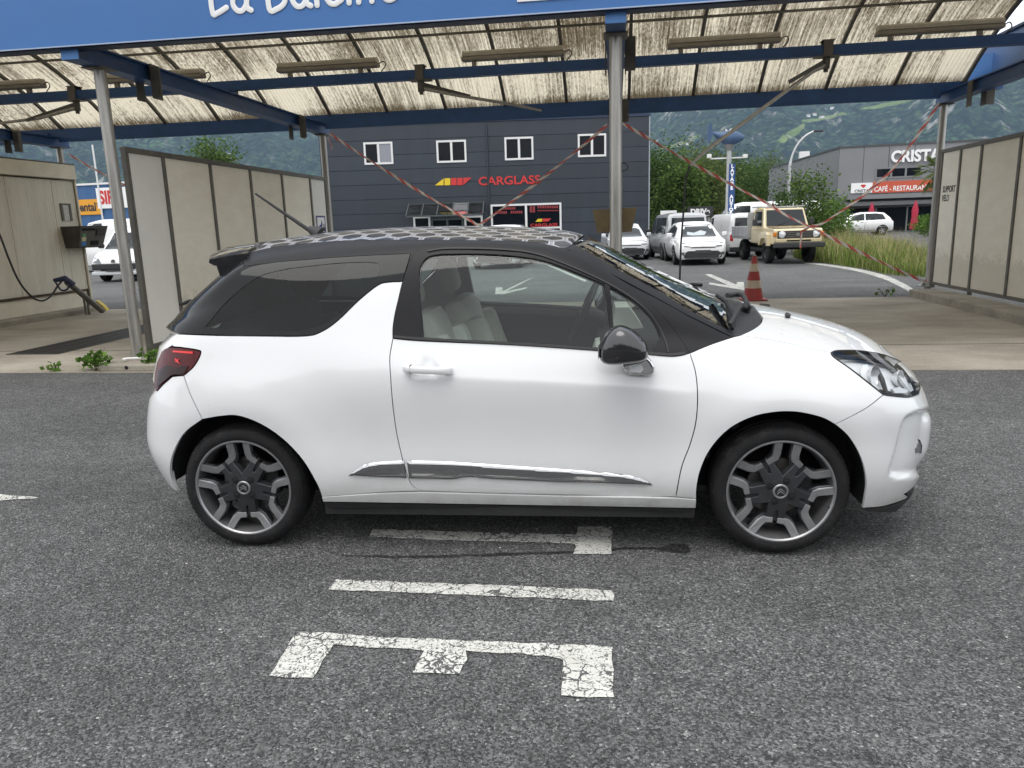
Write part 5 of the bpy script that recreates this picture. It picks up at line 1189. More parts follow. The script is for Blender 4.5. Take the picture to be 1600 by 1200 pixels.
# glazed porch and doors
s0, s1, z0, z1 = fc.rect(640, 317, 756, 336); gd = simple('porch_green_grey', (.06, .075, .078), .5)
part('porch_frame', gd, bd, lambda m: (m.box((s0, -1.3, z0 - .08), (s1, -1.2, z0)), m.box((s0, -.12, z1 - .06), (s1, -.02, z1))))
for i in range(6):
    x = s0 + (s1 - s0) * i / 5; part('porch_bar', gd, bd, lambda m: m.bar((x, -1.25, z0), (x, -.06, z1), .05, .05))
for i in range(5):
    x = s0 + (s1 - s0) * i / 5; part('porch_pane', glass('porch_glass%d' % i, (.5, .56, .55), 1.2), bd, lambda m: m.add([(x + .04, -1.22, z0 + .01), (x + (s1 - s0) / 5 - .04, -1.22, z0 + .01), (x + (s1 - s0) / 5 - .04, -.10, z1 - .02), (x + .04, -.10, z1 - .02)], [(0, 1, 2, 3)]))
window(bd, fc, (649,338,672,400), 1, 1, name='side_light'); window(bd, fc, (676,341,724,400), 2, 1, name='entrance_door', frame=gd); window(bd, fc, (728,337,754,400), 1, 1, name='side_light')
# restaurant hall
M['grey_clad'] = simple('grey_metal_cladding', (.20, .205, .215), .5, .1, .06, .3)
M['orange'] = simple('orange_red_board', (.50, .085, .04), .5)
A = ypt(1305, 300, 66); C = ypt(1200, 300, 90); Bq = ypt(1480, 300, 65)
f2 = Face(1305, 66, math.atan2(Bq[1] - A[1], Bq[0] - A[0])); H2 = f2.at(1305, 232)[1]; W2 = 24.0
r2 = empty('restaurant_hall', tuple(f2.o), f2.ang, 'grey metal clad restaurant hall with white roof lettering', 'building')
box_part('core', (.03, .10, 0), (W2, 18, H2 - .05), M['grey_clad'], r2)
nP = 13; zb = f2.at(1340, 308)[1]
for i in range(nP): box_part('cladding_panel', (W2 * i / nP + .02, 0, zb), (W2 * (i + 1) / nP - .02, .095, H2), M['grey_clad'], r2)
loc = lambda P: ((np.array(P) - f2.o) @ f2.d, (np.array(P) - f2.o) @ f2.n)
c = loc(C); 
for i in range(8):
    a0, a1 = np.array([0, .1]) + (np.array(c) - [0, .1]) * i / 8, np.array([0, .1]) + (np.array(c) - [0, .1]) * (i + 1) / 8; g = (a1 - a0) / np.hypot(*(a1 - a0)) * .02
    part('cladding_panel', M['grey_clad'], r2, lambda m: m.prism([tuple(a0 + g), tuple(a1 - g), tuple(a1 - g + [.25, .05]), tuple(a0 + g + [.25, .05])], 0, H2, 2))
part('roof_edge', simple('dark_roof_edge', (.06, .065, .07), .5), r2, lambda m: (m.box((-.1, -.06, H2 + .001), (W2, .2, H2 + .14)), m.prism([(-.1, .21), (c[0] - .1, c[1]), (c[0] + .2, c[1]), (.2, .21)], H2 + .001, H2 + .13, 2)))
part('rooftop_unit', M['white_frame'], r2, lambda m: m.box((c[0] * .55 + .4, c[1] * .55, H2), (c[0] * .55 + 1.3, c[1] * .55 + 1, H2 + .9)))
letters(r2, f2, 'CRISTAL', (1393,233.5,1480,252.5), M['white_sign'], d=.15, fontbold=.035)
window(r2, f2, (1368,260.5,1440,278), 3, 1, frame=M['grey_clad'], fw_=.12)
s0, s1, z0, z1 = f2.rect(1330, 286, 1363, 301.5); box_part('sign_board', (s0, -.12, z0), (s1, -.01, z1), M['white_sign'], r2)
letters(r2, f2, 'CRISTAL', (1335,296,1360,300.5), M['dash'], dy=-.122, d=.01); m = MB(); m.prism([f2.at(*q) for q in ((1344,290),(1346,288.5),(1351,288.5),(1353,290),(1348.5,294))], -.135, -.122, 1); m.build('sign_gem', M['red_print'], r2)
s0b, s1b, _, _ = f2.rect(1363.3, 286, 1480, 300); box_part('sign_board', (s0b, -.13, z0 - .05), (s1b, -.01, z1 + .05), M['orange'], r2)
letters(r2, f2, 'CAFÉ - RESTAURANT', (1366,288,1452,298), M['white_sign'], dy=-.132, d=.01, fontbold=.015)
part('awning_ledge', M['grey_clad'], r2, lambda m: m.box((.6, -1.4, f2.at(1340, 312)[1]), (W2, -.01, f2.at(1340, 308)[1] + .12)))
part('awning_ledge', M['grey_clad'], r2, lambda m: m.box((.6, -1.0, f2.at(1340, 322)[1]), (W2, -.02, f2.at(1340, 316)[1])))
for i in range(10):
    x0 = .8 + i * 2.3; part('shop_window', M['dark_pane'], r2, lambda m: m.box((x0, -.03, .15), (x0 + 2.15, .05, zb - .9)))
    part('shop_post', M['grey_clad'], r2, lambda m: m.box((x0 + 2.17, -.06, 0), (x0 + 2.28, .04, zb - .9)))
# wall symbol, low door outline of the side wing
part('wall_symbol', M['dash'], r2, lambda m: (m.lathe([(.25, -.04), (.5, -.04), (.5, .0), (.25, .0)], 18, 'y', (0, 0, 0)), m.box((.9, -.04, -.5), (1.1, 0, .6)), m.box((1.2, -.04, -.9), (1.4, 0, .5))), loc=(c[0] * .52 - .35, c[1] * .52, H2 - 2.0), rz=math.atan2(c[1], c[0]) + math.pi)
for (px, y0, y1, lb) in ((1361, 316, 340, 'closed red parasol by the restaurant front, the one nearer the orange sign start'), (1428, 313, 352, 'closed red parasol beside the hedge ball')):
    Yp = 60 if px > 1400 else 63; b = ypt(px, y1, Yp); t = ypt(px, y0, Yp); e = empty('closed_parasol', (b[0], b[1], 0), 0, lb, 'parasol')
    part('pole', M['steel'], e, lambda m: m.tube([(0, 0, 0), (0, 0, t[2] - .1)], .03, 8), True)
    part('folded_cloth', simple('crimson_cloth', (.38, .02, .05), .8, 0, .2, 6), e, lambda m: m.lathe([(.03, t[2]), (.10, t[2] - .2), (.24, t[2] - .7), (.20, t[2] - 1.2), (.27, t[2] - 1.6), (.30, max(.3, t[2] - 2.1)), (.05, max(.3, t[2] - 2.1))], 12), True)
# blue warehouse at the left
f3 = Face(60, 60, math.radians(-4)); H3 = f3.at(150, 289)[1]
b3 = empty('blue_warehouse', tuple(f3.o), f3.ang, 'blue ribbed warehouse with an orange tyre sign', 'building')
def corr(m):
    n = 120; L = 30.0; v = []
    for i in range(n + 1):
        x = -6 + L * i / n; y = -.05 if i % 4 in (0, 1) else 0.0; v += [(x, y, 0), (x, y, H3)]
    m.add(v, [(2*i, 2*i+2, 2*i+3, 2*i+1) for i in range(n)])
part('ribbed_wall', simple('blue_ribbed_sheet', (.035, .11, .26), .5, .1, .08, 1), b3, corr)
box_part('core', (-6, .06, 0), (24, 12, H3 - .03), simple('navy_core', (.03, .06, .12), .6), b3); part('roof_edge', M['white_frame'], b3, lambda m: m.box((-6.2, -.15, H3), (24.2, .3, H3 + .16)))
s0, s1, z0, z1 = f3.rect(100, 312, 158.5, 336); box_part('tyre_sign', (s0 - 1.0, -.14, z0), (s1, -.06, z1), simple('orange_sign', (.72, .32, .015), .5), b3)
letters(b3, f3, 'Continental', (91,317,151,331), M['dash'], dy=-.145, d=.01, fontbold=.03)
letters(b3, f3, 'S', (153,316.5,156.5,323), M['dash'], dy=-.145, d=.01)
s0, s1, z0, z1 = f3.rect(155.5, 292.5, 215, 325); box_part('white_sign', (s0, -.16, z0), (s1, -.145, z1), M['white_sign'], b3); letters(b3, f3, 'SIPA', (158,297,192,319), M['red_print'], dy=-.165, d=.01, fontbold=.04)
# low pale-blue shed
f4 = Face(1010, 62, math.radians(4)); s0, s1, z0, z1 = f4.rect(1000, 318, 1072, 360)
b4 = empty('low_shed', tuple(f4.o), f4.ang, 'low pale blue shed with a flat grey roof beyond the parked vans', 'building')
box_part('wall', (s0, 0, 0), (s1, 6, z1), simple('pale_blue_wall', (.30, .36, .45), .7, 0, .08, .8), b4)
part('roof', simple('shed_roof', (.22, .22, .21), .8, 0, .2, 1), b4, lambda m: m.prism([(-.6, z1), (6.2, z1 + .55), (6.2, z1 + .75), (-.6, z1 + .22)], s0 - .3, s1 + .5, 0))
for x in (.35, .72): part('window', M['dark_pane'], b4, lambda m: m.box((s0 + (s1 - s0) * x, -.03, z1 - .75), (s0 + (s1 - s0) * x + .9, .02, z1 - .2)))
# signs and poles
e = empty('drive_sign', (ypt(1093, 350, 36)[0], 36, 0), 0, 'black board sign with white lettering above the white parked car', 'sign')
fs = Face(1093, 36, 0); s0, s1, z0, z1 = fs.rect(1074, 322.5, 1113.5, 339.5)
box_part('board', (s0, -.05, z0), (s1, 0, z1), M['dash'], e); letters(e, fs, 'DRIVe', (1079,326,1109,334.5), M['white_sign'], dy=-.052, d=.01, fontbold=.05); letters(e, fs, 'automobile   occasion', (1081,336,1108,337.5), M['white_sign'], dy=-.052, d=.006)
for x in (.15, .85): part('post', M['steel'], e, lambda m: m.box((s0 + (s1 - s0) * x - .05, .001, 0), (s0 + (s1 - s0) * x + .05, .08, z1)))
e = empty('white_board_sign', (ypt(1045, 350, 37)[0], 37, 0), 0, 'small white board sign behind the grey van', 'sign'); fs = Face(1045, 37, 0); s0, s1, z0, z1 = fs.rect(1032, 329, 1057, 341)
box_part('board', (s0, -.05, z0), (s1, .05, z1), M['white_sign'], e); box_part('post', ((s0 + s1) / 2 - .3, -.04, 0), ((s0 + s1) / 2 + .3, .04, z0), M['dash'], e); letters(e, fs, 'occasions', (1038,333,1052,337), M['dash'], dy=-.052, d=.006)
# pole sign with a blue whale on top
YP = 33; fs = Face(1136, YP, 0); px_ = ypt(1136, 350, YP)[0]
e = empty('pole_sign', (px_, YP, 0), 0, 'tall pole with a vertical blue car wash sign and a whale figure', 'sign')
zt_ = fs.at(1136, 236)[1]
part('pole', simple('galvanised', (.42, .43, .43), .45, .5, .15, 3), e, lambda m: m.tube([(0, 0, 0), (0, 0, zt_)], .095, 14), True)
s0, s1, z0, z1 = fs.rect(1136.5, 256, 1145.5, 330.5); box_part('blue_panel', (s0 + .06, -.13, z0), (s1 + .02, -.10, z1), simple('deep_blue_panel', (.015, .06, .20), .5), e)
cx_ = (s0 + s1) / 2 + .04; n = 11; hh = (z1 - z0) / n
for i, chn in enumerate('LAVAGE AUTO'):
    if chn == ' ': continue
    t = text_mesh('letter', chn, hh * 1.12, M['white_sign'], e, .003, .01, 'CENTER'); t.location = (cx_, -.135, z1 - (i + .93) * hh)
part('cross_bar', M['white_frame'], e, lambda m: m.bar((fs.at(1110, 248)[0], 0, fs.at(1110, 248)[1]), (fs.at(1163, 246)[0], 0, fs.at(1110, 248)[1]), .04, .05))
for x in (1108, 1164):
    s_, z_ = fs.at(x, 245); part('floodlight', M['white_frame'], e, lambda m: m.cbox((s_ - .09, -.1, z_ - .05), (s_ + .09, .06, z_ + .10), .02))
part('mount_cone', simple('mount_grey', (.20, .20, .19), .5), e, lambda m: m.lathe([(.10, zt_), (.22, zt_ + .30), (.0, zt_ + .30)], 12), True)
def whale(m):
    prof = []; n = 18; zc = zt_ + .50
    for i in range(n + 1):
        t = i / n; x = .55 - 1.25 * t; r = .36 * math.sin(math.pi * min(1, (t * .92 + .05))) ** .7 * (1 - .55 * max(0, t - .45) / .55) + .01; z = zc + .35 * max(0, t - .5) ** 1.6 * 2.2
        prof.append((x, z, r))
    na = 14
    for x, z, r in prof:
        for j in range(na): a = 2 * math.pi * j / na; m.v.append((x, r * math.cos(a), z + r * .85 * math.sin(a)))
    for i in range(n):
        for j in range(na): a = i * na + j; b = i * na + (j + 1) % na; m.f.append((a, b, b + na, a + na))
    x, z, r = prof[-1]; m.prism([(x + .05, z - .08), (x - .06, z + .42), (x - .16, z + .30), (x - .2, z - .05), (x - .16, z - .45), (x - .05, z - .30)], -.05, .05, 1)
part('whale_figure', simple('whale_blue', (.045, .09, .18), .5, 0, .1, 4), e, whale, True)
s_, z_ = fs.at(1138.5, 205); part('water_spout', M['white_frame'], e, lambda m: (m.tube(crom([(s_ + .02, 0, zt_ + .8), (s_, 0, z_ - .35), (s_ - .03, 0, z_ - .1)], 4), .04, 8), m.prism([(s_ - .15, z_ - .12), (s_ + .02, z_ - .2), (s_ + .14, z_ - .05), (s_ + .10, z_ + .12), (s_ - .02, z_), (s_ - .12, z_ + .10)], -.04, .04, 1)))
# street lamp
YL = 52; q = [Vector(ypt(*c, YL)) for c in ((1232,340),(1233,280),(1236,250),(1245,228),(1258,213),(1272,205))]; q[0].z = 0
e = empty('street_lamp', tuple(q[0]), 0, 'tall curved grey street lamp before the restaurant side wall', 'street lamp')
part('mast', simple('lamp_mast', (.48, .49, .50), .4, .4), e, lambda m: m.tube(crom([p_ - q[0] for p_ in q], 5), [.10] * 10 + [.07] * 16, 10), True)
part('lantern', M['dash'], e, lambda m: m.cbox(tuple(q[-1] - q[0] - Vector((.05, .12, .06))), tuple(q[-1] - q[0] + Vector((.55, .12, .05))), .03))
q = [Vector(ypt(*c, 42)) for c in ((163,360),(151.5,226))]; e = empty('flag_pole', (q[0].x, 42, 0), 0, 'thin white pole in front of the blue warehouse', 'pole')
part('mast', M['white_frame'], e, lambda m: m.tube([(0, 0, 0), (0, 0, q[1].z)], .05, 8), True)
# ---------------------------------------------------------------- parked vehicles in the yard
def paint(name, c, metal=0.0): return simple(name, c, .3, metal, .02, 1, coat=1.0)
M['silver_white'] = paint('pearl_white_paint', (.66, .68, .70)); M['van_grey'] = paint('grey_van_paint', (.20, .205, .215), .5); M['beige'] = paint('beige_truck_paint', (.58, .49, .31)); M['plain_white'] = paint('plain_white_paint', (.78, .78, .78))
M['car_glass'] = simple('dark_car_glass', (.016, .021, .025), .04, 0, 0, spec=.4); M['plate'] = simple('number_plate', (.05, .05, .05), .5)
M['red_lens'] = simple('red_tail_lens', (.45, .02, .03), .2); M['amber'] = simple('amber_lens', (.6, .2, .02), .2); M['grey_bed'] = simple('aluminium_bed', (.42, .43, .44), .45, .4, .15, 3)
class Vehicle:
    """x forward from the rear bumper, y left, z up; sections lofted along x"""
    def __init__(s, name, label, loc, yaw, sec, mat, group='vehicles parked in the yard', n=46):
        s.e = empty(name, loc, yaw, label, 'vehicle' if 'truck' in name else ('van' if 'van' in name else 'car'), group)
        S_ = np.array(sec, float); s.L = S_[-1, 0]; s.S = S_
        xs = np.unique(np.concatenate([np.linspace(S_[0, 0], S_[-1, 0], n), S_[:, 0]])); V = []; k = 0
        for x in xs:
            _, zl, zbelt, ztop, wl, wb, wt = [np.interp(x, S_[:, 0], S_[:, c]) for c in range(7)]
            gh = ztop - zbelt
            sec_ = [(wl * .90, zl), (wl, zl + .08), (wb, zl + (zbelt - zl) * .45), (wb * .995, zl + (zbelt - zl) * .75), (wb * .955, zbelt - .012), (wb * .93, zbelt + .002)]
            sec_ += [(wb * .93 + (wt - wb * .93) * .6, zbelt + gh * .55), (wt, zbelt + gh * .86), (wt * .90, zbelt + gh * .97 + .002), (wt * .6, ztop + .012), (0, ztop + .024)]
            k = len(sec_) * 2 - 1
            V += [(x, -a, b) for a, b in sec_] + [(x, a, b) for a, b in sec_[:-1][::-1]]
        F = [(i*k+j, (i+1)*k+j, (i+1)*k+j+1, i*k+j+1) for i in range(len(xs) - 1) for j in range(k - 1)] + [(i*k+k-1, (i+1)*k+k-1, (i+1)*k, i*k) for i in range(len(xs) - 1)]
        F += [tuple(range(k)), tuple((len(xs) - 1) * k + j for j in range(k))]
        m = MB(); m.add(V, F); s.body = m.build('body', mat, s.e, True); s.bvh = BVHTree.FromPolygons([tuple(v) for v in V], F); s.mat = mat
    def patch(s, name, poly, view, mat, off=.012, sp=.10):
        """view: 'L','R' poly in (x,z); 'F','B' poly in (y,z); 'T' poly in (x,y)"""
        vs, fs = cdt_fill([np.array(crom_closed(poly))], sp); out = []
        D = {'L': Vector((0, -1, 0)), 'R': Vector((0, 1, 0)), 'F': Vector((-1, 0, 0)), 'B': Vector((1, 0, 0)), 'T': Vector((0, 0, -1))}[view]
        last = None; miss = []
        for a, b in vs:
            o = {'L': (a, 5, b), 'R': (a, -5, b), 'F': (s.L + 5, a, b), 'B': (-5, a, b), 'T': (a, b, 8)}[view]
            h = s.bvh.ray_cast(Vector(o), D)
            if h[0] is None: out.append(None)
            else: out.append(h[0] - D * off); last = out[-1]
        for i, q in enumerate(out):
            if q is None:
                d = [(np.hypot(vs[i][0] - vs[j][0], vs[i][1] - vs[j][1]), j) for j in range(len(out)) if out[j] is not None]
                if not d: return None
                out[i] = out[min(d)[1]]
        return mesh_obj(name, out, fs, mat, s.e, True)
    def lr(s, name, poly, mat, **k): s.patch(name, poly, 'L', mat, **k); s.patch(name, poly, 'R', mat, **k)
    def sym(s, name, poly, view, mat, **k): s.patch(name, poly, view, mat, **k); s.patch(name, [(-a, b) for a, b in poly], view, mat, **k)
    def wheels(s, xs, r, w, rimmat, hw):
        for x in xs:
            s.lr('wheel_arch', [(x + (r + .07) * math.cos(a), max(.2, r + (r + .07) * math.sin(a))) for a in np.linspace(-.35, math.pi + .35, 18)], M['gap'], off=.006)
            for sd in (-1, 1):
                wh = empty('wheel', (x, sd * (hw - .5 * w), r)); wh.parent = s.e
                m = MB(); m.lathe([(r * .62, -w / 2), (r * .9, -w / 2), (r, -w / 2 + .03), (r, w / 2 - .03), (r * .9, w / 2), (r * .62, w / 2)], 26, 'y'); m.build('tyre', M['rubber'], wh, True)
                m = MB(); m.lathe([(r * .66, sd * w * .46), (r * .60, sd * w * .40), (r * .58, sd * w * .2), (0, sd * w * .2)], 26, 'y'); m.build('rim', M['gap'], wh, True)
                m = MB()
                for q in range(5 if rimmat != M['plain_white'] else 8):
                    a = q * 2 * math.pi / (5 if rimmat != M['plain_white'] else 8); m.bar((0, sd * w * .36, 0), (r * .63 * math.cos(a), sd * w * .42, r * .63 * math.sin(a)), r * .22, .02, (0, 1, 0))
                m.lathe([(r * .66, sd * w * .47), (r * .58, sd * w * .44)], 26, 'y'); m.build('spokes', rimmat, wh, False)
    def mirrors(s, x, z, hw, mat):
        for sd in (-1, 1): part('wing_mirror', mat, s.e, lambda m: m.cbox((x - .06, sd * (hw + .08) - .09, z - .06), (x + .08, sd * (hw + .08) + .09, z + .09), .03))
    def slab_part(s, name, a, b, mat, c=.02): return box_part(name, a, b, mat, s.e, c)
def crom_closed(p):
    out = []; n = len(p)
    for i in range(n):
        a, b = np.array(p[i], float), np.array(p[(i + 1) % n], float); k = max(1, int(np.hypot(*(b - a)) / .12))
        out += [a + (b - a) * t / k for t in range(k)]
    return out
def place(px, py, Y=None):
    q = gpt(px, py) if Y is None else ypt(px, py, Y); return (q[0], q[1], 0)
# yaw: heading of the nose; -90 deg faces the camera
D = math.radians
def hatch(name, label, px, py, yaw, mat, L=4.3, w=.90, h=1.47, suv=0.0, at=None, grp='vehicles parked in the yard'):
    k = L / 4.3; z = suv
    sec = [(0,.30+z,.70,.74,.62,.66,.50), (.06,.24+z,.86+z,.92+z,.76,.80,.58), (.25*k,.22+z,.96+z,1.18+z*.8,.80,w*.95,.60), (.62*k,.20+z,.98+z,h-.06,.82,w,.62), (1.2*k,.18+z,.96+z,h,.83,w,.64), (2.1*k,.18+z,.94+z,h,.83,w,.65), (2.75*k,.18+z,.92+z,h-.16,.83,w,.64), (3.35*k,.18+z,.90+z,.97+z,.83,w,.74), (3.8*k,.20+z,.85+z,.91+z,.82,w*.97,.74), (4.12*k,.20+z,.77+z,.82+z,.76,w*.90,.64), (4.25*k,.22+z,.68+z,.73+z,.68,w*.80,.56), (L,.26+z,.58+z,.62+z,.58,w*.70,.48)]
    x0, y0, _ = at if at else place(px, py); ca, sa = math.cos(yaw), math.sin(yaw)
    v = Vehicle(name, label, (x0, y0, 0), yaw, sec, mat, grp); v.k = k
    z = suv
    v.patch('windscreen', [(-.60,.965+z),(.60,.965+z),(.52,h-.10),(-.52,h-.10)], 'F', M['car_glass']); v.patch('rear_window', [(-.56,1.02+z),(.56,1.02+z),(.48,h-.12),(-.48,h-.12)], 'B', M['car_glass'])
    v.lr('side_window', [(.55*k,1.03+z),(1.85*k,.99+z),(1.85*k,h-.10),(1.2*k,h-.09),(.75*k,h-.16)], M['car_glass']); v.lr('side_window', [(1.93*k,.99+z),(2.95*k,.97+z),(2.62*k,h-.20),(2.1*k,h-.10),(1.93*k,h-.10)], M['car_glass'])
    v.wheels((.75 * k, 3.42 * k), .32 + z * .2, .20, M['alloy'], w - .01); v.mirrors(2.85 * k, 1.02 + z, w, mat)
    v.sym('headlamp', [(.38,.62+z),(.74,.66+z),(.80,.80+z),(.55,.76+z)], 'F', M['lens_grey'], off=.015); v.patch('lower_grille', [(-.62,.26+z),(.62,.26+z),(.66,.40+z),(.5,.50+z),(-.5,.50+z),(-.66,.40+z)], 'F', M['dash'], off=.015); v.patch('number_plate', [(-.26,.42+z),(.26,.42+z),(.26,.53+z),(-.26,.53+z)], 'F', M['plate'], off=.03)
    v.patch('badge', [(0.0,.64+z),(.045,.70+z),(0,.76+z),(-.045,.70+z)], 'F', M['chrome'], off=.02, sp=.05); v.patch('upper_grille', [(-.42,.60+z),(.42,.60+z),(.40,.635+z),(-.40,.635+z)], 'F', M['dash'], off=.012)
    v.sym('tail_lamp', [(.50,.80+z),(.78,.80+z),(.76,1.0+z),(.56,.98+z)], 'B', M['red_lens']); v.patch('number_plate', [(-.26,.5+z),(.26,.5+z),(.26,.61+z),(-.26,.61+z)], 'B', M['plate'], off=.02)
    v.lr('door_seam', [(1.88*k,.30+z),(1.90*k,.30+z),(1.90*k,.95+z),(1.88*k,.95+z)], M['gap'], off=.008); v.lr('door_seam', [(2.95*k,.35+z),(2.97*k,.35+z),(2.97*k,.93+z),(2.95*k,.93+z)], M['gap'], off=.008)
    v.lr('sill_trim', [(1.15*k,.22+z),(3.0*k,.22+z),(3.0*k,.30+z),(1.15*k,.30+z)], M['dash'], off=.008); v.lr('door_handle', [(2.0*k,.82+z),(2.18*k,.82+z),(2.18*k,.85+z),(2.0*k,.85+z)], M['dash'], off=.02)
    v.patch('bonnet_seam', [(-.70,.80+z),(.70,.80+z),(.70,.81+z),(-.70,.81+z)], 'F', M['gap'], off=.008)
    v.sym('fog_lamp', [(.62,.36+z),(.74,.36+z),(.74,.46+z),(.62,.46+z)], 'F', M['lens_grey'], off=.025)
    v.patch('headlamp_core', [(.52,.68+z),(.66,.69+z),(.68,.75+z),(.56,.73+z)], 'F', M['lamp_white'], off=.03, sp=.05); v.patch('headlamp_core', [(-.52,.68+z),(-.66,.69+z),(-.68,.75+z),(-.56,.73+z)], 'F', M['lamp_white'], off=.03, sp=.05)
    return v
def back_from_nose(px, py, yaw, L):
    """rear end origin when the nose centre stands over pixel px, py"""
    x, y, _ = place(px, py); return (x - L * math.cos(yaw), y - L * math.sin(yaw), 0)
v = hatch('compact_car', 'white compact hatchback facing the bay with a pale sun shade behind its windscreen', 0, 0, D(-87), M['plain_white'], at=back_from_nose(1098, 415, D(-87), 4.1))
v.e.scale = (.95, .95, .95)
v.patch('sun_shade', [(-.40,1.03),(-.1,1.00),(.20,1.02),(.30,1.12),(.10,1.18),(-.15,1.10),(-.38,1.14)], 'F', simple('pale_sun_shade', (.42, .47, .50), .6), off=.02)
v = hatch('hybrid_car', 'pearl white sedan half hidden behind the middle column', 0, 0, D(-84), M['silver_white'], 4.45, .88, 1.49, at=back_from_nose(985, 407, D(-84), 4.2)); v.e.scale = (.95, .95, .93)
hatch('estate_car', 'white car with roof rails behind the pearl white sedan', 0, 0, D(-90), M['plain_white'], 4.4, .9, 1.62, .06, at=back_from_nose(992, 383, D(-90), 4.4))
hatch('small_car', 'tiny white car far off beside the dark hall corner', 0, 0, D(-95), M['silver_white'], 4.2, .88, 1.5, at=back_from_nose(1018, 363, D(-95), 4.2))
v = hatch('crossover_car', 'white crossover parked side-on before the restaurant', 0, 0, D(176), M['plain_white'], 4.45, .92, 1.62, .08, at=(gpt(1399, 367)[0], gpt(1399, 367)[1] + 1.0, 0))
hatch('silver_car', 'silver car parked beyond the hatchback, seen through its side window', 0, 0, D(-92), M['silver_white'], 4.3, .88, 1.48, at=back_from_nose(772, 421, D(-92), 4.3))
def van(name, label, at, yaw, mat, L=4.9, w=.95, h=1.97, hood=.75, belt=1.08, glassb=True, side_glass=True, lens='red_lens', low=.26, lower=None):
    b = belt; xw = L - hood
    sec = [(0,low+.1,b-.1,b+.1,w*.82,w*.86,w*.80), (.06,low,b,h-.12,w*.90,w*.95,w*.80), (.22,low-.03,b,h-.02,w*.92,w,w*.84), (1.2,low-.04,b,h,w*.93,w,w*.86), (xw-1.15,low-.04,b,h-.01,w*.93,w,w*.85), (xw-.62,low-.04,b,h-.12,w*.93,w,w*.82), (xw,low-.04,b-.02,b+.06,w*.93,w,w*.88), (xw+hood*.55,low-.02,b-.14,b-.08,w*.90,w*.96,w*.82), (L-.08,low,b-.32,b-.26,w*.80,w*.86,w*.70), (L,low+.08,b-.45,b-.40,w*.70,w*.74,w*.60)]
    v = Vehicle(name, label, at, yaw, sec, mat); g = M['car_glass']
    v.patch('windscreen', [(-w*.78,b+.03),(w*.78,b+.03),(w*.68,h-.17),(-w*.68,h-.17)], 'F', g)
    if glassb: v.patch('rear_window', [(-w*.76,b+.02),(w*.76,b+.02),(w*.70,h-.20),(-w*.70,h-.20)], 'B', g)
    v.lr('cab_window', [(xw-1.35,b+.04),(xw-.22,b+.02),(xw-.60,h-.22),(xw-.75,h-.17),(xw-1.35,h-.17)], g)
    if side_glass:
        n = 2; x0 = .35; ww = (xw - 1.45 - x0) / n
        for i in range(n): v.lr('side_window', [(x0+ww*i+.05,b+.04),(x0+ww*(i+1)-.04,b+.04),(x0+ww*(i+1)-.04,h-.17),(x0+ww*i+.05,h-.17)], g)
    v.wheels((.95, L - .95), .33, .22, M['alloy'] if side_glass else M['lamp_silver'], w - .01); v.mirrors(xw - .25, b + .12, w, M['dash'])
    v.sym('headlamp', [(w*.45,b-.42),(w*.80,b-.40),(w*.86,b-.20),(w*.55,b-.26)], 'F', M['lens_grey'], off=.015); v.patch('grille', [(-w*.5,low+.12),(w*.5,low+.12),(w*.62,b-.52),(-w*.62,b-.52)], 'F', M['dash'], off=.015); v.patch('number_plate', [(-.26,low+.1),(.26,low+.1),(.26,low+.22),(-.26,low+.22)], 'F', M['plate'], off=.04)
    v.sym('tail_lamp', [(w*.80,b-.35),(w*.93,b-.35),(w*.93,b+.02),(w*.80,b+.02)], 'B', M[lens], off=.02); v.patch('number_plate', [(-.26,b-.30),(.26,b-.30),(.26,b-.18),(-.26,b-.18)], 'B', M['plate'], off=.02)
    v.slab_part('rear_bumper', (-.06, -w*.92, low), (.10, w*.92, low+.20), lower or mat)
    return v
def rear_at(px, py): x, y, _ = place(px, py); return (x, y, 0)
M['tow_silver'] = paint('silver_van_paint', (.45, .46, .47), .4)
v = van('people_van', 'grey people carrier van seen from behind with a large dark rear window', rear_at(1074, 407), D(97), M['tow_silver'], 4.9, .95, 1.97); v.e.scale = (.88, .88, .88)
v = van('delivery_van', 'white delivery van with one tall red tail lamp beside the beige truck', rear_at(1170, 402), D(100), M['plain_white'], 4.7, .92, 1.92, side_glass=False, lower=M['dash']); v.e.scale = (.87, .87, .87)
v = van('high_roof_van', 'long white high roof van with a yellow and red stripe behind the others', (ypt(1275, 350, 39)[0], 39, 0), D(186), M['plain_white'], 5.9, 1.0, 2.22, 1.1, 1.2, False, False)
for q, mt in (([(3.4,1.62),(3.1,1.95),(2.8,1.95),(2.8,1.62)], 'yellow_print'), ([(2.75,1.62),(2.75,1.95),(1.5,1.95),(1.8,1.62)], 'red_print')): v.lr('stripe', q, M[mt])
van('high_van', 'tall white van standing behind the small van with a lion badge', (ypt(166, 350, 31)[0] + 3.6, 31, 0), D(178), M['plain_white'], 5.6, 1.0, 2.25, 1.0, 1.2, False, False)
v = van('small_van', 'small white van with black bumper between cabin and round column', back_from_nose(181, 441, D(-80), 4.1), D(-80), M['plain_white'], 4.1, .86, 1.80, 1.05, 1.05, True, False)
v.patch('badge', [(-.07,.66),(.07,.66),(.05,.76),(-.05,.76)], 'F', M['dash'], off=.03, sp=.05); v.slab_part('front_bumper', (4.02, -.70, .42), (4.16, .70, .62), M['dash'], .03); v.slab_part('front_skirt', (3.98, -.74, .24), (4.12, .74, .36), M['silver_white'], .03)
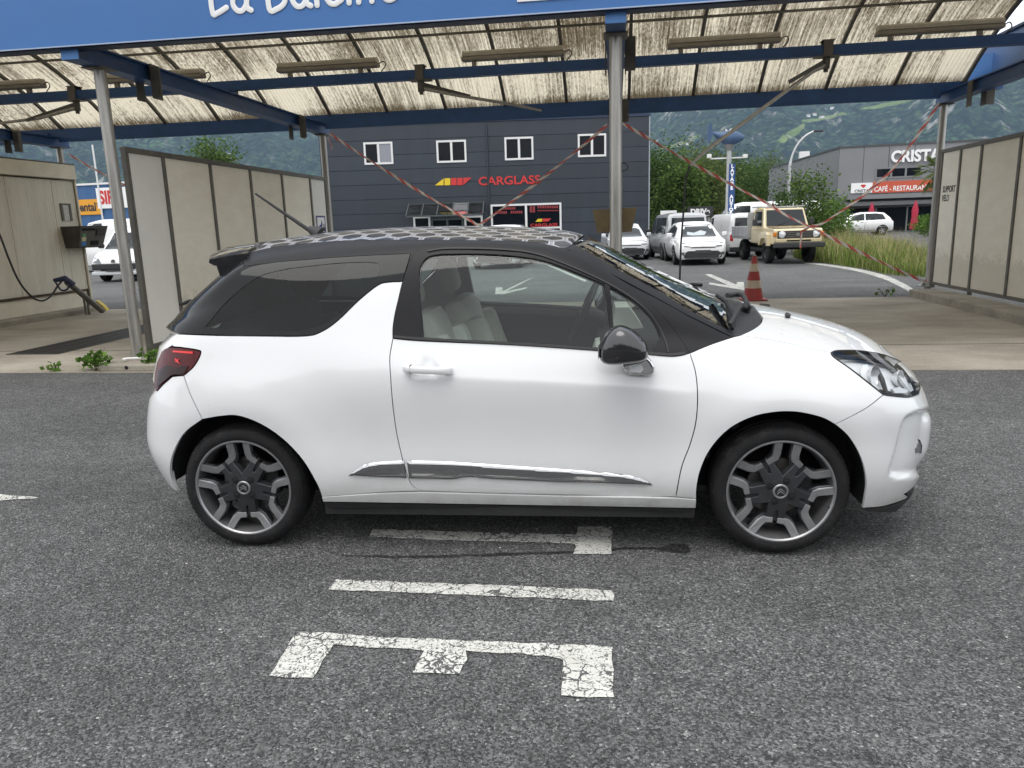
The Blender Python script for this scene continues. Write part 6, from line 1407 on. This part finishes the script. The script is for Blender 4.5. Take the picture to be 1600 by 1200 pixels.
# beige off-road truck
at = back_from_nose(1247, 413, D(-83), 4.5)
t = empty('pickup_truck', at, D(-83), 'beige old off-road truck with an aluminium drop side bed', 'truck', 'vehicles parked in the yard'); bg = M['beige']
def tr(nm, a, b, mt, c=.02, par=None): return box_part(nm, a, b, mt, par or t, c)
t.scale = (.95, .95, .95)
tr('chassis', (.1, -.45, .48), (4.5, .45, .66), M['gap'], 0)
m = MB(); m.prism([(2.05, .66), (4.62, .66), (4.66, .78), (4.66, 1.12), (4.55, 1.17), (3.42, 1.22), (2.05, 1.22)], -.80, .80, 1); o = m.build('body', bg, t); bv = o.modifiers.new('b', 'BEVEL'); bv.width = .04; bv.segments = 2
m = MB(); V8 = [(2.08,-.78,1.20),(3.45,-.78,1.20),(3.12,-.69,1.86),(2.12,-.69,1.86),(2.08,.78,1.20),(3.45,.78,1.20),(3.12,.69,1.86),(2.12,.69,1.86)]; m.add(V8, [(0,1,2,3),(7,6,5,4),(0,4,5,1),(1,5,6,2),(2,6,7,3),(3,7,4,0)]); o = m.build('cab', bg, t); bv = o.modifiers.new('b', 'BEVEL'); bv.width = .035; bv.segments = 2
part('windscreen', M['car_glass'], t, lambda m: m.add([(3.455,-.68,1.26),(3.455,.68,1.26),(3.175,.62,1.80),(3.175,-.62,1.80)], [(0,1,2,3)]))
for s in (-1, 1):
    part('cab_window', M['car_glass'], t, lambda m: m.add([(2.30, s*.79, 1.28), (3.22, s*.79, 1.28), (3.02, s*.725, 1.76), (2.30, s*.725, 1.76)], [(0,1,2,3)]))
    m = MB(); m.prism([(3.25,.62),(3.35,.98),(3.55,1.06),(4.05,1.06),(4.2,.98),(4.28,.62),(4.12,.62),(4.02,.86),(3.55,.86),(3.42,.62)], s*.79, s*.90, 1); m.build('wheel_flare', bg, t)
    tr('indicator', (4.60, s*.78-.06, .92), (4.68, s*.78+.06, 1.06), M['amber'])
    part('headlamp', M['lamp_silver'], t, lambda m: m.lathe([(.11,.0),(.10,.03),(.0,.045)], 20, 'x', (4.665, s*.56, .98)), True)
    part('headlamp_ring', M['chrome'], t, lambda m: m.lathe([(.12,.0),(.12,.03),(.105,.035)], 20, 'x', (4.665, s*.56, .98)), True)
    tr('wing_mirror', (3.05, s*.98-.08, 1.28), (3.12, s*.98+.08, 1.50), M['dash'])
    for x in (.95, 3.78):
        wh = empty('wheel', (x, s * .68, .39)); wh.parent = t; m = MB(); m.lathe([(.22,-.12),(.35,-.12),(.39,-.08),(.39,.08),(.35,.12),(.22,.12)], 28, 'y'); m.build('tyre', M['rubber'], wh, True)
        m = MB(); m.lathe([(.22,s*.11),(.20,s*.05),(.08,s*.05),(.07,s*.10),(0,s*.10)], 24, 'y'); m.build('rim', M['dash'], wh, True)
tr('grille', (4.662, -.70, .86), (4.675, .70, 1.10), M['dash'], .004)
for z in (.91, .97, 1.03): tr('grille_bar', (4.676, -.42, z), (4.684, .42, z + .022), M['frame_grey'], 0)
tr('badge', (4.685, -.09, .94), (4.692, .09, 1.02), M['chrome'], .003)
tr('bumper', (4.66, -.84, .55), (4.82, .84, .72), M['dash'], .03); tr('valance', (4.58, -.74, .722), (4.70, .74, .84), bg, .02); tr('bumper_slot', (4.701, -.40, .755), (4.706, .40, .805), M['gap'], 0)
tr('bed_floor', (.0, -.92, .80), (2.0, .92, .88), M['grey_bed'], .01)
for s in (-1, 1): tr('drop_side', (0, s*.92-.02, .885), (2.0, s*.92+.02, 1.25), M['grey_bed'], .008)
tr('tail_board', (-.03, -.90, .885), (0.01, .90, 1.25), M['grey_bed'], .006); tr('head_board', (1.98, -.92, .89), (2.03, .92, 1.75), M['grey_bed'], .006)
for s in (-1, 1): tr('roof_rack_bar', (2.0, s*.74-.025, 1.90), (3.0, s*.74+.025, 1.94), M['grey_bed'], .005)
for x in (2.06, 2.9): tr('roof_rack_bar', (x, -.71, 1.895), (x + .04, .71, 1.93), M['grey_bed'], 0)
for s in (-1, 1): tr('roof_rack_foot', (2.5, s*.70-.02, 1.86), (2.54, s*.70+.02, 1.90), M['grey_bed'], 0)
part('wiper', M['gap'], t, lambda m: (m.tube([(3.47, -.3, 1.27), (3.36, .15, 1.42)], .012, 6), m.tube([(3.47, .25, 1.27), (3.38, .58, 1.36)], .012, 6)))
part('bonnet_line', M['gap'], t, lambda m: (m.box((3.5, -.66, 1.2135), (4.56, -.645, 1.2235)), m.box((3.5, .645, 1.2135), (4.56, .66, 1.2235))))
# ---------------------------------------------------------------- planting
def leaf_mat(name, a, b, tr=.35):
    m, nt, bs = new_mat(name); out = nt.nodes['Material Output']; nt.nodes.remove(bs); g = node(nt, 'ShaderNodeNewGeometry')
    c = ramp(nt, g.outputs['Random Per Island'], [(0, a), (.8, b), (1, tuple(min(1, x * 1.5) for x in b))])
    d = node(nt, 'ShaderNodeBsdfDiffuse'); t = node(nt, 'ShaderNodeBsdfTranslucent'); nt.links.new(c, d.inputs[0]); nt.links.new(c, t.inputs[0])
    mx = node(nt, 'ShaderNodeMixShader'); mx.inputs[0].default_value = tr; nt.links.new(d.outputs[0], mx.inputs[1]); nt.links.new(t.outputs[0], mx.inputs[2]); nt.links.new(mx.outputs[0], out.inputs[0]); return m
LEAF = [leaf_mat('mid_leaf', (.045, .080, .022), (.105, .165, .045)), leaf_mat('dark_leaf', (.030, .058, .020), (.070, .115, .036)), leaf_mat('olive_leaf', (.060, .082, .028), (.13, .165, .058)), leaf_mat('bright_leaf', (.06, .12, .025), (.13, .22, .05))]
M['bark'] = simple('grey_bark', (.10, .08, .06), .9, 0, .3, 6, bumpy=.5, bs=12)
def leaves(P, size, rng, up=.3, asp=.55):
    n = len(P); d = rng.normal(size=(n, 3)); d[:, 2] = d[:, 2] * .6 + up * rng.random(n); d /= np.linalg.norm(d, axis=1, keepdims=True)
    r = rng.normal(size=(n, 3)); s = np.cross(d, r); s /= np.linalg.norm(s, axis=1, keepdims=True); L = size * (.6 + .8 * rng.random(n))[:, None]
    q = np.stack([P - d * L * .5, P + s * L * asp * .5, P + d * L * .5, P - s * L * asp * .5], 1).reshape(-1, 3)
    return q, np.arange(4 * n).reshape(n, 4)
def foliage(name, P, size, mat, parent, rng, **k):
    q, f = leaves(P, size, rng, **k); me = bpy.data.meshes.new(name); me.vertices.add(len(q)); me.vertices.foreach_set('co', q.ravel().astype(np.float32))
    me.loops.add(f.size); me.loops.foreach_set('vertex_index', f.ravel().astype(np.int32)); me.polygons.add(len(f)); me.polygons.foreach_set('loop_start', np.arange(0, f.size, 4, dtype=np.int32)); me.update(calc_edges=True); me.validate()
    me.materials.append(mat); o = bpy.data.objects.new(name, me); COL.objects.link(o); o.parent = parent; return o
def tree(name, label, loc, H, rx, ry, mat, seed, n=2600, size=.30, base=.22, group=None, clumps=34, cat='tree'):
    rng = np.random.default_rng(seed); e = empty(name, loc, 0, label, cat, group)
    cz = H * (1 + base) / 2; rz = H * (1 - base) / 2; C = []
    while len(C) < clumps:
        v = rng.normal(size=3); v /= np.linalg.norm(v); rr_ = rng.uniform(.45, .97); sh = 1 - .30 * max(0, v[2])
        C.append((v[0] * rx * rr_ * sh, v[1] * ry * rr_ * sh, cz + v[2] * rz * rr_))
    C = np.array(C); m = MB()
    m.tube([(0, 0, 0), (rng.normal() * .05, rng.normal() * .05, H * .35), (rng.normal() * .15, 0, H * .72)], [H * .026, H * .019, H * .007], 9)
    for c in C[:8]: m.tube([(0, 0, H * rng.uniform(.22, .5)), tuple(c * [.5, .5, 1] - [0, 0, H * .06]), tuple(c)], [H * .010, H * .006, H * .002], 6)
    m.build('trunk', M['bark'], e, True)
    k = rng.integers(0, clumps, n); sc = np.array([rx, ry, rz]) * .24 * (.7 + .6 * rng.random(clumps))[k][:, None]
    P = C[k] + rng.normal(size=(n, 3)) * sc; P = P[P[:, 2] > H * .06]
    foliage('crown', P, size, mat, e, rng); return e
grp = 'trees beyond the yard'
TR = [(1028,62,228,1.0,1,'dense dark tree rising at the corner of the slate hall'), (1052,70,226,1.1,0,'broad tree with a high rounded crown next to the hall corner tree'), (1085,66,232,1.15,2,'olive toned tree standing left of the whale pole'), (1112,74,228,1.0,1,'tall dark tree directly behind the whale pole'),
      (1068,58,262,.95,0,'lower leafy tree above the black board sign'), (1152,84,252,1.1,0,'rounded tree right of the whale pole'), (1176,100,247,1.1,1,'dark tree beside the restaurant side wing'), (1200,104,250,.9,2,'olive tree peeking over the end of the side wing'), (1100,60,275,.9,2,'low bushy tree behind the white vans'), (1132,64,285,.8,0,'low tree just right of the vertical sign')]
for i, (px, Y, ty, wd_, mi, lb) in enumerate(TR):
    b = ypt(px, 345, Y); H = ypt(px, ty, Y)[2]; tree('broadleaf_tree', lb, (b[0], Y, 0), H, H * .40 * wd_, H * .36 * wd_, LEAF[mi], 20 + i, 8000, .24, .10, grp, 60)
b = ypt(347, 345, 46); tree('broadleaf_tree', 'green tree top rising over the cream partition', (b[0], 46, 0), ypt(347, 216, 46)[2], 1.75, 1.7, LEAF[0], 61, 6500, .19, .2, grp)
b = ypt(1258, 372, 33); tree('leafy_shrub', 'tall leafy shrub behind the beige truck', (b[0], 33, 0), ypt(1258, 270, 33)[2], 1.25, 1.1, LEAF[0], 71, 5200, .13, .05, cat='shrub')
b = ypt(1302, 372, 36); tree('leafy_shrub', 'low bright green shrub right of the tall shrub', (b[0], 36, 0), ypt(1302, 309, 36)[2], .85, .8, LEAF[3], 72, 2000, .14, .0, cat='shrub')
b = ypt(1222, 372, 31.5); tree('leafy_shrub', 'small dark shrub just above the truck roof', (b[0], 31.5, 0), ypt(1222, 296, 31.5)[2], .7, .7, LEAF[1], 73, 1400, .15, .0, cat='shrub')
b = ypt(1444, 374, 50); tree('hedge_ball', 'clipped green hedge ball beside the closed parasol', (b[0], 50, 0), 1.25, .75, .7, LEAF[3], 74, 1800, .11, .0, cat='hedge')
b = ypt(1005, 360, 48); tree('leafy_shrub', 'small bush by the low pale blue shed', (b[0] + .9, 48, 0), 1.7, .8, .7, LEAF[2], 75, 900, .14, .0, cat='shrub')
b = ypt(1062, 350, 50); tree('leafy_shrub', 'bush between the white board sign and the shed', (b[0] - 1.2, 50, 0), 1.9, .9, .8, LEAF[1], 76, 900, .16, .0, cat='shrub')
# palm
b = ypt(1456, 372, 44); zt_ = ypt(1456, 270, 44)[2]; e = empty('palm_tree', (b[0], 44, 0), 0, 'fan palm with drooping fronds beside the kerb column', 'palm tree')
part('trunk', M['bark'], e, lambda m: m.tube([(0, 0, 0), (.03, 0, zt_ * .5), (0, 0, zt_)], [.15, .14, .16], 10), True)
def fronds(m):
    rng = np.random.default_rng(5)
    for k in range(46):
        a = rng.uniform(0, 6.28); el = rng.uniform(-1.0, 1.2); L = rng.uniform(.5, .8); d = Vector((math.cos(a) * math.cos(el), math.sin(a) * math.cos(el), math.sin(el))); c = Vector((0, 0, zt_)) + d * L
        s = d.cross(Vector((0, 0, 1))).normalized(); u = s.cross(d)
        for q in np.linspace(-1.1, 1.1, 13):
            t = (d * math.cos(q) + s * math.sin(q)) ; t.z -= .35; tip = c + t * .62; w = u * .02 + s * .02
            m.add([c - w, c + w, tip], [(0, 1, 2)])
        m.bar(Vector((0, 0, zt_)), c, .02, .02)
part('crown', LEAF[2], e, fronds)
# tall grass by the road edge
rng = np.random.default_rng(3); poly = np.array([gpt(*q)[:2] for q in ((1240,402),(1256,408),(1300,413),(1345,420),(1390,430),(1452,434),(1452,420),(1420,405),(1380,392),(1320,385),(1262,388))])
mn, mx = poly.min(0), poly.max(0); P = rng.uniform(mn, mx, size=(60000, 2)); P = P[in_poly(P, poly)][:15000]
def blades(P, hmin, hmax, rng, w=.012, lean=.6, scale=1.0):
    n = len(P); h = rng.uniform(hmin, hmax, n) * scale; a = rng.uniform(0, 6.28, n); l = rng.uniform(.1, 1, n) * lean * h; b = rng.uniform(0, 6.28, n)
    dx, dy = np.cos(a) * l, np.sin(a) * l; wx, wy = np.cos(b) * w, np.sin(b) * w; z = np.zeros(n)
    v = np.stack([np.stack([P[:, 0] - wx, P[:, 1] - wy, z], 1), np.stack([P[:, 0] + wx, P[:, 1] + wy, z], 1), np.stack([P[:, 0] + dx * .35 + wx * .8, P[:, 1] + dy * .35 + wy * .8, h * .6], 1), np.stack([P[:, 0] + dx * .35 - wx * .8, P[:, 1] + dy * .35 - wy * .8, h * .6], 1), np.stack([P[:, 0] + dx, P[:, 1] + dy, h], 1)], 1).reshape(-1, 3)
    f = []
    for i in range(n): k = 5 * i; f += [(k, k + 1, k + 2, k + 3), (k + 3, k + 2, k + 4)]
    return v, f
gm_ = leaf_mat('green_grass_blade', (.075, .125, .028), (.20, .265, .07), .3); gs = leaf_mat('dry_grass_stalk', (.22, .20, .09), (.42, .37, .19), .3)
hn = lambda Q: .45 + .75 * np.array([0.5 + 0.5 * math.sin(x * 2.3 + 1.7 * math.sin(y * 1.1)) * math.cos(y * .9 + x) for x, y in Q])
v, f = blades(P[:10500], .28, .75, rng, scale=hn(P[:10500])); tag(mesh_obj('tall_grass', v, f, gm_), 'tall green grass growing along the white edge line', 'grass', kind='stuff')
v, f = blades(P[10500:], .45, 1.05, rng, .006, .55, scale=hn(P[10500:])); tag(mesh_obj('dry_grass', v, f, gs), 'pale dry grass stalks standing above the green grass', 'grass', kind='stuff')
# weeds at the slab edge
def weed(px, py, h, n, seed, lb, zoff=.0, spread=.16):
    rng = np.random.default_rng(seed); g = gpt(px, py); e = empty('weed_plant', (g[0], g[1], .0), 0, lb, 'weed')
    m = MB(); tips = []
    for k in range(7):
        a = rng.uniform(0, 6.28); t = Vector((math.cos(a) * spread * rng.uniform(.3, 1.3), math.sin(a) * spread * .6, h * rng.uniform(.5, 1))); m.tube(crom([(0, 0, 0), t * .5 + Vector((0, 0, h * .1)), t], 3), .004, 5); tips.append(t)
    m.build('stem', LEAF[2], e)
    P = np.array([tuple(tips[rng.integers(0, 7)] * rng.uniform(.45, 1.05)) for _ in range(n)]) + rng.normal(size=(n, 3)) * [.045, .04, .03]; P[:, 2] = np.maximum(P[:, 2], .02)
    foliage('leaf_cluster', P, .062, LEAF[3], e, rng, asp=.85, up=.1)['kind'] = 'stuff'
weed(150, 580, .24, 120, 1, 'leafy weed growing at the slab edge left of the column')
weed(240, 577, .22, 70, 2, 'leafy weed squeezed between concrete block and car tail', spread=.08)
weed(85, 581, .10, 14, 3, 'sparse little weed on the slab edge far from the column', spread=.06)
weed(1383, 464, .16, 24, 4, 'small weed tuft at the slab end by the road line', spread=.12)

# unseen tree belt added behind the camera to darken reflections on the car
rng = np.random.default_rng(9); n = 26000
Pw = np.stack([rng.uniform(-60, 60, n), -34 + rng.normal(size=n) * 2.5, np.zeros(n)], 1); top = 9.0 + 1.6 * np.sin(Pw[:, 0] * .45) + 1.1 * np.sin(Pw[:, 0] * 1.3 + 1); Pw[:, 2] = top * rng.random(n) ** .8
wood_o = foliage('reflection_trees', Pw, 1.1, LEAF[1], None, rng); tag(wood_o, 'added unseen belt of trees behind the viewer to darken reflections', 'trees', kind='stuff')
# ---------------------------------------------------------------- mountains and air
def vnoise(x, y, seed):
    r = np.random.default_rng(seed); T = r.random((256, 256)); xi, yi = np.floor(x).astype(int), np.floor(y).astype(int); f, g = x - xi, y - yi; f, g = f*f*(3-2*f), g*g*(3-2*g)
    q = lambda a, b: T[(xi + a) % 256, (yi + b) % 256]
    return (q(0,0)*(1-f)+q(1,0)*f)*(1-g) + (q(0,1)*(1-f)+q(1,1)*f)*g
def fbm(x, y, seed, o=5, ridge=False):
    s, a, t = 0, 1.0, 0
    for k in range(o):
        n = vnoise(x * 2**k, y * 2**k, seed + k); n = 1 - np.abs(2*n - 1) if ridge else n; s = s + a * n; t += a; a *= .5
    return s / t
NAZ, NR = 640, 150
az = np.radians(np.linspace(-60, 60, NAZ)); rr = np.linspace(1450, 3300, NR)
AZ, RR = np.meshgrid(az, rr, indexing='ij'); MX, MY = RR * np.sin(AZ), RR * np.cos(AZ)
t = np.clip((RR - 1560) / 1150, 0, 1); prof = 700 * t ** .9
spur = fbm(AZ * 7 + 3 + RR / 2600, RR / 1500, 41, 4, True) - .55; roll = fbm(MX / 170, MY / 170, 31, 5) - .5; gul = fbm(AZ * 26 + RR / 900, RR / 700, 71, 4, True) - .55
MZ = prof * (.86 + .30 * (fbm(AZ * 3.0 + 9, AZ * 0 + 2, 5, 3) - .3)) + (spur * 240 + gul * 75) * np.sin(np.pi * np.clip(t, 0, .85)) ** .7 + roll * 60 * np.clip(t * 4, 0, 1); MZ = np.maximum(MZ, -2) * np.clip((RR - 1450) / 110, 0, 1) - 1.0
_el = np.tan(np.arctan2(MZ, RR)); _i = int(np.argmin(np.abs(az - math.atan2(pray(1575, 50)[0], pray(1575, 50)[1])))); _d = pray(1560, 62); MZ *= float((_d[2] / math.hypot(_d[0], _d[1])) / _el[max(0, _i - 6):_i + 12].max())
_mb = BVHTree.FromPolygons([tuple(q) for q in np.stack([MX, MY, MZ], -1).reshape(-1, 3)], [(i*NR+j, (i+1)*NR+j, (i+1)*NR+j+1, i*NR+j+1) for i in range(NAZ - 1) for j in range(NR - 1)])
def slope_hit(px, py): return _mb.ray_cast(Vector(CAMP), Vector(pray(px, py)).normalized())[0]
def mount_mat():
    m, nt, b = new_mat('wooded_mountain'); v = coords(nt, 'Object')
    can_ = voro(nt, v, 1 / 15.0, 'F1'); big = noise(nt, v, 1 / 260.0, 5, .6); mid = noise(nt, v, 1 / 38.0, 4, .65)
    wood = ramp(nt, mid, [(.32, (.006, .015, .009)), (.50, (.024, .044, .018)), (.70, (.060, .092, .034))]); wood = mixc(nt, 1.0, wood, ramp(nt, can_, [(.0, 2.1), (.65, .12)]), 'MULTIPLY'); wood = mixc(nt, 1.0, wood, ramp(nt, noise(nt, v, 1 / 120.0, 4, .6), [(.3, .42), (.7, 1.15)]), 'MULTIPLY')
    mead = ramp(nt, noise(nt, v, 1 / 60.0, 3, .5), [(.3, (.09, .13, .035)), (.7, (.15, .19, .055))])
    s = node(nt, 'ShaderNodeSeparateXYZ'); nt.links.new(v, s.inputs[0])
    k = math_n(nt, 'MULTIPLY', ramp(nt, noise(nt, v, 1 / 330.0, 4, .55), [(.74, 0.0), (.76, 1.0)]), ramp(nt, math_n(nt, 'DIVIDE', s.outputs[2], 900.0), [(.02, 0.0), (.10, 1.0), (.5, 1.0), (.7, 0.0)]))
    for (px, py, rx_, rz_, sk) in MEADOWS:
        c = slope_hit(px, py)
        if c is None: continue
        rx_ *= c[1] / FPX; rz_ *= c[1] / FPX; dx = math_n(nt, 'DIVIDE', math_n(nt, 'SUBTRACT', s.outputs[0], c[0]), rx_); dz_ = math_n(nt, 'DIVIDE', math_n(nt, 'SUBTRACT', math_n(nt, 'SUBTRACT', s.outputs[2], c[2]), math_n(nt, 'MULTIPLY', math_n(nt, 'SUBTRACT', s.outputs[0], c[0]), sk)), rz_)
        q = math_n(nt, 'ADD', math_n(nt, 'ADD', math_n(nt, 'MULTIPLY', dx, dx), math_n(nt, 'MULTIPLY', dz_, dz_)), math_n(nt, 'ADD', math_n(nt, 'MULTIPLY_ADD', mid, 2.6, -1.3), math_n(nt, 'MULTIPLY_ADD', noise(nt, v, 1 / 150.0, 3, .6), 4.0, -2.0))); k = math_n(nt, 'MAXIMUM', k, math_n(nt, 'LESS_THAN', q, 1.0))
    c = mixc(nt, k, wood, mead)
    rk = noise(nt, coords(nt, 'Object', (1 / 55, 1 / 55, 1 / 210), rot=(0, .35, 0)), 1.0, 5, .7); steep = node(nt, 'ShaderNodeNewGeometry'); sn = node(nt, 'ShaderNodeSeparateXYZ'); nt.links.new(steep.outputs['Normal'], sn.inputs[0])
    rm = math_n(nt, 'MULTIPLY', ramp(nt, rk, [(.56, 0.0), (.62, 1.0)]), ramp(nt, sn.outputs[2], [(.76, 1.0), (.90, 0.0)])); c = mixc(nt, rm, c, (.23, .22, .20))
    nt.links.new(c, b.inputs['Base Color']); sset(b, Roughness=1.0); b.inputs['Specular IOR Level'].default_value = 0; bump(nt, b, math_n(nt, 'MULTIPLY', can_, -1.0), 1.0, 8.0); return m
MEADOWS = [(1238,208,34,6,.55), (1290,184,34,3,.15), (1052,228,22,3.5,.1), (1385,164,30,3,.1), (1085,214,12,2.5,.1)]
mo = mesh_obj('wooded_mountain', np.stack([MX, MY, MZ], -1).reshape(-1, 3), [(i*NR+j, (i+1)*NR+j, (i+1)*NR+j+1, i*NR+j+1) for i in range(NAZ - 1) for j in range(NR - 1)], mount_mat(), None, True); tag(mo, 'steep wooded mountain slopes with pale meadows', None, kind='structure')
# village specks on the slope
for k, (px, py, lb) in enumerate(((1262,182,'pale house at the left end of the hillside hamlet'), (1272,180,'pale house in the middle of the hillside hamlet'), (1284,184,'white house at the right end of the hillside hamlet'), (1061,228,'white house on the small meadow left of the whale pole'), (1073,226,'white farmhouse beside the house on the small meadow'), (1300,170,'lone pale house high above the hamlet'))):
    h = [slope_hit(px, py)]
    if h[0] is None: continue
    e = empty('hillside_house', tuple(h[0] - Vector((0, 0, 2))), random.uniform(-.4, .4), lb, 'house', 'houses on the mountain slope'); w = 4.5
    box_part('wall', (-w, -5, 0), (w, 5, 6), M['white_frame'], e); part('roof', simple('roof_brown%d' % k, (.16, .10, .08), .8), e, lambda m: m.prism([(-w - 1, 6), (w + 1, 6), (0, 9)], -6, 6, 1))
HAZE = True
if HAZE:
    hm = bpy.data.materials.new('valley_air'); hm.use_nodes = True; nt = hm.node_tree; nt.nodes.remove(nt.nodes['Principled BSDF'])
    pv = node(nt, 'ShaderNodeVolumePrincipled'); pv.inputs['Color'].default_value = (.50, .72, .95, 1); pv.inputs['Density'].default_value = 1.15e-4; pv.inputs['Anisotropy'].default_value = .2
    nt.links.new(pv.outputs[0], nt.nodes['Material Output'].inputs['Volume'])
    zt_ = float(MZ.max()) + 20; o = box_part('haze', (-3400, -120, -30), (3400, 3450, zt_), hm); o['kind'] = 'stuff'; o['label'] = 'pale blue valley air'
